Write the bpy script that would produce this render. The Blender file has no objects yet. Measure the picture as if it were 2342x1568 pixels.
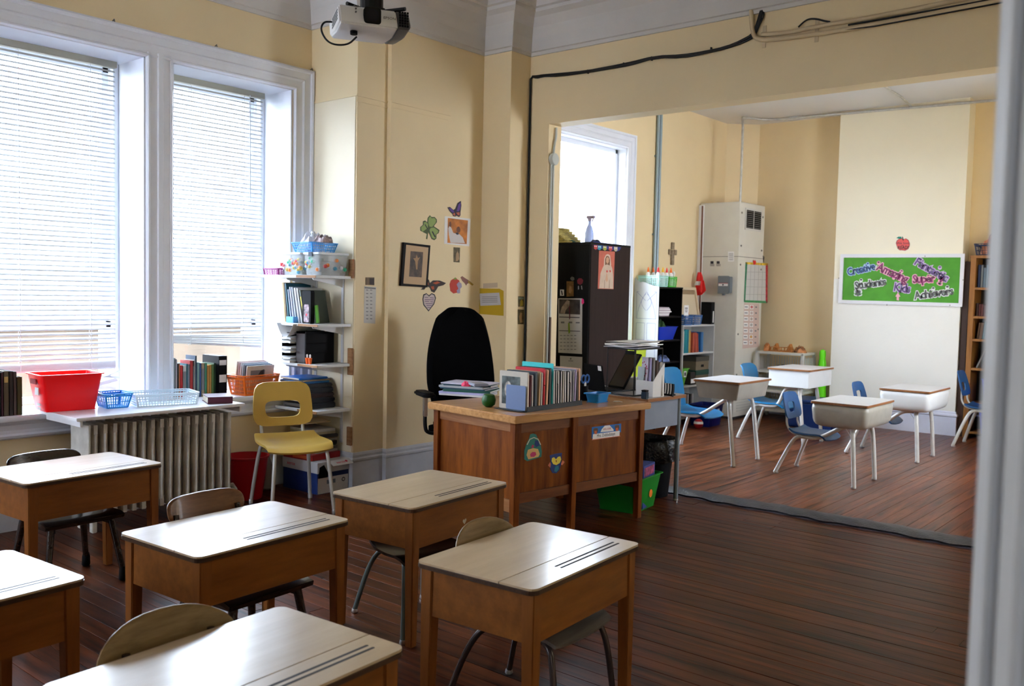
import bpy, bmesh, math, random
from mathutils import Matrix, Vector
random.seed(7)
SC = bpy.context.scene
COL = SC.collection
R_ = math.radians
# ---------------------------------------------------------------- camera
CX, CY, FPX = 1171.0, 784.0, 2085.6
YAW, PITCH, ROLL = R_(-39.894), R_(-3.167), R_(1.237)
EYE = Vector((0, 0, 1.5))
_f = Vector((math.sin(YAW)*math.cos(PITCH), math.cos(YAW)*math.cos(PITCH), math.sin(PITCH)))
_r = Vector((math.cos(YAW), -math.sin(YAW), 0))
_u = _r.cross(_f)
CR = _r*math.cos(ROLL) + _u*math.sin(ROLL)
CU = -_r*math.sin(ROLL) + _u*math.cos(ROLL)
cam_d = bpy.data.cameras.new('camera')
cam = bpy.data.objects.new('camera', cam_d)
COL.objects.link(cam)
cam.matrix_world = Matrix(((CR.x, CU.x, -_f.x, 0), (CR.y, CU.y, -_f.y, 0), (CR.z, CU.z, -_f.z, EYE.z), (0, 0, 0, 1)))
cam_d.sensor_width = 36.0
cam_d.lens = 36.0*FPX/2342.0
cam_d.clip_start = 0.05
cam_d.dof.use_dof = True
cam_d.dof.focus_distance = 4.6
cam_d.dof.aperture_fstop = 4.5
SC.camera = cam
# ---------------------------------------------------------------- world, light, exposure
W = bpy.data.worlds.new('overcast_sky'); SC.world = W; W.use_nodes = True
nt = W.node_tree; bg = nt.nodes['Background']
tc = nt.nodes.new('ShaderNodeTexCoord'); sep = nt.nodes.new('ShaderNodeSeparateXYZ'); rmp = nt.nodes.new('ShaderNodeValToRGB')
nt.links.new(tc.outputs['Generated'], sep.inputs[0]); nt.links.new(sep.outputs['Z'], rmp.inputs[0]); nt.links.new(rmp.outputs[0], bg.inputs[0])
rmp.color_ramp.elements[0].position = 0.0; rmp.color_ramp.elements[0].color = (0.80, 0.87, 1.0, 1)
rmp.color_ramp.elements[1].position = 0.7; rmp.color_ramp.elements[1].color = (0.66, 0.80, 1.0, 1)
bg.inputs['Strength'].default_value = 17.0
W.cycles.sampling_method = 'MANUAL'; W.cycles.sample_map_resolution = 256
VS = SC.view_settings
VS.view_transform = 'Standard'; VS.look = 'None'; VS.gamma = 1.0; VS.use_curve_mapping = False
VS.exposure = 0.85
SC.cycles.use_denoising = True
SC.cycles.max_bounces = 10; SC.cycles.diffuse_bounces = 6; SC.cycles.transparent_max_bounces = 16
SC.cycles.sample_clamp_indirect = 6.0
SC.cycles.caustics_reflective = False; SC.cycles.caustics_refractive = False

def area(name, loc, direction, sx, sy, power, color=(1, 1, 1), portal=False):
    l = bpy.data.lights.new(name, 'AREA'); l.shape = 'RECTANGLE'; l.size = sx; l.size_y = sy; l.energy = power; l.color = color
    o = bpy.data.objects.new(name, l); COL.objects.link(o)
    o.location = loc; o.rotation_euler = Vector(direction).to_track_quat('-Z', 'Y').to_euler()
    if portal: l.cycles.is_portal = True
    return o
area('corridor_fill', (1.0, -1.6, 2.0), (-0.35, 1, -0.2), 1.4, 1.6, 16, (0.90, 0.95, 1.0))  # fill light added out of view to brighten the door casing

# ---------------------------------------------------------------- pixel -> room helpers (used to set furniture on its own plane)
def ray(px, py): return _f*FPX + CR*(px-CX) - CU*(py-CY)
def onz(px, py, z=0.0):
    d = ray(px, py); return EYE + d*((z-EYE.z)/d.z)
def onx(px, py, x):
    d = ray(px, py); return EYE + d*(x/d.x)
def ony(px, py, y):
    d = ray(px, py); return EYE + d*(y/d.y)

# ---------------------------------------------------------------- materials
MATS = {}
def mat(name, col, rough=0.6, metal=0.0, noise=0.0, nscale=8.0, spec=0.35, bump=0.0, trans=0.0, alpha=1.0, rnd=0.0, emit=None, coat=0.0):
    if name in MATS: return MATS[name]
    m = bpy.data.materials.new(name); m.use_nodes = True; t = m.node_tree; b = t.nodes['Principled BSDF']
    b.inputs['Roughness'].default_value = rough; b.inputs['Metallic'].default_value = metal
    b.inputs['Specular IOR Level'].default_value = spec
    b.inputs['Coat Weight'].default_value = coat
    b.inputs['Coat Roughness'].default_value = 0.12
    c = (*col, 1)
    b.inputs['Base Color'].default_value = c
    if noise > 0 or bump > 0 or rnd > 0:
        co = t.nodes.new('ShaderNodeTexCoord'); n = t.nodes.new('ShaderNodeTexNoise'); n.inputs['Scale'].default_value = nscale; n.inputs['Detail'].default_value = 4
        t.links.new(co.outputs['Object'], n.inputs['Vector'])
        mr = t.nodes.new('ShaderNodeMapRange'); mr.inputs['From Min'].default_value = 0.3; mr.inputs['From Max'].default_value = 0.7
        mr.inputs['To Min'].default_value = 1-noise; mr.inputs['To Max'].default_value = 1+noise
        t.links.new(n.outputs['Fac'], mr.inputs['Value'])
        val = mr.outputs[0]
        if rnd > 0:
            oi = t.nodes.new('ShaderNodeObjectInfo'); m2 = t.nodes.new('ShaderNodeMapRange'); m2.inputs['To Min'].default_value = 1-rnd; m2.inputs['To Max'].default_value = 1+rnd
            t.links.new(oi.outputs['Random'], m2.inputs['Value'])
            mm = t.nodes.new('ShaderNodeMath'); mm.operation = 'MULTIPLY'; t.links.new(val, mm.inputs[0]); t.links.new(m2.outputs[0], mm.inputs[1]); val = mm.outputs[0]
        vm = t.nodes.new('ShaderNodeVectorMath'); vm.operation = 'SCALE'; vm.inputs[0].default_value = col
        t.links.new(val, vm.inputs['Scale']); t.links.new(vm.outputs[0], b.inputs['Base Color'])
        if bump > 0:
            n2 = t.nodes.new('ShaderNodeTexNoise'); n2.inputs['Scale'].default_value = nscale*3; n2.inputs['Detail'].default_value = 5
            t.links.new(co.outputs['Object'], n2.inputs['Vector'])
            bp = t.nodes.new('ShaderNodeBump'); bp.inputs['Strength'].default_value = bump; bp.inputs['Distance'].default_value = 0.01
            t.links.new(n2.outputs['Fac'], bp.inputs['Height']); t.links.new(bp.outputs[0], b.inputs['Normal'])
    if trans > 0:
        b.inputs['Transmission Weight'].default_value = trans
    if alpha < 1: b.inputs['Alpha'].default_value = alpha
    if emit: b.inputs['Emission Color'].default_value = (*emit[0], 1); b.inputs['Emission Strength'].default_value = emit[1]
    MATS[name] = m; return m

def wood(name, c0, c1, axis='x', scale=3.0, rough=0.35, rnd=0.0, coat=0.0, spec=0.28, bump=0.05, stretch=12.0):
    """streaky grain along one object axis"""
    if name in MATS: return MATS[name]
    m = bpy.data.materials.new(name); m.use_nodes = True; t = m.node_tree; b = t.nodes['Principled BSDF']
    b.inputs['Roughness'].default_value = rough; b.inputs['Specular IOR Level'].default_value = spec
    b.inputs['Coat Weight'].default_value = coat; b.inputs['Coat Roughness'].default_value = 0.10
    co = t.nodes.new('ShaderNodeTexCoord'); mp = t.nodes.new('ShaderNodeMapping')
    s = [scale*stretch]*3; s['xyz'.index(axis)] = scale
    mp.inputs['Scale'].default_value = s
    t.links.new(co.outputs['Object'], mp.inputs['Vector'])
    oi = t.nodes.new('ShaderNodeObjectInfo')
    cm = t.nodes.new('ShaderNodeCombineXYZ'); mu = t.nodes.new('ShaderNodeMath'); mu.operation = 'MULTIPLY'; mu.inputs[1].default_value = 40
    t.links.new(oi.outputs['Random'], mu.inputs[0]); t.links.new(mu.outputs[0], cm.inputs[0]); t.links.new(mu.outputs[0], cm.inputs[1])
    t.links.new(cm.outputs[0], mp.inputs['Location'])
    n = t.nodes.new('ShaderNodeTexNoise'); n.inputs['Scale'].default_value = 1.0; n.inputs['Detail'].default_value = 6; n.inputs['Roughness'].default_value = 0.62
    t.links.new(mp.outputs[0], n.inputs['Vector'])
    r = t.nodes.new('ShaderNodeValToRGB'); r.color_ramp.elements[0].position = 0.32; r.color_ramp.elements[1].position = 0.68
    r.color_ramp.elements[0].color = (*c0, 1); r.color_ramp.elements[1].color = (*c1, 1)
    t.links.new(n.outputs['Fac'], r.inputs[0])
    out = r.outputs[0]
    if rnd > 0:
        m2 = t.nodes.new('ShaderNodeMapRange'); m2.inputs['To Min'].default_value = 1-rnd; m2.inputs['To Max'].default_value = 1+rnd
        t.links.new(oi.outputs['Random'], m2.inputs['Value'])
        vm = t.nodes.new('ShaderNodeVectorMath'); vm.operation = 'SCALE'; t.links.new(out, vm.inputs[0]); t.links.new(m2.outputs[0], vm.inputs['Scale']); out = vm.outputs[0]
    t.links.new(out, b.inputs['Base Color'])
    bp = t.nodes.new('ShaderNodeBump'); bp.inputs['Strength'].default_value = bump; bp.inputs['Distance'].default_value = 0.004
    t.links.new(n.outputs['Fac'], bp.inputs['Height']); t.links.new(bp.outputs[0], b.inputs['Normal'])
    MATS[name] = m; return m

def c(name, r, g, b, rough=0.55, **k):
    return mat(name, (r, g, b), rough, **k)

# ---------------------------------------------------------------- mesh helpers
class MB:
    def __init__(s): s.v = []; s.f = []
    def add(s, vs, fs):
        o = len(s.v); s.v += [Vector(v) for v in vs]; s.f += [tuple(i+o for i in f) for f in fs]; return s
    def box(s, x0, x1, y0, y1, z0, z1, M=None):
        vs = [Vector(p) for p in ((x0,y0,z0),(x1,y0,z0),(x1,y1,z0),(x0,y1,z0),(x0,y0,z1),(x1,y0,z1),(x1,y1,z1),(x0,y1,z1))]
        if M: vs = [M @ v for v in vs]
        return s.add(vs, [(0,3,2,1),(4,5,6,7),(0,1,5,4),(1,2,6,5),(2,3,7,6),(3,0,4,7)])
    def cbox(s, c, sx, sy, sz, M=None):
        x, y, z = c; return s.box(x-sx/2, x+sx/2, y-sy/2, y+sy/2, z-sz/2, z+sz/2, M)
    def frus(s, c0, w0, d0, c1, w1, d1):
        """frustum between rectangle at c0 (w along x, d along y) and at c1"""
        a = [(c0[0]+i*w0/2, c0[1]+j*d0/2, c0[2]) for i, j in ((-1,-1),(1,-1),(1,1),(-1,1))]
        b = [(c1[0]+i*w1/2, c1[1]+j*d1/2, c1[2]) for i, j in ((-1,-1),(1,-1),(1,1),(-1,1))]
        return s.add(a+b, [(0,3,2,1),(4,5,6,7),(0,1,5,4),(1,2,6,5),(2,3,7,6),(3,0,4,7)])
    def rings(s, rs, cap=True, closed=False):
        n = len(rs[0]); vs = [v for r in rs for v in r]; fs = []
        k = len(rs)
        for i in range(k if closed else k-1):
            for j in range(n):
                a = i*n+j; b = i*n+(j+1) % n; c_ = ((i+1) % k)*n+(j+1) % n; d = ((i+1) % k)*n+j
                fs.append((a, b, c_, d))
        if cap and not closed:
            fs.append(tuple(reversed(range(n)))); fs.append(tuple((k-1)*n+j for j in range(n)))
        return s.add(vs, fs)
    def tube(s, pts, r, n=10, cap=True, smoothpath=0):
        P = [Vector(p) for p in pts]
        if smoothpath: P = smooth(P, smoothpath)
        rr = r if isinstance(r, (list, tuple)) else [r]*len(P)
        if len(rr) != len(P): rr = [rr[0]+(rr[-1]-rr[0])*i/(len(P)-1) for i in range(len(P))]
        T = [(P[min(i+1, len(P)-1)]-P[max(i-1, 0)]).normalized() for i in range(len(P))]
        a = Vector((0, 0, 1)) if abs(T[0].z) < 0.9 else Vector((1, 0, 0))
        nrm = (a-T[0]*a.dot(T[0])).normalized(); rs = []
        for i, p in enumerate(P):
            nrm = (nrm-T[i]*nrm.dot(T[i]))
            nrm = nrm.normalized() if nrm.length > 1e-6 else T[i].orthogonal().normalized()
            bn = T[i].cross(nrm)
            rs.append([p+(nrm*math.cos(2*math.pi*j/n)+bn*math.sin(2*math.pi*j/n))*rr[i] for j in range(n)])
        return s.rings(rs, cap)
    def lathe(s, prof, n=20, c=(0, 0, 0), cap=True):
        cx, cy, cz = c
        return s.rings([[Vector((cx+r*math.cos(2*math.pi*j/n), cy+r*math.sin(2*math.pi*j/n), cz+z)) for j in range(n)] for r, z in prof], cap)
    def prism(s, poly, z0, z1, M=None):
        n = len(poly); vs = [Vector((p[0], p[1], z0)) for p in poly]+[Vector((p[0], p[1], z1)) for p in poly]
        if M: vs = [M @ v for v in vs]
        return s.add(vs, [tuple(reversed(range(n))), tuple(range(n, 2*n))]+[(i, (i+1) % n, n+(i+1) % n, n+i) for i in range(n)])
    def grid(s, fn, nu, nv, th=0.0, M=None):
        """fn(u,v)->point; closed slab of thickness th along -normal (approx by finite differences)"""
        top = [[Vector(fn(i/(nu-1), j/(nv-1))) for j in range(nv)] for i in range(nu)]
        def N(i, j):
            a = top[min(i+1, nu-1)][j]-top[max(i-1, 0)][j]; b = top[i][min(j+1, nv-1)]-top[i][max(j-1, 0)]
            return a.cross(b).normalized()
        vs = [top[i][j] for i in range(nu) for j in range(nv)]+[top[i][j]-N(i, j)*th for i in range(nu) for j in range(nv)]
        if M: vs = [M @ v for v in vs]
        o = nu*nv; fs = []
        for i in range(nu-1):
            for j in range(nv-1):
                a = i*nv+j; q = (a, a+nv, a+nv+1, a+1); fs.append(q); fs.append(tuple(o+k for k in reversed(q)))
        for i in range(nu-1):
            a = i*nv; fs.append((a, o+a, o+a+nv, a+nv)); b = i*nv+nv-1; fs.append((b, b+nv, o+b+nv, o+b))
        for j in range(nv-1):
            fs.append((j, j+1, o+j+1, o+j)); b = (nu-1)*nv+j; fs.append((b, o+b, o+b+1, b+1))
        return s.add(vs, fs)
    def build(s, name, m, parent=None, bevel=0.0, smooth_=False, world=False, loc=None, seg=2):
        me = bpy.data.meshes.new(name)
        vs = s.v
        if world and parent is not None:
            inv = wm(parent).inverted(); vs = [inv @ v for v in vs]
        elif loc is not None and parent is None:
            L = Vector(loc); vs = [v-L for v in vs]
        me.from_pydata([tuple(v) for v in vs], [], s.f)
        bm = bmesh.new(); bm.from_mesh(me)
        bmesh.ops.recalc_face_normals(bm, faces=bm.faces)
        if bevel > 0:
            es = [e for e in bm.edges if len(e.link_faces) == 2 and e.calc_face_angle(0) > 0.6]
            bmesh.ops.bevel(bm, geom=es, offset=bevel, segments=seg, affect='EDGES', clamp_overlap=True)
        if smooth_:
            for f in bm.faces: f.smooth = True
            for e in bm.edges:
                if len(e.link_faces) == 2 and e.calc_face_angle(0) > 0.9: e.smooth = False
        bm.to_mesh(me); bm.free()
        if m: me.materials.append(m)
        o = bpy.data.objects.new(name, me); COL.objects.link(o)
        if parent is not None: o.parent = parent
        elif loc is not None: o.location = loc
        return o

WM = {}
def wm(o):
    return WM[o.name] if o.name in WM else (wm(o.parent) if o.parent else Matrix.Translation(o.location) if o.location.length else Matrix.Identity(4))
def smooth(P, k=2):
    P = [Vector(p) for p in P]
    for _ in range(k):
        Q = [P[0]]
        for i in range(len(P)-1):
            Q += [P[i]*0.75+P[i+1]*0.25, P[i]*0.25+P[i+1]*0.75]
        Q.append(P[-1]); P = Q
    return P
def tag(o, label=None, cat=None, group=None, kind=None):
    if label: o['label'] = label
    if cat: o['category'] = cat
    if group: o['group'] = group
    if kind: o['kind'] = kind
    return o
def thing(name, label, cat, loc=(0, 0, 0), rz=0.0, group=None, M=None):
    o = bpy.data.objects.new(name, None); COL.objects.link(o); o.empty_display_size = 0.05
    Mx = M if M is not None else Matrix.Translation(Vector(loc)) @ Matrix.Rotation(rz, 4, 'Z')
    o.matrix_world = Mx
    o.location, o.rotation_euler = Mx.to_translation(), Mx.to_euler()
    WM[o.name] = Mx.copy()
    return tag(o, label, cat, group)
def kids(o): return [x for x in list(bpy.data.objects) if x.parent == o]
def dup(root, label, loc=None, rz=None, group=None, mats=None):
    def cp(o, par):
        c_ = o.copy(); COL.objects.link(c_); c_.parent = par
        if mats and o.type == 'MESH' and o.data.materials and o.data.materials[0] and o.data.materials[0].name in mats:
            c_.data = o.data.copy(); c_.data.materials[0] = mats[o.data.materials[0].name]
        for ch in kids(o): cp(ch, c_)
        return c_
    r = cp(root, None)
    if loc is not None: r.location = loc
    if rz is not None: r.rotation_euler = (0, 0, rz)
    r['label'] = label
    if group: r['group'] = group
    WM[r.name] = Matrix.Translation(r.location) @ Matrix.Rotation(r.rotation_euler.z, 4, 'Z')
    return r
def bxo(name, m, x0, x1, y0, y1, z0, z1, parent=None, bevel=0.0, kind=None, world=False, loc=None):
    o = MB().box(x0, x1, y0, y1, z0, z1).build(name, m, parent, bevel, world=world, loc=loc)
    if kind: o['kind'] = kind
    return o
def shell(xf, hw, z0, z1, th, py=2.5, pz=2.4, n=36):
    """rounded plate: superellipse outline in y,z, bent by xf(y, z); thickness th"""
    zc = (z0+z1)/2; hz = (z1-z0)/2; out = []
    for k in range(n):
        a = 2*math.pi*k/n; ca, sa = math.cos(a), math.sin(a)
        out.append((hw*math.copysign(abs(ca)**(2/py), ca), hz*math.copysign(abs(sa)**(2/pz), sa)))
    rs = []
    for side in (1, -1):
        fs = (0.04, 0.35, 0.65, 0.88, 0.97, 1.0)
        for f in (fs if side == 1 else fs[::-1]):
            off = side*th/2*(1.0 if f < 0.99 else 0.35)
            rs.append([Vector((xf(y*f, zc+z*f)+off, y*f, zc+z*f)) for y, z in out])
    return MB().rings(rs, True)
# flat frames: local x right, y up, z towards the viewer
def face_x(p):  # on a wall facing +x
    return Matrix(((0, 0, 1, p[0]), (1, 0, 0, p[1]), (0, 1, 0, p[2]), (0, 0, 0, 1)))
def face_y(p):  # on a wall facing -y
    return Matrix(((1, 0, 0, p[0]), (0, 0, -1, p[1]), (0, 1, 0, p[2]), (0, 0, 0, 1)))
def rot2(M, deg): return M @ Matrix.Rotation(R_(deg), 4, 'Z')
def text_mb(txt, size, depth, offset=0.0, align='CENTER', sx=1.0):
    cu = bpy.data.curves.new('lettering', 'FONT'); cu.body = txt; cu.size = size; cu.extrude = depth; cu.offset = offset; cu.align_x = align; cu.align_y = 'CENTER'; cu.resolution_u = 2
    o = bpy.data.objects.new('lettering', cu); COL.objects.link(o)
    dg = bpy.context.evaluated_depsgraph_get(); me = o.evaluated_get(dg).to_mesh()
    mb = MB(); mb.add([(v.co.x*sx, v.co.y, v.co.z) for v in me.vertices], [tuple(p.vertices) for p in me.polygons])
    o.evaluated_get(dg).to_mesh_clear(); bpy.data.objects.remove(o); bpy.data.curves.remove(cu)
    return mb
def put_text(txt, size, m, parent, xy=(0, 0), z=0.0, depth=0.0006, offset=0.0, deg=0, name='lettering', align='CENTER', sx=1.0):
    mb = text_mb(txt, size, depth, offset, align, sx)
    M = Matrix.Translation((xy[0], xy[1], z)) @ Matrix.Rotation(R_(deg), 4, 'Z')
    mb.v = [M @ v for v in mb.v]
    return mb.build(name, m, parent)
def polys(name, m, parent, ps, z0, z1):
    mb = MB()
    for p in ps: mb.prism(p, z0, z1)
    return mb.build(name, m, parent)
def rect(x0, y0, x1, y1): return [(x0, y0), (x1, y0), (x1, y1), (x0, y1)]
def ell(cx, cy, rx, ry, n=20, a0=0, a1=360): 
    return [(cx+rx*math.cos(R_(a0+(a1-a0)*i/(n if a1-a0 == 360 else n-1))), cy+ry*math.sin(R_(a0+(a1-a0)*i/(n if a1-a0 == 360 else n-1)))) for i in range(n)]
def text_lines(x0, y0, x1, y1, rows, h=None, words=3):
    """rows of small dashes standing for unreadably small print"""
    out = []; H = (y1-y0)/rows; h = h or H*0.35
    for r in range(rows):
        yy = y1-(r+0.5)*H; x = x0
        while x < x1:
            w = random.uniform(0.5, 1.0)*(x1-x0)/words; e = min(x+w, x1)
            if e-x > 0.002: out.append(rect(x, yy-h/2, e, yy+h/2))
            x = e+(x1-x0)*0.05
    return out
ORD = ['first','second','third','fourth','fifth','sixth','seventh','eighth','ninth','tenth','eleventh','twelfth','thirteenth','fourteenth','fifteenth','sixteenth','seventeenth','eighteenth','nineteenth','twentieth','twenty-first','twenty-second']

# common materials
WALL = mat('yellow_cream_wall_paint', (0.78, 0.635, 0.39), 0.55, noise=0.035, nscale=1.6, bump=0.12)
WALLP = mat('pale_cream_wall_paint', (0.82, 0.73, 0.54), 0.5, noise=0.03, nscale=2.0, bump=0.12)
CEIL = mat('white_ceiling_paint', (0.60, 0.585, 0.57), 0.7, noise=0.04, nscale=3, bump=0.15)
TRIM = mat('white_gloss_trim_paint', (0.66, 0.69, 0.78), 0.32, noise=0.03, nscale=5, bump=0.03)
TRIMW = mat('white_window_trim_paint', (0.78, 0.81, 0.88), 0.35, noise=0.03, nscale=5, bump=0.03)
WHITE = mat('white_paint', (0.80, 0.80, 0.80), 0.5)
PAPER = mat('white_paper', (0.80, 0.79, 0.78), 0.8)
PAGES = mat('cream_book_pages', (0.70, 0.62, 0.47), 0.85, noise=0.1, nscale=60)
INK = mat('dark_ink', (0.03, 0.03, 0.04), 0.7)
BLACK = mat('black_plastic', (0.004, 0.004, 0.005), 0.6, spec=0.10)
BLACKM = mat('black_metal', (0.007, 0.007, 0.008), 0.4, spec=0.25)
CHROME = mat('worn_chrome', (0.55, 0.56, 0.57), 0.28, metal=0.9)
GREYM = mat('grey_enamel_tube', (0.50, 0.49, 0.46), 0.35, metal=0.25, noise=0.06, nscale=10)
SCREW = mat('screw_steel', (0.25, 0.24, 0.22), 0.4, metal=0.8)

# ================================================================ SETTING
XW, XF = -5.79, -5.60            # window wall of the classroom, left wall of the far room
YB0, YB1 = 6.04, 6.21            # beam / partition wall
ZC, ZCF = 3.92, 3.75
XR = -0.20                        # wall on the right with the doorway the camera stands in
YFAR, YP = 11.25, 11.0
XOUT = 1.9
FLOORBASE = mat('dark_floor_joint', (0.012, 0.007, 0.005), 0.6)
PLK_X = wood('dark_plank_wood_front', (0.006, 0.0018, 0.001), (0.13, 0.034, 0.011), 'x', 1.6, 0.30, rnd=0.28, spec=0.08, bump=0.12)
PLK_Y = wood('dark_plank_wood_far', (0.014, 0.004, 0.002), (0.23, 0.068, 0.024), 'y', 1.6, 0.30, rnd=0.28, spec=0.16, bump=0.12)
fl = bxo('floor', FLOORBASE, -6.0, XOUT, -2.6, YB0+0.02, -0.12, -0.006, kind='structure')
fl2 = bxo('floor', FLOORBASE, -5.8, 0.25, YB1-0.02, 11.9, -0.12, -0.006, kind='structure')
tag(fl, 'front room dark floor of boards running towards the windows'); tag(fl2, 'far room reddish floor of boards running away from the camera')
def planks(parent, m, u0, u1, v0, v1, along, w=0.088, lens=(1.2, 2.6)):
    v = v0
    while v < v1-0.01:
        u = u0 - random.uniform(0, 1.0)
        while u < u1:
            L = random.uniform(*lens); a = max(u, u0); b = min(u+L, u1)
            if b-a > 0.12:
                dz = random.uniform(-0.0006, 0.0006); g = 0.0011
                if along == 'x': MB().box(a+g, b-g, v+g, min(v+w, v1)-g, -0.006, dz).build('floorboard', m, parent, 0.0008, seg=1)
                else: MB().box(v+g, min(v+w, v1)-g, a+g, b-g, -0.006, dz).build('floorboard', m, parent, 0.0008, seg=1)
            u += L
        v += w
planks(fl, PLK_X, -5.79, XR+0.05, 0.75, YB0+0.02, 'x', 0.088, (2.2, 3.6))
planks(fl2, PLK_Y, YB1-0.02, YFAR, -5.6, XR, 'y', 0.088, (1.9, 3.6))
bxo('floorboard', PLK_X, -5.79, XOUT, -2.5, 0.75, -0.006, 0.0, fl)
# threshold strip of patched dark filler between the two floors
THR = mat('grey_black_floor_filler', (0.020, 0.021, 0.028), 0.38, noise=0.45, nscale=22, bump=0.5)
m = MB()
def thr(u, v):
    x = -5.0+u*(XR+5.0+0.1); y = YB0-0.015+v*0.225
    return (x, y + (0.012*math.sin(x*9)+0.008*math.sin(x*23))*(1 if v < .5 else .4), 0.003+0.010*math.sin(math.pi*v)+0.002*math.sin(x*31+v*9))
m.grid(lambda v, u: thr(u, v), 7, 160, 0.012)
o = m.build('trim_1', THR, smooth_=True); tag(o, 'uneven black filler strip in the floor under the beam', kind='structure')

# ---- window wall (front room)
WINS = [(0.95, 1.93), (2.12, 3.10), (3.29, 4.27)]  # the first window is unseen, added for extra daylight
Z0, Z1 = 0.70, 3.0
REV = -6.25
wl = thing('wall_left', 'yellow window wall with the large blinds', None); wl['kind'] = 'structure'
m = MB()
m.box(-6.45, XW, -2.6, WINS[0][0], 0, 4.2).box(-6.45, XW, WINS[-1][1], 4.47, 0, 4.2)
m.box(-6.45, XW, WINS[0][0], WINS[-1][1], 0, Z0-0.04).box(-6.45, XW, WINS[0][0], WINS[-1][1], Z1, 4.2)
for a, b in zip(WINS[:-1], WINS[1:]): m.box(-6.45, XW, a[1], b[0], Z0-0.04, Z1)
m.build('wall_surface', WALL, wl)
# white linings of the recesses
BLIND = None
for i, (a, b) in enumerate(WINS):
    w = thing('window_%d' % (i+1), ['leftmost front window, added unseen outside the picture', 'front window on the left with lowered blind', 'front window on the right beside the shelves'][i], None, (REV, (a+b)/2, Z0))
    w['kind'] = 'structure'
    def B(name, x0, x1, y0, y1, z0, z1, mm=TRIMW, bev=0.003): return bxo(name, mm, x0, x1, y0, y1, z0, z1, w, bev, world=True)
    m = MB(); m.box(-6.30, XW+0.004, a-0.001, a+0.012, Z0, Z1).box(-6.30, XW+0.004, b-0.012, b+0.001, Z0, Z1).box(-6.30, XW+0.004, a, b, Z1-0.012, Z1+0.001)
    m.build('window_lining', TRIMW, w, world=True)
    m = MB(); m.box(-6.17, -6.12, a+0.012, a+0.05, Z0, Z1-0.012).box(-6.17, -6.12, b-0.05, b-0.012, Z0, Z1-0.012)
    m.build('window_stop', TRIMW, w, 0.004, world=True)
    # two sashes
    for (xs, z0, z1) in ((-6.21, Z0+0.005, 1.24), (-6.25, 1.20, Z1-0.012)):
        m = MB(); f = 0.045
        m.box(xs-0.035, xs, a+0.02, a+0.02+f, z0, z1).box(xs-0.035, xs, b-0.02-f, b-0.02, z0, z1)
        m.box(xs-0.035, xs, a+0.02, b-0.02, z0, z0+f).box(xs-0.035, xs, a+0.02, b-0.02, z1-f, z1)
        m.build('window_sash', TRIMW, w, 0.004, world=True)
        if 'glass' not in MATS:
            g = bpy.data.materials.new('glass'); g.use_nodes = True; t = g.node_tree; t.nodes.clear()
            out = t.nodes.new('ShaderNodeOutputMaterial'); tr = t.nodes.new('ShaderNodeBsdfTransparent'); gl = t.nodes.new('ShaderNodeBsdfGlossy'); fr = t.nodes.new('ShaderNodeFresnel'); mx = t.nodes.new('ShaderNodeMixShader')
            tr.inputs[0].default_value = (0.94, 0.96, 0.97, 1); gl.inputs['Roughness'].default_value = 0.03; fr.inputs[0].default_value = 1.45
            ge = t.nodes.new('ShaderNodeNewGeometry'); ml = t.nodes.new('ShaderNodeMath'); ml.operation = 'MULTIPLY_ADD'; ml.inputs[1].default_value = -1; ml.inputs[2].default_value = 1; m2 = t.nodes.new('ShaderNodeMath'); m2.operation = 'MULTIPLY'
            t.links.new(ge.outputs['Backfacing'], ml.inputs[0]); t.links.new(ml.outputs[0], m2.inputs[0]); t.links.new(fr.outputs[0], m2.inputs[1]); t.links.new(m2.outputs[0], mx.inputs[0]); t.links.new(tr.outputs[0], mx.inputs[1]); t.links.new(gl.outputs[0], mx.inputs[2]); t.links.new(mx.outputs[0], out.inputs[0]); MATS['glass'] = g
        bxo('window_pane', MATS['glass'], xs-0.020, xs-0.016, a+0.02+f, b-0.02-f, z0+f, z1-f, w, world=True)
# exterior: ground and a neighbouring building low outside
GRD = mat('outside_pavement', (0.16, 0.15, 0.13), 0.9, noise=0.2, nscale=0.5)
o = bxo('ground', GRD, -60, -6.46, -40, 60, -1.3, -1.2); tag(o, 'pavement outside below the windows', kind='structure')
BRK = mat('outside_brick_wall', (0.085, 0.060, 0.040), 0.9, noise=0.25, nscale=1.5)
t_ = thing('neighbouring_building', 'low tan brick house outside behind the blinds', 'building', (-16, 4, -1.2))
bxo('wall', BRK, -18, -15.9, -8, 16, -1.2, 0.75, t_, world=True)
bxo('roof', mat('grey_roof', (0.08, 0.08, 0.08), 0.8), -18.2, -15.7, -8.2, 16.2, 0.75, 0.9, t_, world=True)
# sill board + apron + casing profile
YS0, YS1 = 0.78, 4.448
def prof_run(name, prof, path, m, kind='structure', closed_ends=True):
    """sweep a 2D profile (out, up) along a plan path; out = to the right of travel; mitred"""
    P = [Vector((p[0], p[1])) for p in path]; rs = []
    for i, p in enumerate(P):
        d0 = (P[i]-P[i-1]).normalized() if i > 0 else None; d1 = (P[i+1]-P[i]).normalized() if i < len(P)-1 else None
        d0 = d0 or d1; d1 = d1 or d0
        n0 = Vector((d0.y, -d0.x)); n1 = Vector((d1.y, -d1.x)); mm = n0+n1
        mm = mm/mm.dot(n0) if mm.length > 1e-4 else n0
        rs.append([Vector((p.x+mm.x*a, p.y+mm.y*a, b)) for a, b in prof])
    o = MB().rings(rs, True).build(name, m); o['kind'] = kind; return o
wall_path = [(XW, -2.5), (XW, 4.45), (-5.25, 4.45), (-5.25, 4.745), (-5.21, 4.745), (-5.21, 5.79), (-4.91, 5.79), (-4.91, YB0), (XR, YB0)]
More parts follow.
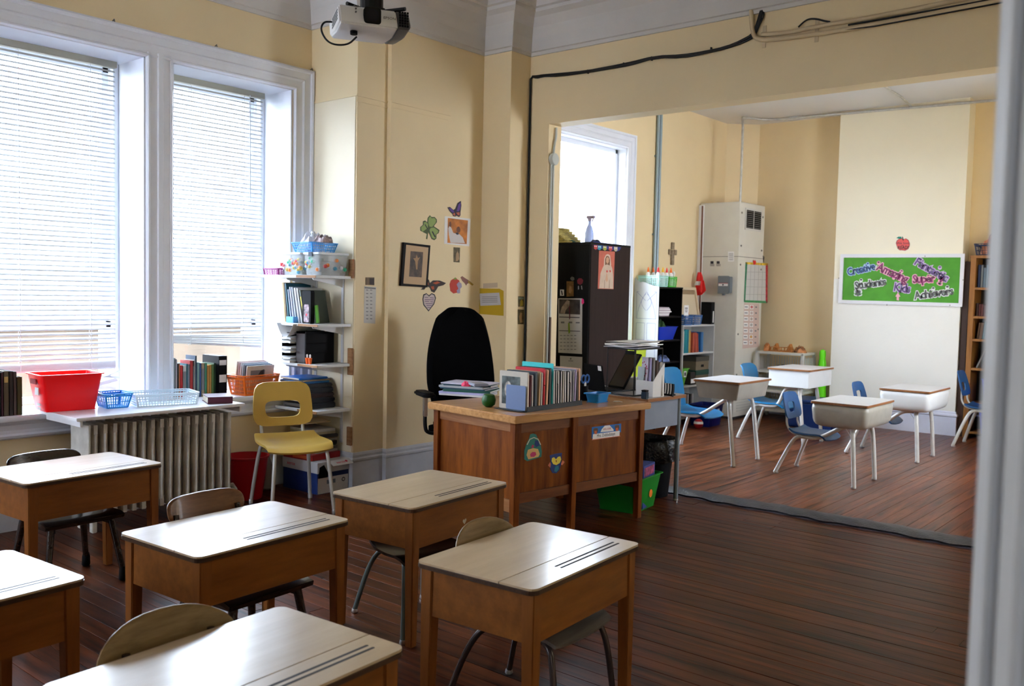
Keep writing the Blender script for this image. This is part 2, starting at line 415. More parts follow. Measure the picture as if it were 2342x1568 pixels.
sill = MB().box(-6.20, XW+0.055, YS0, YS1-0.06, Z0-0.035, Z0).build('trim_2', TRIMW, bevel=0.008); tag(sill, 'white window sill board', kind='structure')
ap = prof_run('trim_3', [(0, 0.555), (0.016, 0.555), (0.030, 0.565), (0.034, 0.578), (0.024, 0.59), (0.022, 0.60), (0.018, 0.61), (0.018, 0.64), (0.026, 0.652), (0.032, 0.665), (0, 0.665)], [(XW, YS0+0.04), (XW, YS1-0.02)], TRIM)
ap['label'] = 'moulded white apron below the window sill'
cas = MB()
def cprof(w, d, k=1.0):  # across width w: list of (s, depth)
    return [(0, 0), (0, d), (0.012, d+0.006), (0.024, d), (0.030, d*0.72), (w*0.45, d*0.62), (w*0.52, d*0.78), (w*0.60, d*0.55), (w*0.86, d*0.45), (w*0.90, d*0.62), (w*0.95, d*0.62), (w, d*0.35), (w, 0)]
def casing(parent_name, x, y0, y1, z0, z1, w, d, m, label, mull=()):
    pr = cprof(w, d)
    # outer edge path: bottom-left up, across, down ; s measured inward
    rs = []
    for (py, pz, dy, dz) in ((y0, z0, 1, 0), (y0, z1, 1, -1), (y1, z1, -1, -1), (y1, z0, -1, 0)):
        rs.append([Vector((x+b, py+dy*a, pz+dz*a)) for a, b in pr])
    M_ = MB().rings(rs, True)
    for (ya, yb) in mull:
        wv = yb-ya; q = [(0, 0), (0, d*0.35), (0.01, d*0.62), (0.02, d*0.62), (0.026, d*0.45), (wv*0.38, d*0.5), (wv*0.42, d*0.7), (wv*0.58, d*0.7), (wv*0.62, d*0.5), (wv-0.026, d*0.45), (wv-0.02, d*0.62), (wv-0.01, d*0.62), (wv, d*0.35), (wv, 0)]
        M_.rings([[Vector((x+b, ya+a, zz)) for a, b in q] for zz in (z0, z1-w*0.8)], True)
    o = M_.build(parent_name, m); tag(o, label, kind='structure'); return o
casing('trim_4', XW, YS0-0.0, 4.446, Z0, 3.16, 0.165, 0.045, TRIMW, 'white moulded casing around the front windows', mull=((1.93, 2.12), (3.10, 3.29)))
for yy in (2.87, 3.60, 4.42):   # little hooks left on top of the casing
    MB().tube([(XW+0.02, yy, 3.165), (XW+0.045, yy, 3.175), (XW+0.05, yy, 3.16)], 0.004, 6).build('hook', SCREW, cas if False else None, loc=(XW, yy, 3.16))
for i_, o in enumerate([o for o in COL.objects if o.name.startswith('hook')]): tag(o, ['small rusty hook above the middle of the left window', 'small rusty hook above the right window', 'small rusty hook at the right end of the window casing'][i_], 'hook')

# ---- blinds
SLAT = mat('white_blind_slat', (0.66, 0.67, 0.68), 0.45)
tt = SLAT.node_tree; bb = tt.nodes['Principled BSDF']; tl = tt.nodes.new('ShaderNodeBsdfTranslucent'); tl.inputs[0].default_value = (0.85, 0.84, 0.80, 1); mx = tt.nodes.new('ShaderNodeMixShader'); mx.inputs[0].default_value = 0.06
tt.links.new(bb.outputs[0], mx.inputs[1]); tt.links.new(tl.outputs[0], mx.inputs[2]); tt.links.new(mx.outputs[0], tt.nodes['Material Output'].inputs[0])
HEADR = mat('ivory_headrail', (0.40, 0.39, 0.31), 0.5)
XB = -6.085
def slat_mb(y0, y1, tilt):
    M_ = MB(); n = 5; w = 0.028; top = []
    for k in range(n):
        s_ = (k/(n-1)-0.5); top.append((s_*w, 0.0035*(1-4*s_*s_)))
    ca, sa = math.cos(tilt), math.sin(tilt)
    def pt(s_, h, y): return Vector((s_*ca-h*sa, y, s_*sa+h*ca))
    rs = [[pt(a, b, y) for a, b in top]+[pt(a, b-0.0009, y) for a, b in reversed(top)] for y in (y0, y1)]
    return M_.rings(rs, True)
def blind(label, a, b, zb_l, zb_r, tilt, cords, messy=0, tiltlast=0):
    t = thing('venetian_blind', label, 'blind', (XB, (a+b)/2, 2.99), group=None)
    MB().box(-0.02, 0.03, a-(a+b)/2+0.015, b-(a+b)/2-0.055, -0.045, 0.0).build('headrail', HEADR, t, 0.003)
    ya, yb = a-(a+b)/2+0.018, b-(a+b)/2-0.06
    base = slat_mb(ya, yb, tilt).build('slat', SLAT, t, smooth_=True); base.location = (0, 0, -0.065)
    z = -0.065-0.032; zb = min(zb_l, zb_r)-2.99; cnt = 0
    nstop = max(zb_l, zb_r)-2.99+0.05
    while z > nstop:
        o = base.copy(); COL.objects.link(o); o.parent = t; o.location = (0, 0, z); o.rotation_euler = (0, random.uniform(-0.05, 0.05), 0); z -= 0.032; cnt += 1
    # last slats fan down to the lower side
    k = 0; nl = 5
    for k in range(nl):
        f = (k+1)/nl; o = base.copy(); COL.objects.link(o); o.parent = t
        zl = nstop+(zb_l-2.99+0.012-nstop)*f; zr = nstop+(zb_r-2.99+0.012-nstop)*f
        o.location = (0, 0, (zl+zr)/2); o.rotation_euler = (math.atan2(zr-zl, yb-ya), random.uniform(-.1, .1), 0)
    dz = zb_r-zb_l
    MB().box(-0.013, 0.013, ya, yb, -0.007, 0.007).build('bottom_rail', SLAT, t, 0.003)
    br = kids(t)[-1]
    for o in kids(t):
        if o.name.startswith('bottom_rail'): o.location = (0, 0, (zb_l+zb_r)/2-2.99); o.rotation_euler = (math.atan2(dz, yb-ya), 0, 0)
    for cyc in cords:
        MB().tube([(0.017, cyc-(a+b)/2, -0.04), (0.017, cyc-(a+b)/2, (zb_l+zb_r)/2-2.99)], 0.0022, 5).build('ladder_cord', SLAT, t)
        MB().tube([(-0.016, cyc-(a+b)/2, -0.04), (-0.016, cyc-(a+b)/2, (zb_l+zb_r)/2-2.99)], 0.0016, 5).build('ladder_cord', SLAT, t)
    return t
b0 = blind('white venetian blind in the added window outside the left edge of the picture', 0.95, 1.93, 0.95, 0.95, R_(-38), (1.2, 1.65))
b1 = blind('white venetian blind lowered in the left front window behind the red bin', 2.12, 3.10, 0.93, 0.93, R_(-38), (2.42, 2.87))
b2 = blind('white venetian blind in the right front window with a slanting bottom rail', 3.29, 4.27, 1.10, 1.03, R_(-38), (3.60, 4.04))
MB().tube([(0.03, 4.08-3.78, -0.04), (0.034, 4.085-3.78, -0.85)], 0.004, 6).build('tilt_wand', SLAT, b2)
# crumpled slat ends at the lower right of the left blind
m = MB()
for k, (dz, dy, rot) in enumerate(((-0.03, 0.02, 5), (-0.06, 0.035, -8), (-0.10, 0.02, 12), (-0.135, 0.01, -10), (-0.17, 0.03, 6), (-0.05, 0.05, 20))):
    M4 = Matrix.Translation((0.01, 0.34+dy, 0.93-2.99+dz)) @ Matrix.Rotation(R_(rot), 4, 'X') @ Matrix.Rotation(R_(30*k), 4, 'Y')
    m.cbox((0, 0, 0), 0.026, 0.16, 0.0015, M4)
m.build('broken_slat', SLAT, b1)

# ---- jogging wall beyond the windows
wc = thing('wall_back', 'yellow wall behind the teacher desk with a column step', None); wc['kind'] = 'structure'
m = MB()
m.box(-6.45, -5.25, 4.45, 5.3, 0, 4.2).box(-6.45, -5.21, 4.745, 6.3, 0, 4.2).box(-5.3, -4.91, 5.79, YB1, 0, 4.2)
m.box(-4.95, -4.70, YB0, YB1, 0, 4.2)
m.box(-4.70, XR-0.0, YB0, YB1, 2.90, 4.2)
m.build('wall_surface', WALL, wc)
m = MB().box(-5.775, -5.262, 4.444, 4.452, 0.28, 2.915); m.build('wall_panel', WALLP, wc, 0.002)
rail = MB().box(-5.79, -5.244, 4.440, 4.452, 2.915, 2.928).box(-5.252, -5.243, 4.44, 4.745, 2.915, 2.928).box(-5.212, -5.202, 4.745, 5.39, 2.915, 2.928).box(-5.252, -5.245, 4.44, 4.745, 2.875, 2.882).box(-5.212, -5.205, 4.745, 5.36, 2.878, 2.885)
o = rail.build('trim_5', WALL); tag(o, 'thin painted picture rail ledge high on the yellow wall', kind='structure')
# right wall with doorway
wr = thing('wall_right', 'wall on the right with the doorway the view is taken from', None); wr['kind'] = 'structure'
m = MB().box(XR+0.02, 0.25, 1.05, 7.6, 0, 4.2).box(XR+0.02, 0.25, 8.75, 11.9, 0, 4.2).box(XR+0.02, 0.25, 7.6, 8.75, 0, 1.1).box(XR+0.02, 0.25, 7.6, 8.75, 2.9, 4.2).box(XR, 0.25, -2.6, -0.55, 0, 4.2).box(XR, 0.25, -0.55, 1.05, 2.6, 4.2)  # unseen opening in the far room part, added to let in more light
m.build('wall_surface', WALL, wr)
# door casing standing close on the right (fluted)
DC = mat('glossy_white_door_paint', (0.62, 0.64, 0.68), 0.25, noise=0.03, nscale=6)
pr = []; x = XR-0.004; xs = [(0.0, 0.03), (0.004, 0.0), (0.016, -0.004), (0.019, 0.012), (0.022, 0.012), (0.026, -0.002), (0.040, -0.004), (0.044, 0.008), (0.048, 0.008), (0.052, -0.002), (0.075, -0.004), (0.082, 0.012), (0.12, 0.012)]
poly = [(x+a, 0.90+b) for a, b in xs]+[(x+0.12, 1.06), (x, 1.06)]
o = MB().rings([[Vector((p[0], p[1], zz)) for p in poly] for zz in (0, 2.62)], True).build('door_1', DC, bevel=0.0015); tag(o, 'white fluted door casing standing close at the right edge', kind='structure')
# corridor and the unseen front end, closed so that daylight only enters by the windows and the added openings
co_ = thing('wall_front', 'plain corridor and front walls behind the camera', None); co_['kind'] = 'structure'
m = MB().box(-6.45, -5.3, -2.8, -2.6, 0, 4.2).box(-4.5, XOUT+0.2, -2.8, -2.6, 0, 4.2).box(-6.45, XOUT+0.2, -2.8, -2.6, 0, 0.8).box(-6.45, XOUT+0.2, -2.8, -2.6, 3.2, 4.2)  # opening behind the camera is added to brighten the front room
m.box(XOUT, XOUT+0.2, -2.6, 6.3, 0, 4.2).box(0.25, XOUT+0.2, 6.3, 6.5, 0, 4.2)
m.build('wall_surface', mat('corridor_wall_paint', (0.6, 0.56, 0.45), 0.6), co_)
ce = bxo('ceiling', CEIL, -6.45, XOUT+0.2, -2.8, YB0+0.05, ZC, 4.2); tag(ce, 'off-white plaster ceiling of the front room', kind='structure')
# cornice
cp = [(0, 3.475), (0.018, 3.475), (0.024, 3.50), (0.040, 3.505), (0.046, 3.53), (0.060, 3.60), (0.095, 3.68), (0.15, 3.74), (0.20, 3.765), (0.205, 3.79), (0.235, 3.795), (0.245, 3.82), (0.25, 3.835), (0.33, 3.85), (0.34, 3.875), (0.40, 3.88), (0.41, 3.925), (0, 3.925)]
pth = [(XW, -2.5), (XW, 4.45), (-5.25, 4.45), (-5.21, 4.76), (-5.21, 5.79), (-4.91, 5.79), (-4.91, YB0), (XR+0.02, YB0)]
o = prof_run('trim_6', cp, pth, CEIL); o['label'] = 'deep white plaster cornice round the front room'
# baseboards
bp_ = [(0, 0), (0.020, 0), (0.020, 0.205), (0.026, 0.215), (0.026, 0.228), (0.014, 0.238), (0.016, 0.255), (0.008, 0.272), (0, 0.275)]
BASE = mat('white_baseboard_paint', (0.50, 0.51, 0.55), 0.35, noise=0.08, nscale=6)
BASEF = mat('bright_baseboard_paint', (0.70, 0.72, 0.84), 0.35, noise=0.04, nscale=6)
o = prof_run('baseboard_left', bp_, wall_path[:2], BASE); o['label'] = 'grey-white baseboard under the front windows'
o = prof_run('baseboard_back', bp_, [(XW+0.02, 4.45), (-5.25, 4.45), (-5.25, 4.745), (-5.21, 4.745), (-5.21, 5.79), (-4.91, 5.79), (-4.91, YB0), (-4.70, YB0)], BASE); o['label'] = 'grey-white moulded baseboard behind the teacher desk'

# ---- far room
wf = thing('wall_far', 'yellow far room walls with a pale chimney breast', None); wf['kind'] = 'structure'
W3A, W3B, W3Z0, W3Z1 = 6.95, 8.60, 0.60, 3.12
WALLF = mat('far_room_yellow_paint', (0.78, 0.62, 0.37), 0.5, noise=0.03, nscale=1.8, bump=0.12)
m = MB().box(-5.92, XF, YB1-0.1, W3A, 0, 4.2).box(-5.92, XF, W3B, 11.9, 0, 4.2).box(-5.92, XF, W3A, W3B, 0, W3Z0).box(-5.92, XF, W3A, W3B, W3Z1, 4.2)
m.box(-5.7, 0.25, YFAR, 11.9, 0, 4.2)
m.prism([(-5.62, 10.95), (-5.25, YFAR+0.02), (-5.62, YFAR+0.02)], 0, 4.2)
m.build('wall_surface', WALLF, wf)
CHB = mat('pale_cream_chimney_paint', (0.86, 0.79, 0.62), 0.42, noise=0.02, nscale=2, bump=0.18)
CHBL = mat('off_white_lower_wall_paint', (0.82, 0.80, 0.74), 0.42, noise=0.02, nscale=2, bump=0.45)
bxo('chimney_breast', CHB, -4.13, -2.70, YP, YFAR+0.05, 1.75, 4.1, wf)
bxo('lower_wall', CHBL, -4.13, -2.70, YP-0.001, YFAR+0.05, 0, 1.75, wf)
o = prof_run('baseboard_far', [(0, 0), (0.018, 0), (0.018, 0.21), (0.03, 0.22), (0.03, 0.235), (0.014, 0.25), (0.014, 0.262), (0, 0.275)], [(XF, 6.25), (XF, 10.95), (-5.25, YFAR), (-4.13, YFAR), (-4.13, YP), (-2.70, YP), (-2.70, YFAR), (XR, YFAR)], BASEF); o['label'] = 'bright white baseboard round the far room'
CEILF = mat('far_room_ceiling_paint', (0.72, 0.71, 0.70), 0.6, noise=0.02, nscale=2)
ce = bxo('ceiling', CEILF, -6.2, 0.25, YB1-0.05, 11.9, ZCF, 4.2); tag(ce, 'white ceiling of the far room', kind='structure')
w = thing('window_4', 'bright bare window of the far room', None, (XF, (W3A+W3B)/2, W3Z0)); w['kind'] = 'structure'
m = MB().box(-5.9, XF+0.003, W3A-0.001, W3A+0.015, W3Z0, W3Z1).box(-5.9, XF+0.003, W3B-0.015, W3B+0.001, W3Z0, W3Z1).box(-5.9, XF+0.003, W3A, W3B, W3Z1-0.015, W3Z1+0.001).box(-5.9, XF+0.05, W3A-0.1, W3B+0.1, W3Z0-0.03, W3Z0)
m.build('window_lining', TRIMW, w, world=True)
for (xs, z0, z1) in ((-5.66, W3Z0+0.005, 1.60), (-5.70, 1.56, W3Z1-0.015)):
    m = MB(); f = 0.045
    m.box(xs-0.035, xs, W3A+0.02, W3A+0.02+f, z0, z1).box(xs-0.035, xs, W3B-0.02-f, W3B-0.02, z0, z1).box(xs-0.035, xs, W3A+0.02, W3B-0.02, z0, z0+f).box(xs-0.035, xs, W3A+0.02, W3B-0.02, z1-f, z1)
    m.build('window_sash', TRIMW, w, 0.004, world=True)
    bxo('window_pane', MATS['glass'], xs-0.02, xs-0.016, W3A+0.02+f, W3B-0.02-f, z0+f, z1-f, w, world=True)
casing('trim_7', XF, W3A-0.15, W3B+0.145, W3Z0-0.03, W3Z1+0.15, 0.15, 0.045, TRIMW, 'white casing of the far room window')

# ================================================================ RADIATOR and shelf over it
RADM = mat('grimy_cream_radiator_enamel', (0.58, 0.55, 0.50), 0.42, noise=0.15, nscale=14, bump=0.1)
rt = thing('radiator', 'cream cast iron column radiator under the white shelf board', 'radiator', (-5.48, 2.96, 0))
y0r, y1r = 2.53, 3.50; nsec = 16; pit = (y1r-y0r)/nsec
def section(zb):
    M_ = MB(); w = 0.017
    for cxx in (-0.085, 0.0, 0.085):
        pr_ = [(0.0, 0.10), (0.018, 0.105), (0.024, 0.14), (0.024, 0.60), (0.018, 0.635), (0.0, 0.64)]
        rs = []
        for (r_, z_) in pr_:
            rs.append([Vector((cxx+(r_+0.004)*math.cos(2*math.pi*j/8)*1.15, r_*0.85*math.sin(2*math.pi*j/8), z_)) for j in range(8)])
        M_.rings(rs, True)
    M_.box(-0.115, 0.115, -0.012, 0.012, 0.10, 0.145).box(-0.115, 0.115, -0.012, 0.012, 0.60, 0.655)
    M_.tube([(0, -pit/2, 0.63), (0, pit/2, 0.63)], 0.022, 8).tube([(0, -pit/2, 0.13), (0, pit/2, 0.13)], 0.022, 8)
    return M_
s0 = section(0).build('section', RADM, rt, smooth_=True)
s0.location = (0, y0r+pit/2-2.96, 0)
for k in range(1, nsec):
    o = s0.copy(); COL.objects.link(o); o.parent = rt; o.location = (0, y0r+pit*(k+0.5)-2.96, 0)
for yy in (y0r-2.96+pit/2, y1r-2.96-pit/2):
    MB().box(-0.10, -0.06, yy-0.015, yy+0.015, 0, 0.11).box(0.06, 0.10, yy-0.015, yy+0.015, 0, 0.11).build('foot', RADM, rt, 0.004)
MB().box(-0.12, 0.118, y0r-2.96-0.012, y0r-2.96, 0.12, 0.66).build('end_plate', RADM, rt, 0.003)
MB().tube([(0.0, y1r-2.96, 0.13), (0.0, y1r-2.96+0.09, 0.13), (0, y1r-2.96+0.09, 0.0)], 0.016, 8, smoothpath=1).build('supply_pipe', RADM, rt, smooth_=True)
SHB = mat('white_melamine_board', (0.74, 0.72, 0.74), 0.28, noise=0.03)
sb = thing('radiator_shelf', 'white shelf board lying over the radiator', 'shelf', (-5.42, 2.94, 0.70))
MB().prism([(-5.755, 2.40), (-5.26, 2.40), (-5.26, 3.52), (-5.755, 3.52)], 0.702, 0.722).build('board', SHB, sb, 0.003, world=True)
for yb__ in (2.43, 3.49): MB().box(-5.735, -5.28, yb__, yb__+0.015, 0.665, 0.702).build('batten', SHB, sb, 0.002, world=True)

# ================================================================ WOODEN SCHOOL DESKS
DTOP = wood('maple_laminate_top', (0.42, 0.31, 0.19), (0.50, 0.38, 0.25), 'y', 2.0, 0.30, coat=0.55, bump=0.015, stretch=9)
DTOP.node_tree.nodes['Principled BSDF'].inputs['Coat Roughness'].default_value = 0.17
DEDGE = wood('dark_varnished_edge', (0.025, 0.012, 0.007), (0.07, 0.035, 0.02), 'y', 4, 0.35)
DBOX = wood('orange_brown_desk_wood', (0.15, 0.045, 0.006), (0.24, 0.080, 0.014), 'y', 3, 0.38, bump=0.05, stretch=7)
DLEG = wood('orange_brown_leg_wood', (0.15, 0.045, 0.007), (0.23, 0.076, 0.015), 'z', 3, 0.38, bump=0.05, stretch=7)
GROOVE = mat('dark_groove', (0.02, 0.012, 0.008), 0.7)
DW, DD, DH = 0.69, 0.485, 0.60     # along y, along x, height
def rrect(x0, y0, x1, y1, r, n=5):
    P = []
    for (cx, cy, a0) in ((x1-r, y1-r, 0), (x0+r, y1-r, 90), (x0+r, y0+r, 180), (x1-r, y0+r, 270)):
        for k in range(n+1):
            a = R_(a0+90*k/n); P.append((cx+r*math.cos(a), cy+r*math.sin(a)))
    return P
def wooden_desk(label, loc, rz, group):
    t = thing('school_desk', label, 'desk', loc, rz, group)
    hx, hy = DD/2, DW/2
    hinge = hx-0.135
    # lid (student side) and fixed rail with the pencil grooves
    full = rrect(-hx, -hy, hx, hy, 0.03)
    MB().prism(full, DH-0.022, DH-0.007).build('desktop_edge', DEDGE, t, 0.002)
    lidp = [p for p in rrect(-hx+0.0015, -hy+0.0015, hx-0.0015, hy-0.0015, 0.029)]
    lid = [p for p in lidp if p[0] < hinge-0.003]
    lid = [(hinge-0.0022, -hy+0.0015)]+sorted([p for p in lidp if p[0] < hinge-0.01 and p[1] < 0], key=lambda p: -p[0])+sorted([p for p in lidp if p[0] < hinge-0.01 and p[1] > 0], key=lambda p: p[0])+[(hinge-0.0022, hy-0.0015)]
    rail = [(hinge+0.0022, hy-0.0015)]+sorted([p for p in lidp if p[0] > hinge+0.01 and p[1] > 0], key=lambda p: p[0])+sorted([p for p in lidp if p[0] > hinge+0.01 and p[1] < 0], key=lambda p: -p[0])+[(hinge+0.0022, -hy+0.0015)]
    MB().prism(lid, DH-0.0069, DH).build('lid', DTOP, t)
    r = MB()
    gy0, gy1 = -0.10, hy-0.055          # grooves run along the right part of the rail
    xs = [hinge+0.0022, hinge+0.047, hinge+0.054, hinge+0.068, hinge+0.075]
    r.prism(rail, DH-0.0069, DH)
    r.build('pen_rail', DTOP, t)
    for xg in (hinge+0.050, hinge+0.072):
        g = rrect(xg-0.0045, gy0, xg+0.0045, gy1, 0.004, 3)
        MB().prism(g, DH-0.001, DH+0.0004).build('pen_groove', GROOVE, t)
    a0 = 0.165
    for nm, bx_ in (('front_panel', (hx-0.030, hx-0.018, -hy+0.05, hy-0.05)), ('back_panel', (-hx+0.018, -hx+0.030, -hy+0.05, hy-0.05)), ('side_panel', (-hx+0.05, hx-0.05, -hy+0.026, -hy+0.038)), ('side_panel', (-hx+0.05, hx-0.05, hy-0.038, hy-0.026))):
        MB().box(bx_[0], bx_[1], bx_[2], bx_[3], DH-0.019-a0, DH-0.0225).build(nm, DBOX, t, 0.0015)
    MB().box(-hx+0.03, hx-0.03, -hy+0.038, hy-0.038, DH-0.019-a0, DH-0.019-a0+0.01).build('bottom_board', DBOX, t)
    for i in (-1, 1):
        for j in (-1, 1):
            cx, cy = i*(hx-0.036), j*(hy-0.043)
            MB().frus((cx+i*0.004, cy+j*0.004, 0.0), 0.036, 0.036, (cx, cy, DH-0.0225), 0.048, 0.048).build('leg', DLEG, t, 0.003)
    for i in (-1, 1):
        for j in (-1, 1):
            MB().lathe([(0.010, 0), (0.013, 0.003), (0.012, 0.008)], 10, (i*(hx-0.032), j*(hy-0.039), 0.0)).build('glide', CHROME, kids_leg(t, i, j))
    return t
def kids_leg(t, i, j):
    L = [o for o in kids(t) if o.name.startswith('leg')]
    return L[{(-1, -1): 0, (-1, 1): 1, (1, -1): 2, (1, 1): 3}[(i, j)]]
G_D = 'wooden lift-lid school desks in the front room'
A_ = R_(4.0)
d1 = wooden_desk('wooden school desk with a strong white window glare on its top, nearest the open floor', (-1.945, 2.465, 0), A_, G_D)
d2 = dup(d1, 'wooden school desk at middle left with a brown chair back showing behind it', (-2.957, 1.955, 0), R_(3.2), G_D)
d3 = dup(d1, 'wooden school desk with a pale scuff on its apron in front of the teacher desk', (-2.962, 2.925, 0), R_(4.8), G_D)
d4 = dup(d1, 'wooden school desk in front of the radiator', (-4.50, 2.03, 0), R_(4.0), G_D)
d5 = dup(d1, 'nearest wooden school desk, cut off by the bottom edge of the picture', (-1.858, 1.215, 0), R_(4.0), G_D)
d6 = dup(d1, 'wooden school desk at the lower left picture edge with a bright bluish top', (-2.965, 0.925, 0), R_(4.5), G_D)
d3['label'] = 'wooden school desk with a pale heart-shaped scuff on its apron, standing before the teacher desk'
# pale scuff on desk 3
sc = MB(); q = [(0.0, -0.012), (0.013, 0.004), (0.012, 0.012), (0.004, 0.013), (0, 0.007), (-0.006, 0.012), (-0.013, 0.008), (-0.012, 0.0)]
Mf = Matrix(((0, 0, 1, DD/2-0.0178), (1, 0, 0, 0.03), (0, 1, 0, DH-0.13), (0, 0, 0, 1)))
sc.prism(q, 0, 0.0004, Mf).build('scuff_mark', mat('pale_scuff', (0.45, 0.40, 0.33), 0.7), d3)

# ================================================================ CHAIRS with bent tube legs
def chair(label, loc, rz, back_m, seat_m, tube_m, bw=0.36, bh=0.17, zb=0.62, seat_w=0.36, seat_d=0.35, zs=0.355, style='round', group=None, name='school_chair', tr=0.0115):
    """faces +x ; seat centre at the origin"""
    t = thing(name, label, 'chair', loc, rz, group)
    n = 9
    def seat(u, v):
        x = -seat_d/2+u*seat_d; y = (v-0.5)*seat_w
        k = 1-0.10*abs(2*u-1)**3
        y *= (0.86+0.14*math.sin(math.pi*min(1, u*1.15)*0.5+0.3))
        z = zs + 0.012*(2*v-1)**2 - 0.012*math.sin(math.pi*u) + (0.018*(1-u*3)**2 if u < 0.33 else 0) - (0.028*((u-0.8)/0.2)**2 if u > 0.8 else 0)
        cr = 0.03*abs(2*v-1)**4
        return (x*(1-cr*0.8), y*k, z)
    MB().grid(seat, 13, 11, 0.012).build('seat', seat_m, t, smooth_=True)
    # backrest: curved plywood shell
    shell(lambda y, z: -seat_d/2-0.045-0.045*((z-(zb-bh))/bh)+0.9*y*y, bw/2, zb-bh, zb, 0.011, 2.3, 2.0).build('backrest', back_m, t, smooth_=True)
    zt = zs-0.022
    for s in (-1, 1):
        # front leg tube sweeping from under the seat
        MB().tube([(0.02, s*seat_w*0.30, zt), (seat_d*0.30, s*seat_w*0.36, zt), (seat_d*0.44, s*seat_w*0.42, zt-0.035), (seat_d*0.52, s*seat_w*0.48, 0.012)], tr, 8, smoothpath=3).build('leg', tube_m, t, smooth_=True)
        MB().tube([(0.0, s*seat_w*0.22, zt), (-seat_d*0.32, s*seat_w*0.30, zt-0.005), (-seat_d*0.50, s*seat_w*0.38, zt-0.09), (-seat_d*0.68, s*seat_w*0.48, 0.012)], tr, 8, smoothpath=3).build('leg', tube_m, t, smooth_=True)
        MB().tube([(seat_d*0.22, s*seat_w*0.20, zt), (-seat_d*0.35, s*seat_w*0.26, zt), (-seat_d*0.50, s*seat_w*0.30, zt+0.03), (-seat_d*0.56, s*bw*0.30, zb-bh*0.9), (-seat_d*0.52-0.03, s*bw*0.30, zb-bh*0.35)], tr*0.9, 8, smoothpath=3).build('back_support', tube_m, t, smooth_=True)
    for s in (-1, 1):
        for fx in (seat_d*0.52, -seat_d*0.68):
            MB().lathe([(0.014, 0), (0.016, 0.004), (0.013, 0.018)], 10, (fx, s*seat_w*0.48, 0)).build('foot_glide', CHROME, t, smooth_=True)
    MB().tube([(0.0, -seat_w*0.30, zt), (0.0, seat_w*0.30, zt)], tr, 8).build('cross_tube', tube_m, t, smooth_=True)
    return t
OLIVE = wood('olive_brown_plywood', (0.16, 0.095, 0.035), (0.26, 0.17, 0.075), 'y', 4, 0.38, coat=0.1)
BROWNP = wood('reddish_brown_plywood', (0.10, 0.038, 0.016), (0.20, 0.085, 0.035), 'y', 4, 0.35, coat=0.15)
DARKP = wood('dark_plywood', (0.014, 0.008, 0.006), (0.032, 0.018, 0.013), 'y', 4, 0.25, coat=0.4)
GREYP = wood('worn_grey_brown_plywood', (0.085, 0.072, 0.065), (0.15, 0.13, 0.115), 'y', 4, 0.33, coat=0.3)
GREENT = mat('grey_green_enamel_tube', (0.085, 0.105, 0.10), 0.3, metal=0.3, noise=0.1)
DARKT = mat('dark_brown_enamel_tube', (0.05, 0.035, 0.032), 0.25, metal=0.3)
ch1 = chair('low chair with olive rounded back and worn grey seat under the glaring right desk', (-1.965, 2.535, 0), R_(3), OLIVE, GREYP, DARKT, bw=0.37, bh=0.20, zb=0.652, seat_d=0.40, seat_w=0.40)
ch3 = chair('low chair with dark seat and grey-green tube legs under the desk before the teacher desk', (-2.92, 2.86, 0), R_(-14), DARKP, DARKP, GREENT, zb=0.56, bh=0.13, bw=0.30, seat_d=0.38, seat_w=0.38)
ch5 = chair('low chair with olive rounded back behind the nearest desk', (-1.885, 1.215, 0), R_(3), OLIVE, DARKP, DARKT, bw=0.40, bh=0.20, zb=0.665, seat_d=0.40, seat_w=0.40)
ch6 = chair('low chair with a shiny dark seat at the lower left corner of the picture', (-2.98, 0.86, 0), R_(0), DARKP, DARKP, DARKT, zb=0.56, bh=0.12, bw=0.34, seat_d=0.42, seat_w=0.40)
# older solid wooden chairs at desks 2 and 4
def wood_chair(label, loc, rz, bm, sm, lm, bw=0.34, zb=0.665, bh=0.105, seat_w=0.40, seat_d=0.38, zs=0.355, group=None):
    t = thing('wooden_chair', label, 'chair', loc, rz, group)
    def seat(u, v):
        return (-seat_d/2+u*seat_d, (v-0.5)*seat_w*(0.9+0.1*u), zs-0.012*math.sin(math.pi*u)*(1-(2*v-1)**4)*1.0-0.012*max(0, (u-0.85)/0.15)**2)
    MB().grid(seat, 11, 9, 0.022).build('seat', sm, t, 0.003, smooth_=True)
    shell(lambda y, z: -seat_d/2-0.055-0.03*((z-(zb-bh))/bh)+1.0*y*y, bw/2, zb-bh, zb, 0.014, 5, 2.6).build('backrest', bm, t, smooth_=True)
    for s in (-1, 1):
        MB().tube([(-seat_d/2+0.02, s*seat_w*0.40, zs-0.02), (-seat_d/2-0.035, s*bw*0.40, zb-bh*0.6)], 0.012, 8).build('back_post', lm, t, smooth_=True)
        for fx in (1, -1):
            MB().tube([(fx*(seat_d/2-0.05), s*(seat_w/2-0.05), zs-0.03), (fx*(seat_d/2-0.01), s*(seat_w/2-0.01), 0.05)], [0.018, 0.015], 8).build('leg', lm, t, smooth_=True)
    for lg in [o for o in kids(t) if o.name.startswith('leg')]:
        p = lg.data.vertices[-1].co
        MB().lathe([(0.017, 0), (0.022, 0.008), (0.020, 0.05), (0.015, 0.07)], 10, ((1 if p.x > 0 else -1)*(seat_d/2-0.008), (1 if p.y > 0 else -1)*(seat_w/2-0.008), 0)).build('rubber_foot', BLACK, lg, smooth_=True)
    MB().box(-seat_d/2+0.04, seat_d/2-0.04, -seat_w/2+0.05, -seat_w/2+0.065, zs-0.06, zs-0.024).build('seat_rail', lm, t)
    MB().box(-seat_d/2+0.04, seat_d/2-0.04, seat_w/2-0.065, seat_w/2-0.05, zs-0.06, zs-0.024).build('seat_rail', lm, t)
    return t
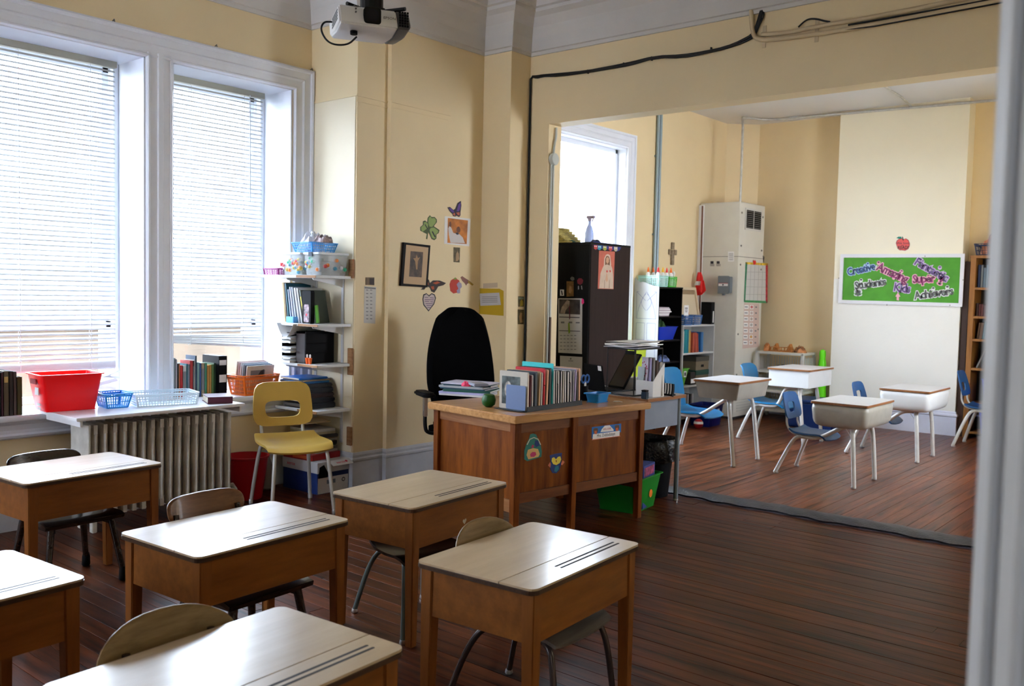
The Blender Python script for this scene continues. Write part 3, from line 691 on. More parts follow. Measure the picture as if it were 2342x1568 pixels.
wc2 = wood_chair('brown wooden chair with slim curved back and glossy black seat at middle left desk', (-3.045, 2.03, 0), R_(4), BROWNP, DARKP, DARKP, bw=0.36)
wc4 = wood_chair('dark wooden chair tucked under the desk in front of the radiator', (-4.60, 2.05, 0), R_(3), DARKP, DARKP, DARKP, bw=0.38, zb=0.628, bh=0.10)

# ================================================================ YELLOW CHAIR
YEL = mat('mustard_yellow_plastic', (0.50, 0.31, 0.055), 0.36, noise=0.04, nscale=6)
YCX = ((onz(588, 1015, .45)+onz(762, 1030, .45))/2)
yt = thing('plastic_chair', 'mustard yellow plastic chair with a slot in its back by the shelves', 'chair', (-5.05, 3.755, 0), R_(-20))
yt.scale = (1.08, 1.08, 1.04)
def yseat(u, v):
    w = 0.43*(0.80+0.2*math.sin(math.pi*(0.15+0.6*u))); y = (v-0.5)*w
    z = 0.445-0.016*math.sin(math.pi*u)*(1-(2*v-1)**2)+(0.03*(1-u*4)**2 if u < 0.25 else 0)-(0.035*((u-0.78)/0.22)**2 if u > 0.78 else 0)+0.008*(2*v-1)**2
    k = abs(2*v-1)**3
    return (-0.20+u*0.42-0.045*k*max(0, (u-0.5)*2)**2+0.02*k*max(0, (0.5-u)*2)**2, y, z)
MB().grid(yseat, 15, 13, 0.014).build('seat', YEL, yt, smooth_=True)
# back with slot : strips around the hole
def ybx(y, z): return -0.235-0.16*(z-0.62)+0.30*y*y
def yback():
    M_ = MB(); th = 0.016
    outer, inner = [], []
    n = 40
    for k in range(n):
        a = 2*math.pi*k/n; ca, sa = math.cos(a), math.sin(a)
        def sup(ca, sa, hx, hz, p): 
            d = (abs(ca)**p+abs(sa)**p)**(-1/p); return ca*d*hx, sa*d*hz
        oy, oz = sup(ca, sa, 0.19, 0.145, 5.5); iy, iz = sup(ca, sa, 0.116, 0.055, 4.5)
        zo = 0.665+oz; oy *= 1.0-0.42*(zo-0.665)*(1 if zo > .665 else 0.5)
        zi = 0.630+iz; iy *= 1-1.6*(0.63-zi) if zi < .63 else 1-0.5*(zi-0.63)
        outer.append((oy, zo)); inner.append((iy, zi))
    def P(y, z, f): return Vector((ybx(y, z)+(th/2 if f else -th/2), y, z))
    mid = [((o[0]*0.5+i[0]*0.5), (o[1]*0.5+i[1]*0.5)) for o, i in zip(outer, inner)]
    loops = [[P(*p, True) for p in outer], [P(*p, True) for p in mid], [P(*p, True) for p in inner], [P(*p, False) for p in inner], [P(*p, False) for p in mid], [P(*p, False) for p in outer]]
    M_.rings(loops, False, closed=True); return M_
yback().build('backrest', YEL, yt, 0.0, smooth_=True)
for s in (-1, 1):
    MB().tube([(0.05, s*0.13, 0.425), (0.15, s*0.155, 0.425), (0.185, s*0.165, 0.38), (0.225, s*0.195, 0.01)], 0.0125, 10, smoothpath=3).build('leg', GREYM, yt, smooth_=True)
    MB().tube([(-0.02, s*0.12, 0.425), (-0.15, s*0.145, 0.425), (-0.20, s*0.16, 0.37), (-0.26, s*0.195, 0.01)], 0.0125, 10, smoothpath=3).build('leg', GREYM, yt, smooth_=True)
    MB().tube([(-0.08, s*0.12, 0.428), (-0.20, s*0.13, 0.43), (-0.235, s*0.135, 0.47), (-0.245, s*0.135, 0.56)], 0.011, 10, smoothpath=3).build('back_post', GREYM, yt, smooth_=True)
for fx in (0.225, -0.26):
    for s in (-1, 1): MB().lathe([(0.015, 0), (0.016, 0.02), (0.0135, 0.03)], 10, (fx, s*0.195, 0)).build('foot_glide', CHROME, yt, smooth_=True)

# ================================================================ FAR ROOM combo desks
CBT = mat('pale_grey_laminate', (0.56, 0.53, 0.51), 0.3, noise=0.03, nscale=20)
CBE = wood('brown_laminate_edge', (0.20, 0.075, 0.02), (0.32, 0.13, 0.045), 'y', 5, 0.4)
CBB = mat('grey_putty_metal_bin', (0.36, 0.335, 0.28), 0.42, noise=0.08, nscale=12, metal=0.1)
CBW = mat('white_metal_bin', (0.66, 0.66, 0.64), 0.4, noise=0.03)
TUBEP = mat('pale_grey_painted_tube', (0.60, 0.58, 0.54), 0.35, metal=0.15, noise=0.08, nscale=20)
BLUEC = mat('faded_navy_blue_plastic', (0.022, 0.085, 0.22), 0.38, noise=0.12, nscale=9)
BLUEB = mat('bright_sky_blue_plastic', (0.004, 0.15, 0.34), 0.36, noise=0.05, nscale=6)
def combo(label, x1, y0, y1, zt, chairx, zs, zback, blue, binm, rounded, bin_h=0.13, chair_y=None, seat_w=0.36, slot=True, depth=0.46, name='combination_desk', desk=True, hole=True, bpitch=0.0, sd=0.36):
    """x1: desk edge away from the sitter; sitter on the -x side facing +x; origin under the desk centre"""
    yc = (y0+y1)/2; x0 = x1-depth; xc = (x0+x1)/2
    t = thing(name, label, 'desk', (xc, yc, 0), 0, 'combination chair desks in the far room')
    w = y1-y0; cy = (chair_y if chair_y is not None else yc)-yc
    if desk:
        top = rrect(-depth/2, -w/2, depth/2, w/2, 0.02, 4)
        MB().prism(top, zt-0.020, zt-0.002).build('desktop_edge', CBE, t, 0.003)
        MB().prism(rrect(-depth/2+0.003, -w/2+0.003, depth/2-0.003, w/2-0.003, 0.018, 4), zt-0.002, zt).build('desktop', CBT, t)
        zb = zt-0.03-bin_h
        if rounded:
            rg = []
            for (zz_, ins) in ((zt-0.0225, 0.012), (zt-0.03, 0.004), (zt-0.06, 0.0), (zb+0.06, 0.008), (zb+0.035, 0.014), (zb+0.016, 0.026), (zb+0.005, 0.044), (zb, 0.07)):
                rg.append([Vector((p[0], p[1], zz_)) for p in rrect(-depth/2+ins, -w/2+ins, depth/2-ins, w/2-ins, 0.055, 5)])
            MB().rings(rg, True).build('book_bin', binm, t, smooth_=True)
        else:
            B = MB().frus((0.0, 0, zb), depth-0.03-0.06, w-0.09, (0.0, 0, zt-0.021), depth-0.03, w-0.05) if bin_h < 0.15 else MB().box(-depth/2+0.015, depth/2-0.02, -w/2+0.02, w/2-0.02, zb, zt-0.021)
            B.build('book_bin', binm, t, 0.004)
        # splayed front legs with a cross bar
        zl = zb-0.012
        for s in (-1, 1):
            MB().tube([(depth*0.10, s*0.06, zl), (depth*0.16, s*(w*0.30), zl), (depth*0.20, s*(w*0.36), zl-0.035), (depth*0.34 if not rounded else depth*0.26, s*w*0.37, 0.008)], 0.0185, 10, smoothpath=3).build('leg', TUBEP, t, smooth_=True)
        # side arm down to the chair
        sx = chairx-xc
        ya2 = cy-seat_w*0.42; ya = max(-w*0.30, min(w*0.30, ya2))
        MB().tube([(depth*0.14, ya*0.6, zl), (-depth*0.10, ya, zl-0.006), (-depth*0.22, ya, zl-0.03), (sx+sd*0.30, ya2, zs-0.022), (sx+sd*0.10, ya2, zs-0.034), (sx-0.08, ya2+0.02, zs-0.034)], 0.0175, 10, smoothpath=2).build('side_arm', TUBEP, t, smooth_=True)
        MB().tube([(-depth*0.05, -w*0.12, zl-0.01), (depth*0.20, -w*0.28, zl-0.11)], 0.003, 6).build('stay_wire', TUBEP, t)
    sx = chairx-xc
    def seat(u, v):
        ww = seat_w*(0.86+0.14*math.sin(math.pi*(0.1+0.7*u))); k = abs(2*v-1)
        z = zs-0.010*math.sin(math.pi*u)+0.012*k*k-(0.045*((u-0.75)/0.25)**2 if u > 0.75 else 0)+(0.02*(1-u*5)**2 if u < 0.2 else 0)
        return (sx-sd/2+u*sd*(1-0.05*k**4), cy+(v-0.5)*ww, z)
    MB().grid(seat, 13, 9, 0.014).build('seat', blue, t, smooth_=True)
    bh = zback-zs-0.10 if slot else zback-zs-0.02
    zb0 = zback-bh
    def bx(y, z): return sx-sd/2-0.01-0.26*(z-zs)+0.55*y*y
    if slot:
        outer, inner = [], []; n = 36; zc = (zb0+zback)/2
        for k in range(n):
            a = 2*math.pi*k/n; ca, sa = math.cos(a), math.sin(a)
            d = (abs(ca)**5+abs(sa)**5)**-0.2; oy = ca*d*0.16; oz = sa*d*bh/2
            d2 = (abs(ca)**4+abs(sa)**4)**-0.25; iy = ca*d2*0.062; iz = sa*d2*0.045
            f = 1-0.9*(oz)*(1 if oz > 0 else 0.25); fi = 1+3.0*iz
            outer.append((oy*f, zc+oz)); inner.append((iy*fi, zb0+0.095+iz))
        th = 0.012; P = lambda y, z, f: Vector((bx(y, z)+(th/2 if f else -th/2), cy+y, z))
        mid = [((a[0]+b[0])/2, (a[1]+b[1])/2) for a, b in zip(outer, inner)]
        MB().rings([[P(*p, True) for p in outer], [P(*p, True) for p in mid], [P(*p, True) for p in inner], [P(*p, False) for p in inner], [P(*p, False) for p in mid], [P(*p, False) for p in outer]], False, closed=True).build('backrest', blue, t, smooth_=True)
    else:
        def back(u, v):
            y = (v-0.5)*2; half = 0.17*(1-0.12*max(0, (u-0.8)/0.2)**2)*(0.86+0.14*min(1, u*1.5)); z = zb0+u*bh-0.014*abs(y)**4*(u > .9)
            return (bx(y*half, z)-0.02*max(0, (u-0.85)/0.15)**2, cy+y*half, z)
        MB().grid(back, 11, 11, 0.013).build('backrest', blue, t, smooth_=True)
    for s in (-1, 1):
        if slot: MB().tube([(sx, cy+s*0.10, zs-0.03), (sx-sd*0.45, cy+s*0.11, zs-0.028), (sx-sd/2-0.045, cy+s*0.115, zs+0.04), (bx(0.1, zb0+0.04)-0.006, cy+s*0.11, zb0+0.05)], 0.0095, 8, smoothpath=3).build('back_post', TUBEP, t, smooth_=True)
        MB().tube([(sx+0.05, cy+s*0.10, zs-0.03), (sx-sd*0.28, cy+s*0.14, zs-0.032), (sx-sd*0.42, cy+s*0.16, zs-0.075), (sx-sd*0.42-0.115, cy+s*0.225, 0.008)], 0.0165, 10, smoothpath=3).build('leg', TUBEP, t, smooth_=True)
    for lg in [o for o in kids(t) if o.name.startswith('leg')]:
        ws = sorted(lg.data.vertices, key=lambda v: v.co.z)[:8]; cx = sum(v.co.x for v in ws)/8; cyy = sum(v.co.y for v in ws)/8
        MB().lathe([(0.017, 0), (0.021, 0.004), (0.0205, 0.016)], 10, (cx, cyy, 0)).build('foot_glide', CHROME, lg, smooth_=True)
    return t
combo('grey rounded-bin chair desk with a navy holed chair back, nearest the floor strip', -2.39, 7.18, 7.84, 0.68, -2.97, 0.365, 0.69, BLUEC, CBB, True, 0.175, chair_y=7.64, sd=0.34)
combo('grey rounded-bin chair desk standing before the pale chimney breast at the right', -2.37, 8.78, 9.46, 0.68, -2.91, 0.365, 0.69, BLUEC, CBW, True, 0.175, chair_y=9.15, sd=0.34)
combo('tall grey tapered-bin chair desk with bright blue seat, nearest the side table', -3.54, 7.33, 8.0, 0.76, -4.25, 0.40, 0.79, BLUEB, CBB, False, 0.135, chair_y=7.90, slot=False, sd=0.42, seat_w=0.40)
combo('tall chair desk with a white square bin and bright blue seat before the rack', -3.53, 8.87, 9.52, 0.79, -4.05, 0.405, 0.785, BLUEB, CBW, False, 0.16, chair_y=9.20, slot=False, sd=0.42, seat_w=0.40)
combo('chair desk with navy seat at the right edge, mostly hidden by the door casing', -1.60, 9.95, 10.62, 0.70, -2.22, 0.425, 0.785, BLUEC, CBB, True, 0.175, chair_y=10.38, slot=True, sd=0.40)

# ================================================================ TEACHER DESK
TDM = wood('worn_teacher_desk_oak', (0.085, 0.018, 0.002), (0.23, 0.062, 0.007), 'z', 2.6, 0.45, spec=0.15, bump=0.10, stretch=7)
TDR = wood('lighter_worn_oak_rail', (0.20, 0.070, 0.02), (0.34, 0.15, 0.055), 'x', 3, 0.42, bump=0.10)
TDT = wood('golden_oak_desktop', (0.34, 0.155, 0.045), (0.52, 0.27, 0.10), 'y', 3, 0.30, coat=0.15, bump=0.05)
ZD = 0.785
tN = onz(1179.5, 952, ZD); tR = onz(1491, 919.5, ZD); tL = onz(1000.6, 914.7, ZD)
ey = (tR-tN); TLEN = ey.length; ey.normalize(); ex = Vector((-ey.y, ex_ := ey.x, 0)); TDEP = 0.84
rzd = math.atan2(ey.y, ey.x)-math.pi/2
# local frame: origin at near corner floor, +y along the front, -x into the desk depth
tdM = Matrix.Translation((tN.x, tN.y, 0)) @ Matrix.Rotation(rzd, 4, 'Z')
td = thing('teacher_desk', 'large worn oak teacher desk with stickers on its front panels', 'desk', M=tdM)
L_, Dp = TLEN, TDEP
MB().prism(rrect(-Dp, 0, 0, L_, 0.012, 3), ZD-0.045, ZD).build('desktop', TDT, td, 0.006)
i0 = 0.03
# corner and middle legs
for (lx, ly) in ((-i0-0.025, i0+0.025), (-i0-0.025, L_-i0-0.025), (-Dp+i0+0.025, i0+0.025), (-Dp+i0+0.025, L_-i0-0.025), (-i0-0.02, L_*0.43)):
    MB().frus((lx, ly, 0), 0.042, 0.042, (lx, ly, ZD-0.045), 0.05, 0.05).build('leg', TDM, td, 0.003)
# front (faces +x): top rails, two panels, bottom rails
xf = -i0-0.012
def tpart(nm, m_, *b): MB().box(*b).build(nm, m_, td, 0.002)
TDRY = wood('lighter_worn_oak_rail_long', (0.10, 0.027, 0.006), (0.19, 0.060, 0.016), 'y', 3, 0.42, bump=0.10)
ym = L_*0.43
for (a, b) in ((i0+0.05, ym-0.025), (ym+0.025, L_-i0-0.05)):
    tpart('front_rail', TDRY, xf-0.022, xf, a, b, ZD-0.045-0.065, ZD-0.045)
    tpart('front_rail', TDRY, xf-0.022, xf, a, b, 0.255, 0.315)
    tpart('front_panel', TDM, xf-0.022, xf-0.010, a, b, 0.315, ZD-0.11)
# side (faces -y)
ys = i0+0.012
tpart('side_rail', TDR, -Dp+i0+0.05, -i0-0.05, ys, ys+0.022, ZD-0.045-0.06, ZD-0.045)
tpart('side_rail', TDR, -Dp+i0+0.05, -i0-0.05, ys, ys+0.022, 0.20, 0.275)
tpart('side_panel', TDM, -Dp+i0+0.05, -i0-0.05, ys+0.010, ys+0.022, 0.275, ZD-0.105)
tpart('side_panel', TDM, -Dp+i0+0.05, -i0-0.05, L_-ys-0.022, L_-ys-0.010, 0.20, ZD-0.05)
# pedestals with drawers on the sitter side
for (a, b) in ((0.06, 0.44), (L_-0.44, L_-0.06)):
    tpart('pedestal', TDM, -Dp+0.06, -0.30, a, b, 0.20, ZD-0.05)
    for k in range(3):
        z0_ = 0.215+k*0.17; tpart('drawer', TDR, -Dp+0.04, -Dp+0.06, a+0.015, b-0.015, z0_, z0_+0.155)
for dr in [o for o in kids(td) if o.name.startswith('drawer')]:
    v = [x.co for x in dr.data.vertices]; yc = sum(p.y for p in v)/len(v); zc_ = sum(p.z for p in v)/len(v)
    MB().cbox((-Dp+0.03, yc, zc_), 0.02, 0.09, 0.012).build('handle', CHROME, dr, 0.003)
# stickers on the front, frame on the +x face
def tdface(y, z, dx=0.0006): return tdM @ face_x((xf-0.010+dx, y, z))
TEAL = c('teal_felt', 0.02, 0.17, 0.14); TEAL2 = c('blue_teal_felt', 0.01, 0.16, 0.24); CREAMF = c('cream_orange_print', 0.65, 0.42, 0.16); MAG = c('magenta_print', 0.45, 0.03, 0.12); NAVY = c('navy_print', 0.01, 0.03, 0.16); YELP = c('yellow_print', 0.75, 0.58, 0.06); PINKO = c('salmon_print', 0.60, 0.17, 0.09)
def on_front(px, py):   # pixel -> local y,z on the front panel
    P0 = tdM @ Vector((xf-0.009, 0, 0)); nrm = tdM.to_3x3() @ Vector((1, 0, 0)); d = ray(px, py); s = (P0-EYE).dot(nrm)/d.dot(nrm); p = tdM.inverted() @ (EYE+d*s); return p.y, p.z
def pix_poly(M4, pts, org):   # pixel outline -> local polygon in a face frame
    out = []; inv = M4.inverted(); n = M4.to_3x3() @ Vector((0, 0, 1)); o = M4.to_translation()
    for (px, py) in pts:
        d = ray(px, py); s = (o-EYE).dot(n)/d.dot(n); p = inv @ (EYE+d*s); out.append((p.x, p.y))
    return out
y_, z_ = on_front(1218, 1024); F = tdface(y_, z_)
t = thing('backpack_sticker', 'teal paper backpack cut-out on the left front panel of the teacher desk', 'sticker', M=F)
body = pix_poly(F, [(1199, 1050), (1199, 1030), (1204, 1014), (1210, 1002), (1212, 993), (1219, 991), (1226, 993), (1230, 1003), (1236, 1015), (1239, 1032), (1238, 1044), (1206, 1054)], None)
polys('cut_out', TEAL, t, [body], 0, 0.0012)
polys('zip_line', c('pale_print', 0.5, 0.5, 0.38), t, [pix_poly(F, [(1204, 1016), (1211, 1003), (1221, 999), (1231, 1003), (1237, 1016), (1235, 1017), (1230, 1005), (1221, 1001), (1212, 1005), (1206, 1017)], None)], 0.0012, 0.0018)
polys('pocket', CREAMF, t, [pix_poly(F, [(1204, 1040), (1207, 1028), (1219, 1024), (1230, 1026), (1234, 1038), (1231, 1044), (1208, 1050)], None)], 0.0012, 0.0020)
polys('apple_print', MAG, t, [pix_poly(F, [(1212, 1038), (1217, 1033), (1224, 1033), (1226, 1039), (1221, 1044), (1213, 1044)], None), pix_poly(F, [(1214, 1023), (1217, 1016), (1221, 1018), (1219, 1024)], None)], 0.0020, 0.0026)
polys('blue_print', NAVY, t, [pix_poly(F, [(1224, 1006), (1231, 1008), (1234, 1018), (1226, 1022), (1222, 1016)], None)], 0.0012, 0.0018)
y_, z_ = on_front(1272, 1060); F = tdface(y_, z_)
t = thing('owl_sticker', 'blue paper owl cut-out with yellow face on the teacher desk panel', 'sticker', M=F)
polys('cut_out', NAVY, t, [pix_poly(F, [(1257, 1041), (1270, 1037), (1285, 1035), (1284, 1048), (1283, 1062), (1279, 1075), (1272, 1082), (1263, 1081), (1258, 1072), (1260, 1060)], None)], 0, 0.0012)
polys('face', YELP, t, [pix_poly(F, [(1261, 1054), (1262, 1047), (1267, 1045), (1271, 1050), (1276, 1044), (1281, 1043), (1283, 1050), (1280, 1058), (1272, 1063), (1265, 1061)], None)], 0.0012, 0.0020)
polys('belly', TEAL2, t, [pix_poly(F, [(1269, 1066), (1277, 1064), (1278, 1072), (1272, 1079), (1267, 1077)], None)], 0.0012, 0.0020)
polys('beak', c('dark_red_print', 0.3, 0.06, 0.02), t, [pix_poly(F, [(1270, 1052), (1273, 1052), (1272, 1058)], None)], 0.0020, 0.0026)
polys('wing', PINKO, t, [pix_poly(F, [(1253, 1064), (1258, 1056), (1262, 1066), (1258, 1069)], None)], 0, 0.001)
polys('wing', PINKO, t, [pix_poly(F, [(1282, 1062), (1287, 1052), (1291, 1056), (1286, 1063)], None)], 0, 0.001)
y_, z_ = on_front(1385, 986); F = tdface(y_, z_, 0.0008)
t = thing('name_plate', 'blue and white paper name plate with handwriting on the right front panel', 'sign', M=F)
polys('card', c('bright_blue_print', 0.01, 0.13, 0.45), t, [pix_poly(F, [(1353, 1002), (1353.5, 976.5), (1420.5, 968), (1420, 988)], None)], 0, 0.0010)
polys('white_band', PAPER, t, [pix_poly(F, [(1355, 1004), (1356, 992.5), (1417, 984.5), (1416.5, 996)], None), pix_poly(F, [(1373, 988), (1376, 981), (1383, 973), (1394, 972), (1403, 982), (1403, 985)], None)], 0.001, 0.0015)
polys('border', c('salmon_edge', 0.7, 0.25, 0.18), t, [pix_poly(F, [(1353, 1006), (1355, 1003.5), (1417, 995.5), (1419, 997)], None)], 0.0008, 0.0014)
wy, wz = pix_poly(F, [(1386, 994)], None)[0]
put_text('Mrs. Dobbelsteyn', 0.031, INK, t, (wy, wz), 0.0017, 0.0003, deg=0, sx=0.80)
wy, wz = pix_poly(F, [(1388, 980.5)], None)[0]
put_text('WELCOME', 0.018, c('red_ink', 0.5, 0.04, 0.05), t, (wy, wz), 0.0017, 0.0003, sx=0.9)
for (px, py) in ((1362, 984), (1411, 977)):
    polys('owl_print', c('brown_print', 0.10, 0.05, 0.03), t, [pix_poly(F, [(px-5, py+3), (px-5, py-4), (px, py-6), (px+5, py-5), (px+5, py+2), (px+2, py+8), (px-2, py+8)], None)], 0.0012, 0.0018)
    polys('owl_belly', c('orange_print', 0.6, 0.12, 0.03), t, [pix_poly(F, [(px-3, py+8), (px-3, py+1), (px+2, py), (px+3, py+7)], None)], 0.0018, 0.0022)

# ================================================================ BASKETS, BOOKS AND BOXES
def basket(name, label, cat, loc, rz, w, d, h, m, taper=0.82, rim=0.008, rows=3, cols=12, wall='slots', handles=False, group=None, lip=0.0):
    """open container, w along x, d along y; lattice walls as one part, solid rim and base"""
    t = thing(name, label, cat, loc, rz, group)
    w0, d0 = w*taper, d*taper
    MB().frus((0, 0, 0), w0, d0, (0, 0, 0.004), w0, d0).build('base', m, t)
    def ringpts(f, z, o=0.0, r=0.02):
        W_ = w0+(w-w0)*f+o*2; D_ = d0+(d-d0)*f+o*2; return [Vector((p[0], p[1], z)) for p in rrect(-W_/2, -D_/2, W_/2, D_/2, min(r, W_/3), 3)]
    if wall == 'solid':
        MB().rings([ringpts(0, 0), ringpts(1, h), ringpts(1, h, -0.004), ringpts(0, 0.004, -0.004)], False, closed=True).build('side_wall', m, t, smooth_=True)
    else:
        M_ = MB()
        def lerp(a, b, k): return a+(b-a)*k
        for (sx, sy) in ((0, -1), (0, 1), (-1, 0), (1, 0)):
            def P(s, f):
                W_ = lerp(w0, w, f)/2; D_ = lerp(d0, d, f)/2
                return Vector((s*W_, sy*D_, h*f)) if sx == 0 else Vector((sx*W_, s*D_, h*f))
            n = cols if sx == 0 else max(4, int(cols*d/w)); nv = Vector((sx, sy, 0))*0.0012
            for k in range(n+1):
                s = -0.97+1.94*k/n; bw_ = 0.0022 if 0 < k < n else 0.006
                tv = Vector((bw_, 0, 0)) if sx == 0 else Vector((0, bw_, 0))
                a, b = P(s, 0.02), P(s, 0.97)
                M_.add([a-tv-nv, a+tv-nv, a+tv+nv, a-tv+nv, b-tv-nv, b+tv-nv, b+tv+nv, b-tv+nv], [(0,3,2,1),(4,5,6,7),(0,1,5,4),(1,2,6,5),(2,3,7,6),(3,0,4,7)])
            for r in range(rows+1):
                f = 0.03+0.80*r/rows; hh = 0.0025 if 0 < r < rows else h*0.06
                a, b = P(-0.97, f), P(0.97, f); up = Vector((0, 0, hh))
                M_.add([a-up-nv, b-up-nv, b-up+nv, a-up+nv, a+up-nv, b+up-nv, b+up+nv, a+up+nv], [(0,3,2,1),(4,5,6,7),(0,1,5,4),(1,2,6,5),(2,3,7,6),(3,0,4,7)])
        o = M_.build('lattice_wall', m, t); o['kind'] = 'stuff'
    MB().rings([ringpts(1, h-0.006, 0.0, 0.02), ringpts(1, h-0.006, rim+lip, 0.03), ringpts(1, h, rim+lip, 0.03), ringpts(1, h, 0, 0.02)], False, closed=True).build('rim', m, t)
    if handles:
        for s in (-1, 1): MB().cbox((s*(w/2+rim+0.006), 0, h-0.004), 0.022, d*0.4, 0.008).build('handle', m, t, 0.003)
    return t
_bc = {}
def bcol(col, rough=0.5):
    k = 'book_cloth_%02x%02x%02x' % tuple(int(x*255) for x in col)
    return mat(k, col, rough, noise=0.05, nscale=30)
def book(label, loc, rz, th, h, dep, col, cat='book', lean=0.0, group=None, name='book', lie=False, spine=True):
    """spine towards +x at the origin, thickness along y, standing on z=0 (or lying when lie)"""
    M4 = Matrix.Translation(Vector(loc)) @ Matrix.Rotation(rz, 4, 'Z')
    if lean: M4 = M4 @ Matrix.Translation((0, -th/2 if lean > 0 else th/2, 0)) @ Matrix.Rotation(lean, 4, 'X') @ Matrix.Translation((0, th/2 if lean > 0 else -th/2, 0))
    if lie: M4 = M4 @ Matrix.Translation((0, 0, th/2)) @ Matrix.Rotation(R_(90), 4, 'X') @ Matrix.Translation((0, 0, -h/2))
    t = thing(name, label, cat, M=M4, group=group)
    c_ = max(0.0012, th*0.08)
    M_ = MB().box(-dep, 0, -th/2, -th/2+c_, 0, h).box(-dep, 0, th/2-c_, th/2, 0, h).box(-c_*1.2, 0, -th/2, th/2, 0, h)
    o = M_.build('cover', bcol(col), t); 
    MB().box(-dep+0.004, -c_*1.2, -th/2+c_, th/2-c_, 0.003, h-0.004).build('pages', PAGES, t)
    return t
def cname(col): return col
GOLDP = c('gold_print', 0.55, 0.42, 0.15); WHITEP = c('white_print', 0.75, 0.75, 0.75)
def spine_label(t, th, z0, z1, m): MB().box(-0.0002, 0.0008, -th*0.36, th*0.36, z0, z1).build('spine_label', m, t)

# --- window sill, left: dark row
SZ = 0.7005
cols_l = [((0.20, 0.36, 0.42), 'pale blue folder', 0.022, 0.245), ((0.055, 0.055, 0.045), 'grey-green book', 0.030, 0.262), ((0.008, 0.008, 0.009), 'black book', 0.026, 0.262), ((0.05, 0.012, 0.025), 'dark maroon book', 0.012, 0.262), ((0.10, 0.085, 0.05), 'olive tan book', 0.030, 0.268), ((0.018, 0.017, 0.018), 'black hardback', 0.022, 0.266), ((0.07, 0.06, 0.055), 'brown-grey book', 0.018, 0.262), ((0.045, 0.055, 0.015), 'mossy green book', 0.030, 0.23)]
y = 2.105
for i, (cl, nm, th, h) in enumerate(cols_l):
    b = book('%s, %s from the left in the row left of the red bin' % (nm, ORD[i]), (-5.765, y+th/2, SZ), R_(0), th, h, 0.20, cl, group='dark books left of the red bin'); y += th+0.0015
    if i in (1, 4): spine_label(b, th, 0.20, 0.235, GOLDP)
# --- red bin
REDP = mat('bright_red_plastic', (0.95, 0.004, 0.008), 0.32, noise=0.02)
rb = basket('storage_bin', 'large bright red plastic bin with white name sticker on the window sill', 'bin', (-5.70, 2.532, 0.7235), R_(-5), 0.26, 0.36, 0.225, REDP, taper=0.80, wall='solid', lip=0.004)
M4 = Matrix.Identity(4)
MB().box(0.118, 0.1225, -0.02, 0.055, 0.170, 0.196).build('name_sticker', PAPER, rb, 0.0)
o = kids(rb)[-1]
for o in kids(rb):
    if o.name.startswith('name_sticker'): o.rotation_euler = (0, 0, 0)
for nm, b_ in (('hand_slot', (-0.055, 0.045, -0.1835, -0.179, 0.165, 0.195)), ('barcode_sticker', (0.0, 0.06, -0.1745, -0.170, 0.10, 0.145)), ('barcode_sticker', (0.0, 0.055, -0.164, -0.1605, 0.035, 0.05)), ('barcode_sticker', (0.0, 0.05, -0.160, -0.157, 0.010, 0.024))):
    MB().box(*b_).build(nm, PAPER if 'bar' in nm else c('dark_red', 0.3, 0.003, 0.006), rb)
# --- baskets on the radiator shelf
BLUP = mat('sky_blue_plastic', (0.03, 0.30, 0.72), 0.4)
basket('basket', 'small sky blue slotted basket beside the red bin', 'basket', (-5.61, 2.79, 0.7225), R_(-6), 0.19, 0.17, 0.095, BLUP, taper=0.74, cols=12, rows=2, lip=0.004, handles=True)
WBP = mat('frosted_white_plastic', (0.66, 0.78, 0.86), 0.4)
basket('basket', 'frosted white rectangular letter basket on the radiator shelf', 'basket', (-5.57, 3.10, 0.7225), R_(-14), 0.26, 0.40, 0.080, WBP, taper=0.93, cols=14, rows=4, handles=False)
bk = book('thick burgundy hardback lying flat at the right end of the radiator shelf', (-5.335, 3.38, 0.7225), R_(-22), 0.045, 0.16, 0.22, (0.075, 0.012, 0.028), lie=True)
# --- right sill row
rowr = [((0.16, 0.17, 0.17), 'grey', 0.013, 0.29), ((0.45, 0.42, 0.45), 'pale grey', 0.013, 0.28), ((0.015, 0.013, 0.013), 'black', 0.014, 0.25), ((0.75, 0.22, 0.08), 'thin orange', 0.009, 0.25), ((0.42, 0.012, 0.015), 'red', 0.026, 0.235), ((0.55, 0.55, 0.54), 'white printed', 0.032, 0.232), ((0.02, 0.16, 0.22), 'teal', 0.010, 0.245), ((0.16, 0.19, 0.24), 'slate blue', 0.020, 0.24), ((0.40, 0.02, 0.022), 'bright red', 0.028, 0.265), ((0.06, 0.015, 0.01), 'dark brown', 0.011, 0.265), ((0.55, 0.53, 0.48), 'off-white', 0.009, 0.27), ((0.012, 0.05, 0.11), 'tall navy', 0.013, 0.30), ((0.16, 0.30, 0.30), 'pale teal', 0.026, 0.25), ((0.02, 0.08, 0.26), 'cobalt blue', 0.016, 0.245), ((0.38, 0.29, 0.17), 'tan', 0.030, 0.245), ((0.04, 0.22, 0.13), 'green', 0.022, 0.245), ((0.55, 0.25, 0.04), 'amber', 0.022, 0.225), ((0.50, 0.27, 0.06), 'golden', 0.020, 0.228), ((0.09, 0.19, 0.05), 'leaf green', 0.022, 0.232), ((0.03, 0.07, 0.035), 'bottle green', 0.018, 0.24)]
y = 3.372
sc_ = (3.70-3.372)/sum(r[2]+0.0015 for r in rowr)
for i, (cl, nm, th, h) in enumerate(rowr):
    th *= sc_
    b = book('%s book, %s from the left in the coloured row on the right window sill' % (nm, ORD[i]), (-5.90, y+th/2, SZ), R_(0), th, h, 0.13, cl, group='coloured books on the right window sill'); y += th+0.0015*sc_
    if i in (5, 9, 14): spine_label(b, th, 0.05, h-0.04, c('grey_print', 0.2, 0.2, 0.22))
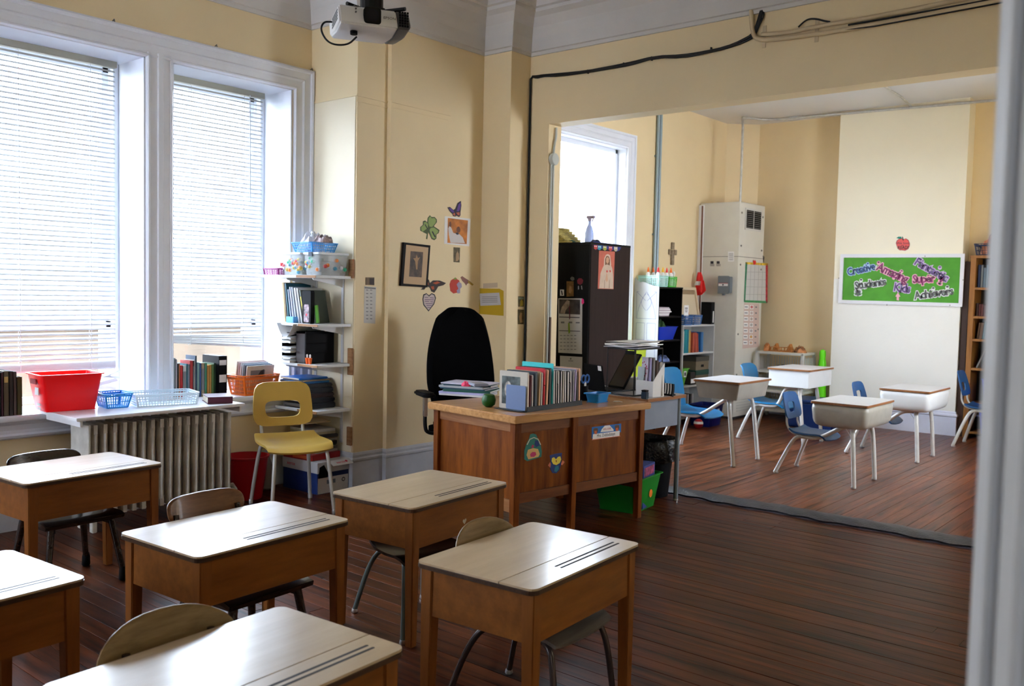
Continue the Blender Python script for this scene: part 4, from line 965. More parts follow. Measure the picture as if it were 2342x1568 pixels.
t = thing('binder', 'tall black binder with two paper spine labels at the end of the coloured book row', 'binder', (-5.87, 3.74, SZ))
MB().box(-0.22, 0, -0.034, 0.034, 0, 0.292).build('cover', BLACK, t, 0.002)
MB().box(0, 0.001, -0.030, 0.026, 0.225, 0.262).build('spine_label', PAPER, t); MB().box(0, 0.001, -0.030, 0.026, 0.10, 0.155).build('spine_label', PAPER, t)
ORP = mat('orange_plastic', (0.80, 0.16, 0.005), 0.38)
ob = basket('basket', 'orange slotted basket packed with papers on the right end of the sill', 'basket', (-5.85, 3.985, SZ), R_(4), 0.20, 0.33, 0.15, ORP, taper=0.84, cols=16, rows=4, lip=0.004)
pap = [((0.70, 0.66, 0.60), 0.23, -0.07), ((0.62, 0.42, 0.42), 0.225, -0.05), ((0.72, 0.72, 0.74), 0.22, -0.03), ((0.45, 0.55, 0.65), 0.21, -0.01), ((0.10, 0.12, 0.16), 0.205, 0.01), ((0.66, 0.64, 0.60), 0.20, 0.03)]
for i, (cl, h, dx) in enumerate(pap):
    M4 = Matrix.Translation((-5.845+dx, 3.985+0.004*i, SZ+0.008)) @ Matrix.Rotation(R_(94), 4, 'Z') @ Matrix.Rotation(R_(7), 4, 'X')
    t = thing('folder', '%s folder, %s from the window in the orange sill basket' % (['cream', 'pink', 'white', 'pale blue', 'dark navy', 'grey photo-covered'][i], ORD[i]), 'folder', M=M4, group='folders in the orange basket')
    MB().box(-0.125, 0.125, -0.004, 0.004, 0, h+0.01).build('cover', bcol(cl), t, 0.001)
    if i == 5:
        MB().box(-0.09, 0.04, -0.0048, -0.004, 0.12, 0.175).build('photo', c('mid_grey_print', 0.22, 0.23, 0.25), t); MB().prism([(-0.06, 0.122), (-0.02, 0.14), (0.0, 0.17), (0.03, 0.18), (0.03, 0.122)], 0.0048, 0.0054, Matrix(((1,0,0,0),(0,0,-1,0),(0,1,0,0),(0,0,0,1)))).build('silhouette', INK, t)

# ================================================================ SHELF UNIT ON THE COLUMN
SHW = mat('white_shelf_paint', (0.70, 0.72, 0.74), 0.4, noise=0.05, nscale=10)
BRAC = mat('white_steel_bracket', (0.62, 0.63, 0.65), 0.35)
PLY = wood('raw_plywood_edge', (0.24, 0.11, 0.045), (0.38, 0.20, 0.09), 'x', 4, 0.6)
YWF, SHY = 4.445, 4.125
su = thing('wall_shelves', 'white wall shelves on brackets between the window and the column', 'shelf', (-5.55, YWF, 0))
SX0, SX1 = -5.80, -5.262
zs_ = [1.594, 1.240, 0.945, 0.610]
for i, z in enumerate(zs_):
    xl = -5.93 if i == 0 else -5.80; yf = SHY-(0.02 if i == 0 else 0)
    MB().prism([(xl, yf), (-5.27, yf), (-5.27, YWF-0.012), (-5.735, YWF-0.012), (-5.735, 4.25), (xl, 4.25)], z-0.020, z).build('shelf_board', SHW, su, 0.002, world=True)
    MB().box(-5.50, -5.27, yf-0.0025, yf-0.0005, z-0.019, z-0.001).build('edge_strip', PLY, su, world=True)
for xu in (-5.69, -5.375):
    MB().box(xu-0.013, xu+0.013, YWF-0.012, YWF-0.0005, 0.34, 1.60).build('upright', BRAC, su, 0.002, world=True)
    for z in zs_:
        b = [(SHY+0.03, z-0.021), (YWF-0.012, z-0.021), (YWF-0.012, z-0.085), (YWF-0.04, z-0.075), (SHY+0.04, z-0.034)]
        MB().prism(b, -0.004, 0.004, Matrix(((0, 0, 1, xu), (1, 0, 0, 0), (0, 1, 0, 0), (0, 0, 0, 1)))).build('bracket', BRAC, su, world=True)
for i_, (z0, z1) in enumerate(((1.58, 1.72), (0.86, 1.06), (0.33, 0.47))):
    o = MB().box(-5.30, -5.2505, YWF-0.002-0.018, YWF-0.002, z0, z1).build('wood_block', PLY, su, 0.002, world=True)
# --- top shelf things
CLR = bpy.data.materials.new('clear_plastic_tub'); CLR.use_nodes = True
b_ = CLR.node_tree.nodes['Principled BSDF']; b_.inputs['Base Color'].default_value = (0.80, 0.86, 0.88, 1); b_.inputs['Roughness'].default_value = 0.2; b_.inputs['Alpha'].default_value = 0.25
z = 1.5945
def tub(label, x0, x1, y0, y1, z, h, lid, lidm, fill, latch=None):
    t = thing('plastic_tub', label, 'box', ((x0+x1)/2, (y0+y1)/2, z))
    w, d = x1-x0, y1-y0
    def rp(f, zz, o): 
        W_ = w*(0.90+0.10*f)+2*o; D_ = d*(0.90+0.10*f)+2*o; return [Vector((p[0], p[1], zz)) for p in rrect(-W_/2, -D_/2, W_/2, D_/2, 0.02, 3)]
    MB().rings([rp(0, 0, 0), rp(1, h, 0), rp(1, h, -0.003), rp(0, 0.003, -0.003)], True).build('body', CLR, t, smooth_=True)
    MB().prism(rrect(-w/2-0.006, -d/2-0.006, w/2+0.006, d/2+0.006, 0.02, 4), h, h+0.016).build('lid', lidm, t, 0.003)
    if latch:
        MB().box(-w*0.12, w*0.12, -d/2-0.012, -d/2-0.006, h-0.015, h+0.018).build('latch', latch, t, 0.002)
    random.seed(len(label)); cl = [(0.05, 0.45, 0.25), (0.8, 0.25, 0.06), (0.55, 0.42, 0.1), (0.7, 0.7, 0.75), (0.1, 0.35, 0.5), (0.6, 0.08, 0.08)]
    for k in range(fill):
        u = random.random(); v = random.random(); side = random.random() < .6
        px_ = (u-.5)*w*0.86; py_ = -d*0.44 if side else (v-.5)*d*0.8; 
        if not side: px_ = w*0.44
        pz = 0.02+random.random()*(h-0.045)
        o = MB().lathe([(0.002, -0.015), (0.013, -0.010), (0.017, 0), (0.013, 0.010), (0.002, 0.015)], 8, (px_, py_, pz)).build('bead', bcol(cl[k % 6]), t, smooth_=True)
        if fill > 60: break
    return t
tub('clear plastic tub of coloured beads with a white lid, under the blue basket', -5.72, -5.48, 4.13, 4.40, z, 0.15, None, c('white_lid', 0.72, 0.74, 0.76, 0.35), 34)
tub('clear tub of dark odds and ends with a grey latch on the top wall shelf', -5.465, -5.275, 4.14, 4.41, z, 0.15, None, c('dark_smoky_lid', 0.60, 0.62, 0.62, 0.35), 14, c('dark_blue_grey_latch', 0.03, 0.05, 0.08))
DKF = c('dark_contents', 0.10, 0.09, 0.08, 0.7)
t = thing('dark_bundle', 'dark bundle of small things inside the right-hand clear tub', 'toy', (-5.37, 4.275, z+0.004)); MB().box(-0.075, 0.075, -0.105, 0.105, 0, 0.10).build('bundle', DKF, t, 0.02, smooth_=True)
t = thing('pale_bundle', 'pale cloth bundle filling the bead tub on the top shelf', 'cloth', (-5.60, 4.265, z+0.004)); MB().box(-0.098, 0.098, -0.11, 0.105, 0, 0.10).build('bundle', c('pale_green_contents', 0.50, 0.60, 0.58, 0.8), t, 0.02, smooth_=True)
bb = basket('basket', 'blue slotted basket heaped with plastic bags on top of the clear tubs', 'basket', (-5.50, 4.27, z+0.1665), R_(0), 0.24, 0.24, 0.075, BLUP, taper=0.82, cols=12, rows=3, lip=0.003)
BAG = mat('crumpled_white_plastic_bag', (0.62, 0.63, 0.68), 0.3, noise=0.2, nscale=25, bump=0.3)
def heap(name, label, cat, loc, rx, ry, h, m, seed=1, n=16, rough=0.35):
    random.seed(seed); ph = [random.uniform(0, 6.28) for _ in range(8)]
    t = thing(name, label, cat, loc)
    def fn(u, v):
        a = 2*math.pi*v; r = math.sin(math.pi/2*u)
        k = 1+rough*0.35*math.sin(3*a+ph[0])*u+rough*0.25*math.sin(5*a+ph[1]+4*u)
        z = h*math.cos(math.pi/2*u)*(1+rough*0.6*math.sin(4*a+ph[2]+7*u)+rough*0.4*math.sin(9*a+ph[3]-9*u))
        return Vector((rx*r*k*math.cos(a), ry*r*k*math.sin(a), max(z, 0)))
    R_s = [[fn(u/10, j/24) for j in range(24)] for u in range(0, 11)]
    R_s[0] = [Vector((0.002*math.cos(2*math.pi*j/24), 0.002*math.sin(2*math.pi*j/24), h*1.05)) for j in range(24)]
    MB().rings(R_s, True).build('heap', m, t); return t
heap('plastic_bag', 'crumpled clear and white plastic bag heaped in the blue top basket', 'bag', (-5.52, 4.26, z+0.171), 0.105, 0.09, 0.125, BAG, 3)
heap('craft_scraps', 'patterned paper scraps spilling over the right side of the blue top basket', 'paper', (-5.41, 4.28, z+0.240), 0.08, 0.07, 0.05, mat('patterned_scraps', (0.28, 0.20, 0.20), 0.6, noise=0.8, nscale=30), 9)
t = thing('plastic_sheet', 'upright clear plastic sleeve leaning behind the bead tub', 'sheet', (-5.70, 4.41, z), R_(8)); MB().box(-0.08, 0.06, -0.003, 0.0, 0.145, 0.26).box(-0.08, 0.06, -0.003, 0, 0, 0.145).build('sleeve', CLR, t)
PURP = mat('purple_plastic', (0.28, 0.008, 0.16), 0.4)
basket('basket', 'small purple dotted basket at the left end of the top shelf', 'basket', (-5.825, 4.18, z), R_(0), 0.19, 0.13, 0.05, PURP, taper=0.9, cols=8, rows=3)
t = thing('tape_roll', 'roll of tape on a small box in the purple basket', 'tape', (-5.76, 4.18, z+0.006)); MB().box(-0.02, 0.03, -0.025, 0.025, 0, 0.06).build('box', c('pink_white_card', 0.55, 0.35, 0.45), t, 0.002); MB().lathe([(0.012, 0.061), (0.024, 0.061), (0.024, 0.085), (0.012, 0.085)], 14).build('roll', c('red_tape', 0.5, 0.03, 0.03), t, smooth_=True)
# --- second shelf: folders leaning
z = 1.2405
def slab(name, label, cat, M4, w, th, h, m, extra=None, group=None):
    """thin upright slab facing -y: w along x, th along y"""
    t = thing(name, label, cat, M=M4, group=group); MB().box(0, w, -th, 0, 0, h).build('cover', m, t, min(0.0015, th/4))
    return t
fo = [('manila yellow', (0.62, 0.42, 0.15), 0.300, -5.72, -7), ('brown card', (0.16, 0.10, 0.05), 0.298, -5.70, -8), ('dark teal', (0.015, 0.09, 0.13), 0.295, -5.675, -9), ('grey-blue', (0.22, 0.26, 0.34), 0.25, -5.645, -10), ('pale lilac', (0.42, 0.42, 0.55), 0.27, -5.615, -11), ('clear grey', (0.35, 0.38, 0.42), 0.27, -5.585, -12), ('white', (0.66, 0.66, 0.70), 0.265, -5.55, -13), ('white and silver', (0.55, 0.56, 0.58), 0.265, -5.515, -14), ('dark picture-covered', (0.07, 0.09, 0.08), 0.25, -5.485, -14)]
for i, (nm, cl, h, x, lean) in enumerate(fo):
    M4 = Matrix.Translation((x, 4.40, z)) @ Matrix.Rotation(R_(lean), 4, 'Y') @ Matrix.Rotation(R_(90), 4, 'Z')
    t = thing('folder', '%s folder, %s from the left on the second wall shelf' % (nm, ORD[i]), 'folder', M=M4, group='leaning folders on the second wall shelf')
    MB().box(-0.23, 0, -0.008, 0.006, 0.0025, h).build('cover', bcol(cl), t, 0.001)
    if i == 8: MB().box(-0.2305, -0.23, -0.006, 0.004, 0.03, h*0.8).build('print', YELP, t)
t = thing('tissue_box', 'small pale blue cube box in front of the leaning folders', 'box', (-5.615, 4.155, z)); MB().box(-0.045, 0.045, -0.02, 0.03, 0, 0.045).build('box', c('pale_blue_card', 0.12, 0.38, 0.70), t, 0.003)
t = thing('black_case', 'black upright case with a colourful picture on the second wall shelf', 'case', (-5.43, 4.18, z)); MB().prism(rrect(-0.052, 0, 0.052, 0.24, 0.015), 0, 0.035, face_y((0, 0, 0))).build('shell', BLACK, t, 0.002)
F = face_y((0, -0.0355, 0.0)); mm = MB().prism(rrect(-0.026, 0.01, 0.032, 0.14, 0.012), 0, 0.001, F).build('picture', mat('multicolour_print', (0.30, 0.22, 0.25), 0.5, noise=0.9, nscale=45), t); MB().prism(ell(0.005, 0.065, 0.009, 0.009, 12), 0.001, 0.0016, F).build('red_spot', c('red_print', 0.7, 0.02, 0.05), t)
t = thing('green_booklet', 'bright green booklet leaning at the right end of the second wall shelf', 'book', M=Matrix.Translation((-5.36, 4.18, z)) @ Matrix.Rotation(R_(-9), 4, 'Y')); MB().box(0, 0.030, 0.0, 0.012, 0.005, 0.135).build('cover', c('bright_green_card', 0.10, 0.32, 0.03), t, 0.001)
# --- third shelf: letter trays
z = 0.9455
lt = thing('letter_tray', 'black three-tier letter tray crammed with papers on the third wall shelf', 'tray', (-5.555, 4.27, z))
for k in range(4): MB().box(-0.16, 0.13, -0.13, 0.13, 0.002+k*0.072, 0.006+k*0.072).build('tier', BLACK, lt)
for (x0, x1) in ((-0.16, -0.152), (0.015, 0.022), (0.122, 0.13)): MB().box(x0, x1, -0.13, 0.13, 0, 0.235).build('divider', BLACK, lt)
MB().box(0.022, 0.122, -0.132, -0.12, 0.006, 0.22).build('drawer_front', c('very_dark_brown', 0.02, 0.012, 0.012), lt)
random.seed(5)
for k in range(3):
    for q in range(2):
        t = thing('paper_stack', '%s stack of loose papers in the %s tier of the black tray' % (['lower', 'upper'][q], ['bottom', 'middle', 'top'][k]), 'paper', (-5.632, 4.25, z+0.0065+k*0.072+q*0.022), R_(random.uniform(-4, 4)))
        MB().grid(lambda u, v: (-0.072+u*0.144, -0.155+v*0.27, 0.018-0.010*(1-v)*(0.4+0.6*u)+0.003*math.sin(7*u+9*v+k)), 6, 6, 0.014-q*0.006).build('sheets', PAPER, t)
t = thing('curled_paper', 'large curled white sheet drooping from the top of the black tray', 'paper', (-5.60, 4.22, z+0.225)); MB().grid(lambda u, v: (-0.11+u*0.20, -0.13+v*0.22, 0.045*(2*u-1)**2*(1)-0.06*math.sin(math.pi*u)*(1-v)+0.02), 9, 6, 0.001).build('sheet', PAPER, t, smooth_=True)
t = thing('glue_sticks', 'pair of small orange pots with white tops at the front of the third wall shelf', 'pot', (-5.405, 4.15, z))
for dx in (-0.017, 0.019):
    o = MB().lathe([(0.010, 0), (0.014, 0.045), (0.010, 0.046)], 12, (dx, 0, 0)).build('pot', c('orange_red', 0.8, 0.12, 0.01), t, smooth_=True); MB().lathe([(0.006, 0.046), (0.007, 0.066), (0.003, 0.072)], 10, (dx, 0, 0)).build('cap', WHITE, o)
# --- fourth shelf: blue and black binders lying flat
z = 0.6105
lay = [('black binder', (0.012, 0.012, 0.016), 0.042), ('black zip folder', (0.015, 0.015, 0.018), 0.036), ('dark maroon binder', (0.03, 0.012, 0.014), 0.032), ('black ring binder', (0.011, 0.012, 0.018), 0.038), ('black portfolio', (0.014, 0.014, 0.016), 0.030), ('glossy blue folder', (0.012, 0.14, 0.45), 0.018), ('buff envelope', (0.40, 0.25, 0.11), 0.006), ('wide blue folder', (0.01, 0.12, 0.42), 0.016)]
zz = z
for i, (nm, cl, th) in enumerate(lay):
    off = -0.03 if 'blue' in nm else 0.0
    t = thing('binder', '%s, %s from the bottom of the flat pile on the fourth wall shelf' % (nm, ORD[i]), 'binder', (-5.54+off, 4.27, zz), R_(random.uniform(-3, 3)), 'flat binders on the fourth wall shelf')
    MB().box(-0.17, 0.15-0.01*i, -0.125-0.004*(i % 3), 0.13, 0, th).build('cover', bcol(cl, 0.35), t, min(0.008, th*0.3), smooth_=True)
    MB().box(-0.166, 0.14-0.01*i, -0.1265-0.004*(i % 3), -0.12, th*0.25, th*0.75).build('pages', PAGES if i % 3 == 1 else bcol((0.10, 0.09, 0.08)), t); zz += th+0.0008
# --- lowest pile on the floor boxes: cartons
BOXW = mat('white_carton', (0.50, 0.49, 0.50), 0.6, noise=0.05); BOXB = mat('dark_blue_carton', (0.012, 0.03, 0.13), 0.5, noise=0.1)
cbp = thing('paper_carton', 'open white and blue photocopy paper carton with red lettering on the floor under the shelves', 'box', (-5.475, 4.28, 0), 0)
MB().box(-0.205, 0.205, -0.145, 0.145, 0.0, 0.16).build('body', BOXB, cbp, 0.002)
MB().box(0.2052, 0.2065, -0.140, 0.140, 0.004, 0.12).build('print_panel', BOXW, cbp)
MB().box(-0.210, 0.210, -0.150, 0.150, 0.155, 0.235).build('lid', BOXW, cbp, 0.003)
MB().prism([(-0.14, 0.12), (-0.13, 0.20), (-0.09, 0.215), (-0.05, 0.15), (-0.06, 0.12)], 0, 0.001, face_x((0.2105, 0, 0.0))).build('torn_hole', BLACK, cbp)
MB().grid(lambda u, v: (0.212+0.055*v, -0.05+u*0.19, 0.236-0.030*v), 5, 4, 0.003).build('flap', BOXW, cbp)
REDL = c('carton_red_print', 0.55, 0.02, 0.05)
M4 = Matrix.Translation((0.240, 0.04, 0.2245)) @ Matrix.Rotation(R_(90), 4, 'Z') @ Matrix.Rotation(R_(28), 4, 'X')
mb = text_mb('xerox', 0.034, 0.0004); mb.v = [M4 @ v for v in mb.v]; mb.build('lettering', REDL, cbp)
mb = MB().prism(ell(0.055, 0.003, 0.011, 0.011, 14), 0, 0.0006, M4); mb.build('logo', REDL, cbp)
F = face_x((0.2070, -0.10, 0.0))
MB().prism(ell(0.195, 0.085, 0.016, 0.016, 16), 0, 0.0004, F).build('print_mark', INK, cbp); MB().prism(ell(0.195, 0.085, 0.010, 0.010, 16), 0.0004, 0.0007, F).build('print_mark', BOXW, cbp)
MB().box(0.2066, 0.2074, -0.06, 0.02, 0.07, 0.10).build('print_mark', c('grey_blue_print', 0.12, 0.15, 0.2), cbp)
F2 = face_y((-0.1, -0.1512, 0.195)); put_text('xerox', 0.04, REDL, cbp, (0.0, 0.0), 0, 0.0004); 
for o in [q for q in kids(cbp) if q.name.startswith('lettering')][-1:]:
    o.matrix_local = F2
rd = thing('red_box', 'flat red box lying on the paper carton under the yellow chair', 'box', (-5.50, 4.27, 0.236), R_(4)); MB().box(-0.17, 0.15, -0.14, 0.14, 0, 0.045).build('box', c('deep_red_card', 0.30, 0.012, 0.012, 0.4), rd, 0.003); MB().box(-0.06, 0.10, -0.1408, -0.14, 0.01, 0.034).build('print', c('orange_red_print', 0.6, 0.10, 0.03), rd)
random.seed(11); zz = 0.282
pl = [('white', (0.5, 0.49, 0.46), 0.020), ('grey', (0.16, 0.16, 0.15), 0.022), ('green', (0.03, 0.10, 0.04), 0.014), ('black', (0.015, 0.015, 0.015), 0.026), ('white', (0.55, 0.53, 0.50), 0.012), ('tan', (0.30, 0.20, 0.10), 0.014), ('dark grey', (0.06, 0.06, 0.06), 0.022), ('cream', (0.50, 0.42, 0.28), 0.02), ('white', (0.52, 0.50, 0.47), 0.02)]
for i, (nm, cl, th) in enumerate(pl):
    t = thing('paper_stack', '%s stack, %s from the bottom of the untidy pile on the red box' % (nm, ORD[i]), 'paper', (-5.50+random.uniform(-.02, .02), 4.29+random.uniform(-.015, .015), zz), R_(random.uniform(-6, 6)), 'untidy paper pile under the lowest shelf')
    MB().box(-0.15, 0.13, -0.11, 0.11, 0, th).build('sheets', bcol(cl, 0.7), t, 0.002); zz += th+0.0005
t = thing('open_folder', 'open cream folder sliding off the paper pile towards the yellow chair', 'folder', (-5.57, 4.24, zz), 0)
MB().grid(lambda u, v: (-0.15+u*0.30, -0.11+v*0.24, 0.05+0.030*math.sin(math.pi*u)-0.035*(1-u)), 7, 5, 0.006).build('cover', c('cream_card', 0.55, 0.40, 0.22, 0.7), t)
# red waste bin
REDD = mat('deep_red_plastic', (0.42, 0.006, 0.012), 0.38)
t = thing('waste_bin', 'round deep red waste bin on the floor beside the radiator', 'bin', (-5.56, 3.74, 0))
MB().lathe([(0.105, 0), (0.145, 0.29), (0.155, 0.295), (0.155, 0.305), (0.142, 0.305), (0.102, 0.006)], 28).build('body', REDD, t, smooth_=True)
t = thing('vacuum_bag', 'small grey cloth bag on the floor behind the yellow chair', 'bag', (-5.68, 3.98, 0)); MB().lathe([(0.03, 0), (0.06, 0.02), (0.062, 0.14), (0.03, 0.24), (0.012, 0.27)], 14).build('body', c('grey_cloth', 0.20, 0.18, 0.16, 0.8), t, smooth_=True)

# ================================================================ OFFICE CHAIR
OCF = mat('black_chair_fabric', (0.0025, 0.0025, 0.003), 0.95, spec=0.05)
oc = thing('office_chair', 'black high-backed swivel chair with armrests behind the teacher desk', 'chair', (-4.49, 4.92, 0), R_(-28))
oc.scale = (1.1, 1.1, 1.0)
def ocb(u, v):
    z = 0.60+u*0.78; k = (v-0.5)*2
    half = 0.245*(1-0.42*max(0, (u-0.30)/0.70)**2.2)*(0.84+0.16*min(1, u*4))*math.sqrt(max(0.05, 1-max(0, (u-0.93)/0.07)**2*0.45))
    return (-0.235-0.10*(u-0.2)+0.05*k*k-0.03*math.sin(math.pi*u), k*half, z-0.02*k**4*(u > 0.9))
MB().grid(ocb, 19, 13, 0.065).build('backrest', OCF, oc, smooth_=True)
MB().prism(rrect(-0.24, -0.25, 0.26, 0.25, 0.11, 6), 0.44, 0.53).build('seat', OCF, oc, 0.03, smooth_=True, seg=4)
MB().tube([(-0.05, 0, 0.12), (-0.05, 0, 0.45)], 0.028, 14).build('gas_lift', BLACKM, oc, smooth_=True)
MB().box(-0.30, -0.10, -0.03, 0.03, 0.41, 0.44).tube([(-0.27, 0, 0.43), (-0.34, 0, 0.50), (-0.33, 0, 0.75)], 0.022, 8, smoothpath=2).build('back_bar', BLACKM, oc)
for s in (-1, 1):
    a = MB().tube([(0.02, s*0.22, 0.47), (0.02, s*0.31, 0.48), (0.02, s*0.325, 0.53), (0.02, s*0.325, 0.64)], 0.013, 8, smoothpath=2).build('arm_support', BLACKM, oc, smooth_=True)
    MB().box(0.0, 0.04, s*0.325-0.012, s*0.325+0.012, 0.60, 0.745).build('arm_post', CHROME, a, 0.004)
    MB().prism(rrect(-0.12, s*0.325-0.045, 0.13, s*0.325+0.045, 0.04), 0.745, 0.778).build('armrest', BLACK, oc, 0.01, smooth_=True)
for k in range(5):
    a = R_(72*k+10); ca, sa = math.cos(a), math.sin(a)
    lg = MB().tube([(-0.05, 0, 0.115), (-0.05+0.29*ca, 0.29*sa, 0.075)], [0.026, 0.018], 8).build('base_arm', BLACK, oc, smooth_=True)
    MB().tube([(-0.05+0.29*ca-0.02*sa, 0.29*sa+0.02*ca, 0.030), (-0.05+0.29*ca+0.02*sa, 0.29*sa-0.02*ca, 0.030)], 0.030, 12).build('caster', BLACK, lg, smooth_=True)

# ================================================================ ON THE TEACHER DESK
ZT = ZD+0.0005
def on_desk(px, py, z=ZT): p = onz(px, py, z); return p
def TD(y, x, z=0): return tdM @ Vector((x, y, ZT+z))
# desk-local frames: front edge x=0..-0.84, y 0..L
# paper piles at the left end
random.seed(4)
P0 = on_desk(1085, 915)
def pile(label, px, py, items, w=0.21, d=0.28, rz0=0.0, grp=None, z0=ZT):
    p = onz(px, py, z0); zz = z0
    for i, (nm, cl, th) in enumerate(items):
        t = thing('folder', '%s, %s from the bottom of %s' % (nm, ORD[i], label), 'folder', (p.x+random.uniform(-.012, .012), p.y+random.uniform(-.012, .012), zz), rz0+R_(random.uniform(-7, 7)), grp)
        MB().box(-w/2, w/2, -d/2, d/2, 0, th).build('cover', bcol(cl), t, min(th*0.3, 0.002))
        MB().box(-w/2-0.002, w/2+0.001, -d/2+0.006, d/2-0.006, th*0.25, th*0.7).build('pages', PAPER, t)
        zz += th+0.0006
    return zz
zz = pile('the workbook pile on the teacher desk', 1075, 902, [('white pad', (0.65, 0.65, 0.66), 0.012), ('lilac workbook', (0.45, 0.45, 0.70), 0.014), ('dark green folder', (0.01, 0.10, 0.07), 0.016), ('blue and green folder', (0.01, 0.07, 0.12), 0.010), ('pale grey workbook', (0.42, 0.45, 0.48), 0.014), ('dark teal folder', (0.012, 0.06, 0.09), 0.010), ('lilac-white pad', (0.62, 0.60, 0.72), 0.008)], 0.34, 0.24, R_(20), 'workbooks at the left end of the teacher desk')
p = onz(1108, 886, zz); t = thing('calculator', 'grey calculator resting on top of the workbook pile', 'calculator', (p.x-0.05, p.y-0.01, zz+0.012), R_(-30)); MB().box(-0.08, 0.08, -0.05, 0.05, 0, 0.016).build('body', c('pale_grey_blue', 0.30, 0.32, 0.40), t, 0.004); MB().box(-0.07, 0.07, -0.04, 0.04, 0.016, 0.0175).build('panel', c('grey_panel', 0.35, 0.32, 0.32), t)
heap('eraser', 'bright pink plastic wrapper on the workbook pile', 'wrapper', (p.x-0.14, p.y-0.03, zz), 0.035, 0.022, 0.028, c('hot_pink', 0.75, 0.04, 0.12), 2)
t = thing('apple_pot', 'round dark green pot behind the file rack', 'pot', (TD(0.16, -0.42).x, TD(0.16, -0.42).y, ZT)); MB().lathe([(0.02, 0), (0.04, 0.015), (0.045, 0.045), (0.035, 0.075), (0.02, 0.08)], 18).build('body', c('dark_green_glaze', 0.006, 0.075, 0.004, 0.4), t, smooth_=True)
# file rack (book ends + files), running along the front edge
ra = pix_poly(Matrix.Translation((0, 0, ZT)), [(1125, 935), (1205, 942), (1330, 925)], None)
rkA = Vector((*ra[1], ZT)); rkB = Vector((*ra[2], ZT)); rdir = (rkB-rkA).normalized(); rL = (rkB-rkA).length
rM = Matrix.Translation(rkA) @ Matrix.Rotation(math.atan2(rdir.y, rdir.x)-math.pi/2, 4, 'Z')
rk = thing('file_rack', 'black metal rack with a bookend holding files on the teacher desk', 'rack', M=rM)
DR_ = 0.235
MB().box(-DR_-0.01, 0.008, -0.02, rL, 0.0, 0.004).build('base_plate', BLACKM, rk, 0.001)
MB().box(0.0, 0.005, 0.0, rL, 0.004, 0.03).build('front_lip', BLACKM, rk)
MB().prism(rrect(-0.165, 0.006, -0.01, 0.155, 0.012), 0, 0.003, face_y((0, 0.0, 0))).build('bookend', mat('blue_grey_metal', (0.14, 0.19, 0.32), 0.3, metal=0.3), rk, 0.001)
MB().prism(rrect(-0.165, -0.05, -0.01, 0.0, 0.012), 0.0041, 0.007).build('bookend_foot', BLACKM, rk)
for yy in (0.17, 0.30, 0.43):
    if yy < rL: MB().tube([(0.002, yy, 0.01), (0.002, yy, 0.15), (-DR_, yy, 0.17), (-DR_, yy, 0.01)], 0.0025, 6).build('wire_divider', BLACKM, rk)
fl_ = [('cream book with a dark flower picture', (0.48, 0.43, 0.36), 0.012, 0.232), ('maroon book', (0.12, 0.015, 0.02), 0.008, 0.215), ('white folder', (0.50, 0.48, 0.47), 0.010, 0.215), ('dark slate binder', (0.02, 0.03, 0.045), 0.022, 0.232), ('manila folder', (0.42, 0.28, 0.14), 0.012, 0.232), ('white report', (0.50, 0.48, 0.50), 0.010, 0.225), ('bright red binder', (0.50, 0.008, 0.02), 0.012, 0.248), ('peach folder', (0.50, 0.30, 0.18), 0.014, 0.240), ('black binder', (0.010, 0.010, 0.012), 0.018, 0.248), ('turquoise folder', (0.03, 0.50, 0.50), 0.004, 0.275), ('clear sleeve', (0.30, 0.31, 0.33), 0.012, 0.235), ('grey sleeve', (0.16, 0.16, 0.17), 0.010, 0.235), ('pale grey sleeve', (0.36, 0.35, 0.34), 0.012, 0.228), ('dark sleeve', (0.03, 0.03, 0.035), 0.010, 0.23), ('beige sleeve', (0.40, 0.36, 0.28), 0.010, 0.225), ('curved clear sleeve', (0.28, 0.28, 0.30), 0.012, 0.225), ('charcoal sleeve', (0.02, 0.02, 0.022), 0.016, 0.222), ('white sleeve', (0.42, 0.41, 0.45), 0.012, 0.222), ('grey folder', (0.20, 0.20, 0.21), 0.010, 0.228), ('lilac folder', (0.40, 0.35, 0.55), 0.010, 0.228), ('black folder', (0.012, 0.012, 0.012), 0.010, 0.21), ('peach file', (0.55, 0.32, 0.2), 0.012, 0.232)]
tot = sum(f[2]+0.0045 for f in fl_); k_ = (rL-0.01)/tot; yy = 0.004
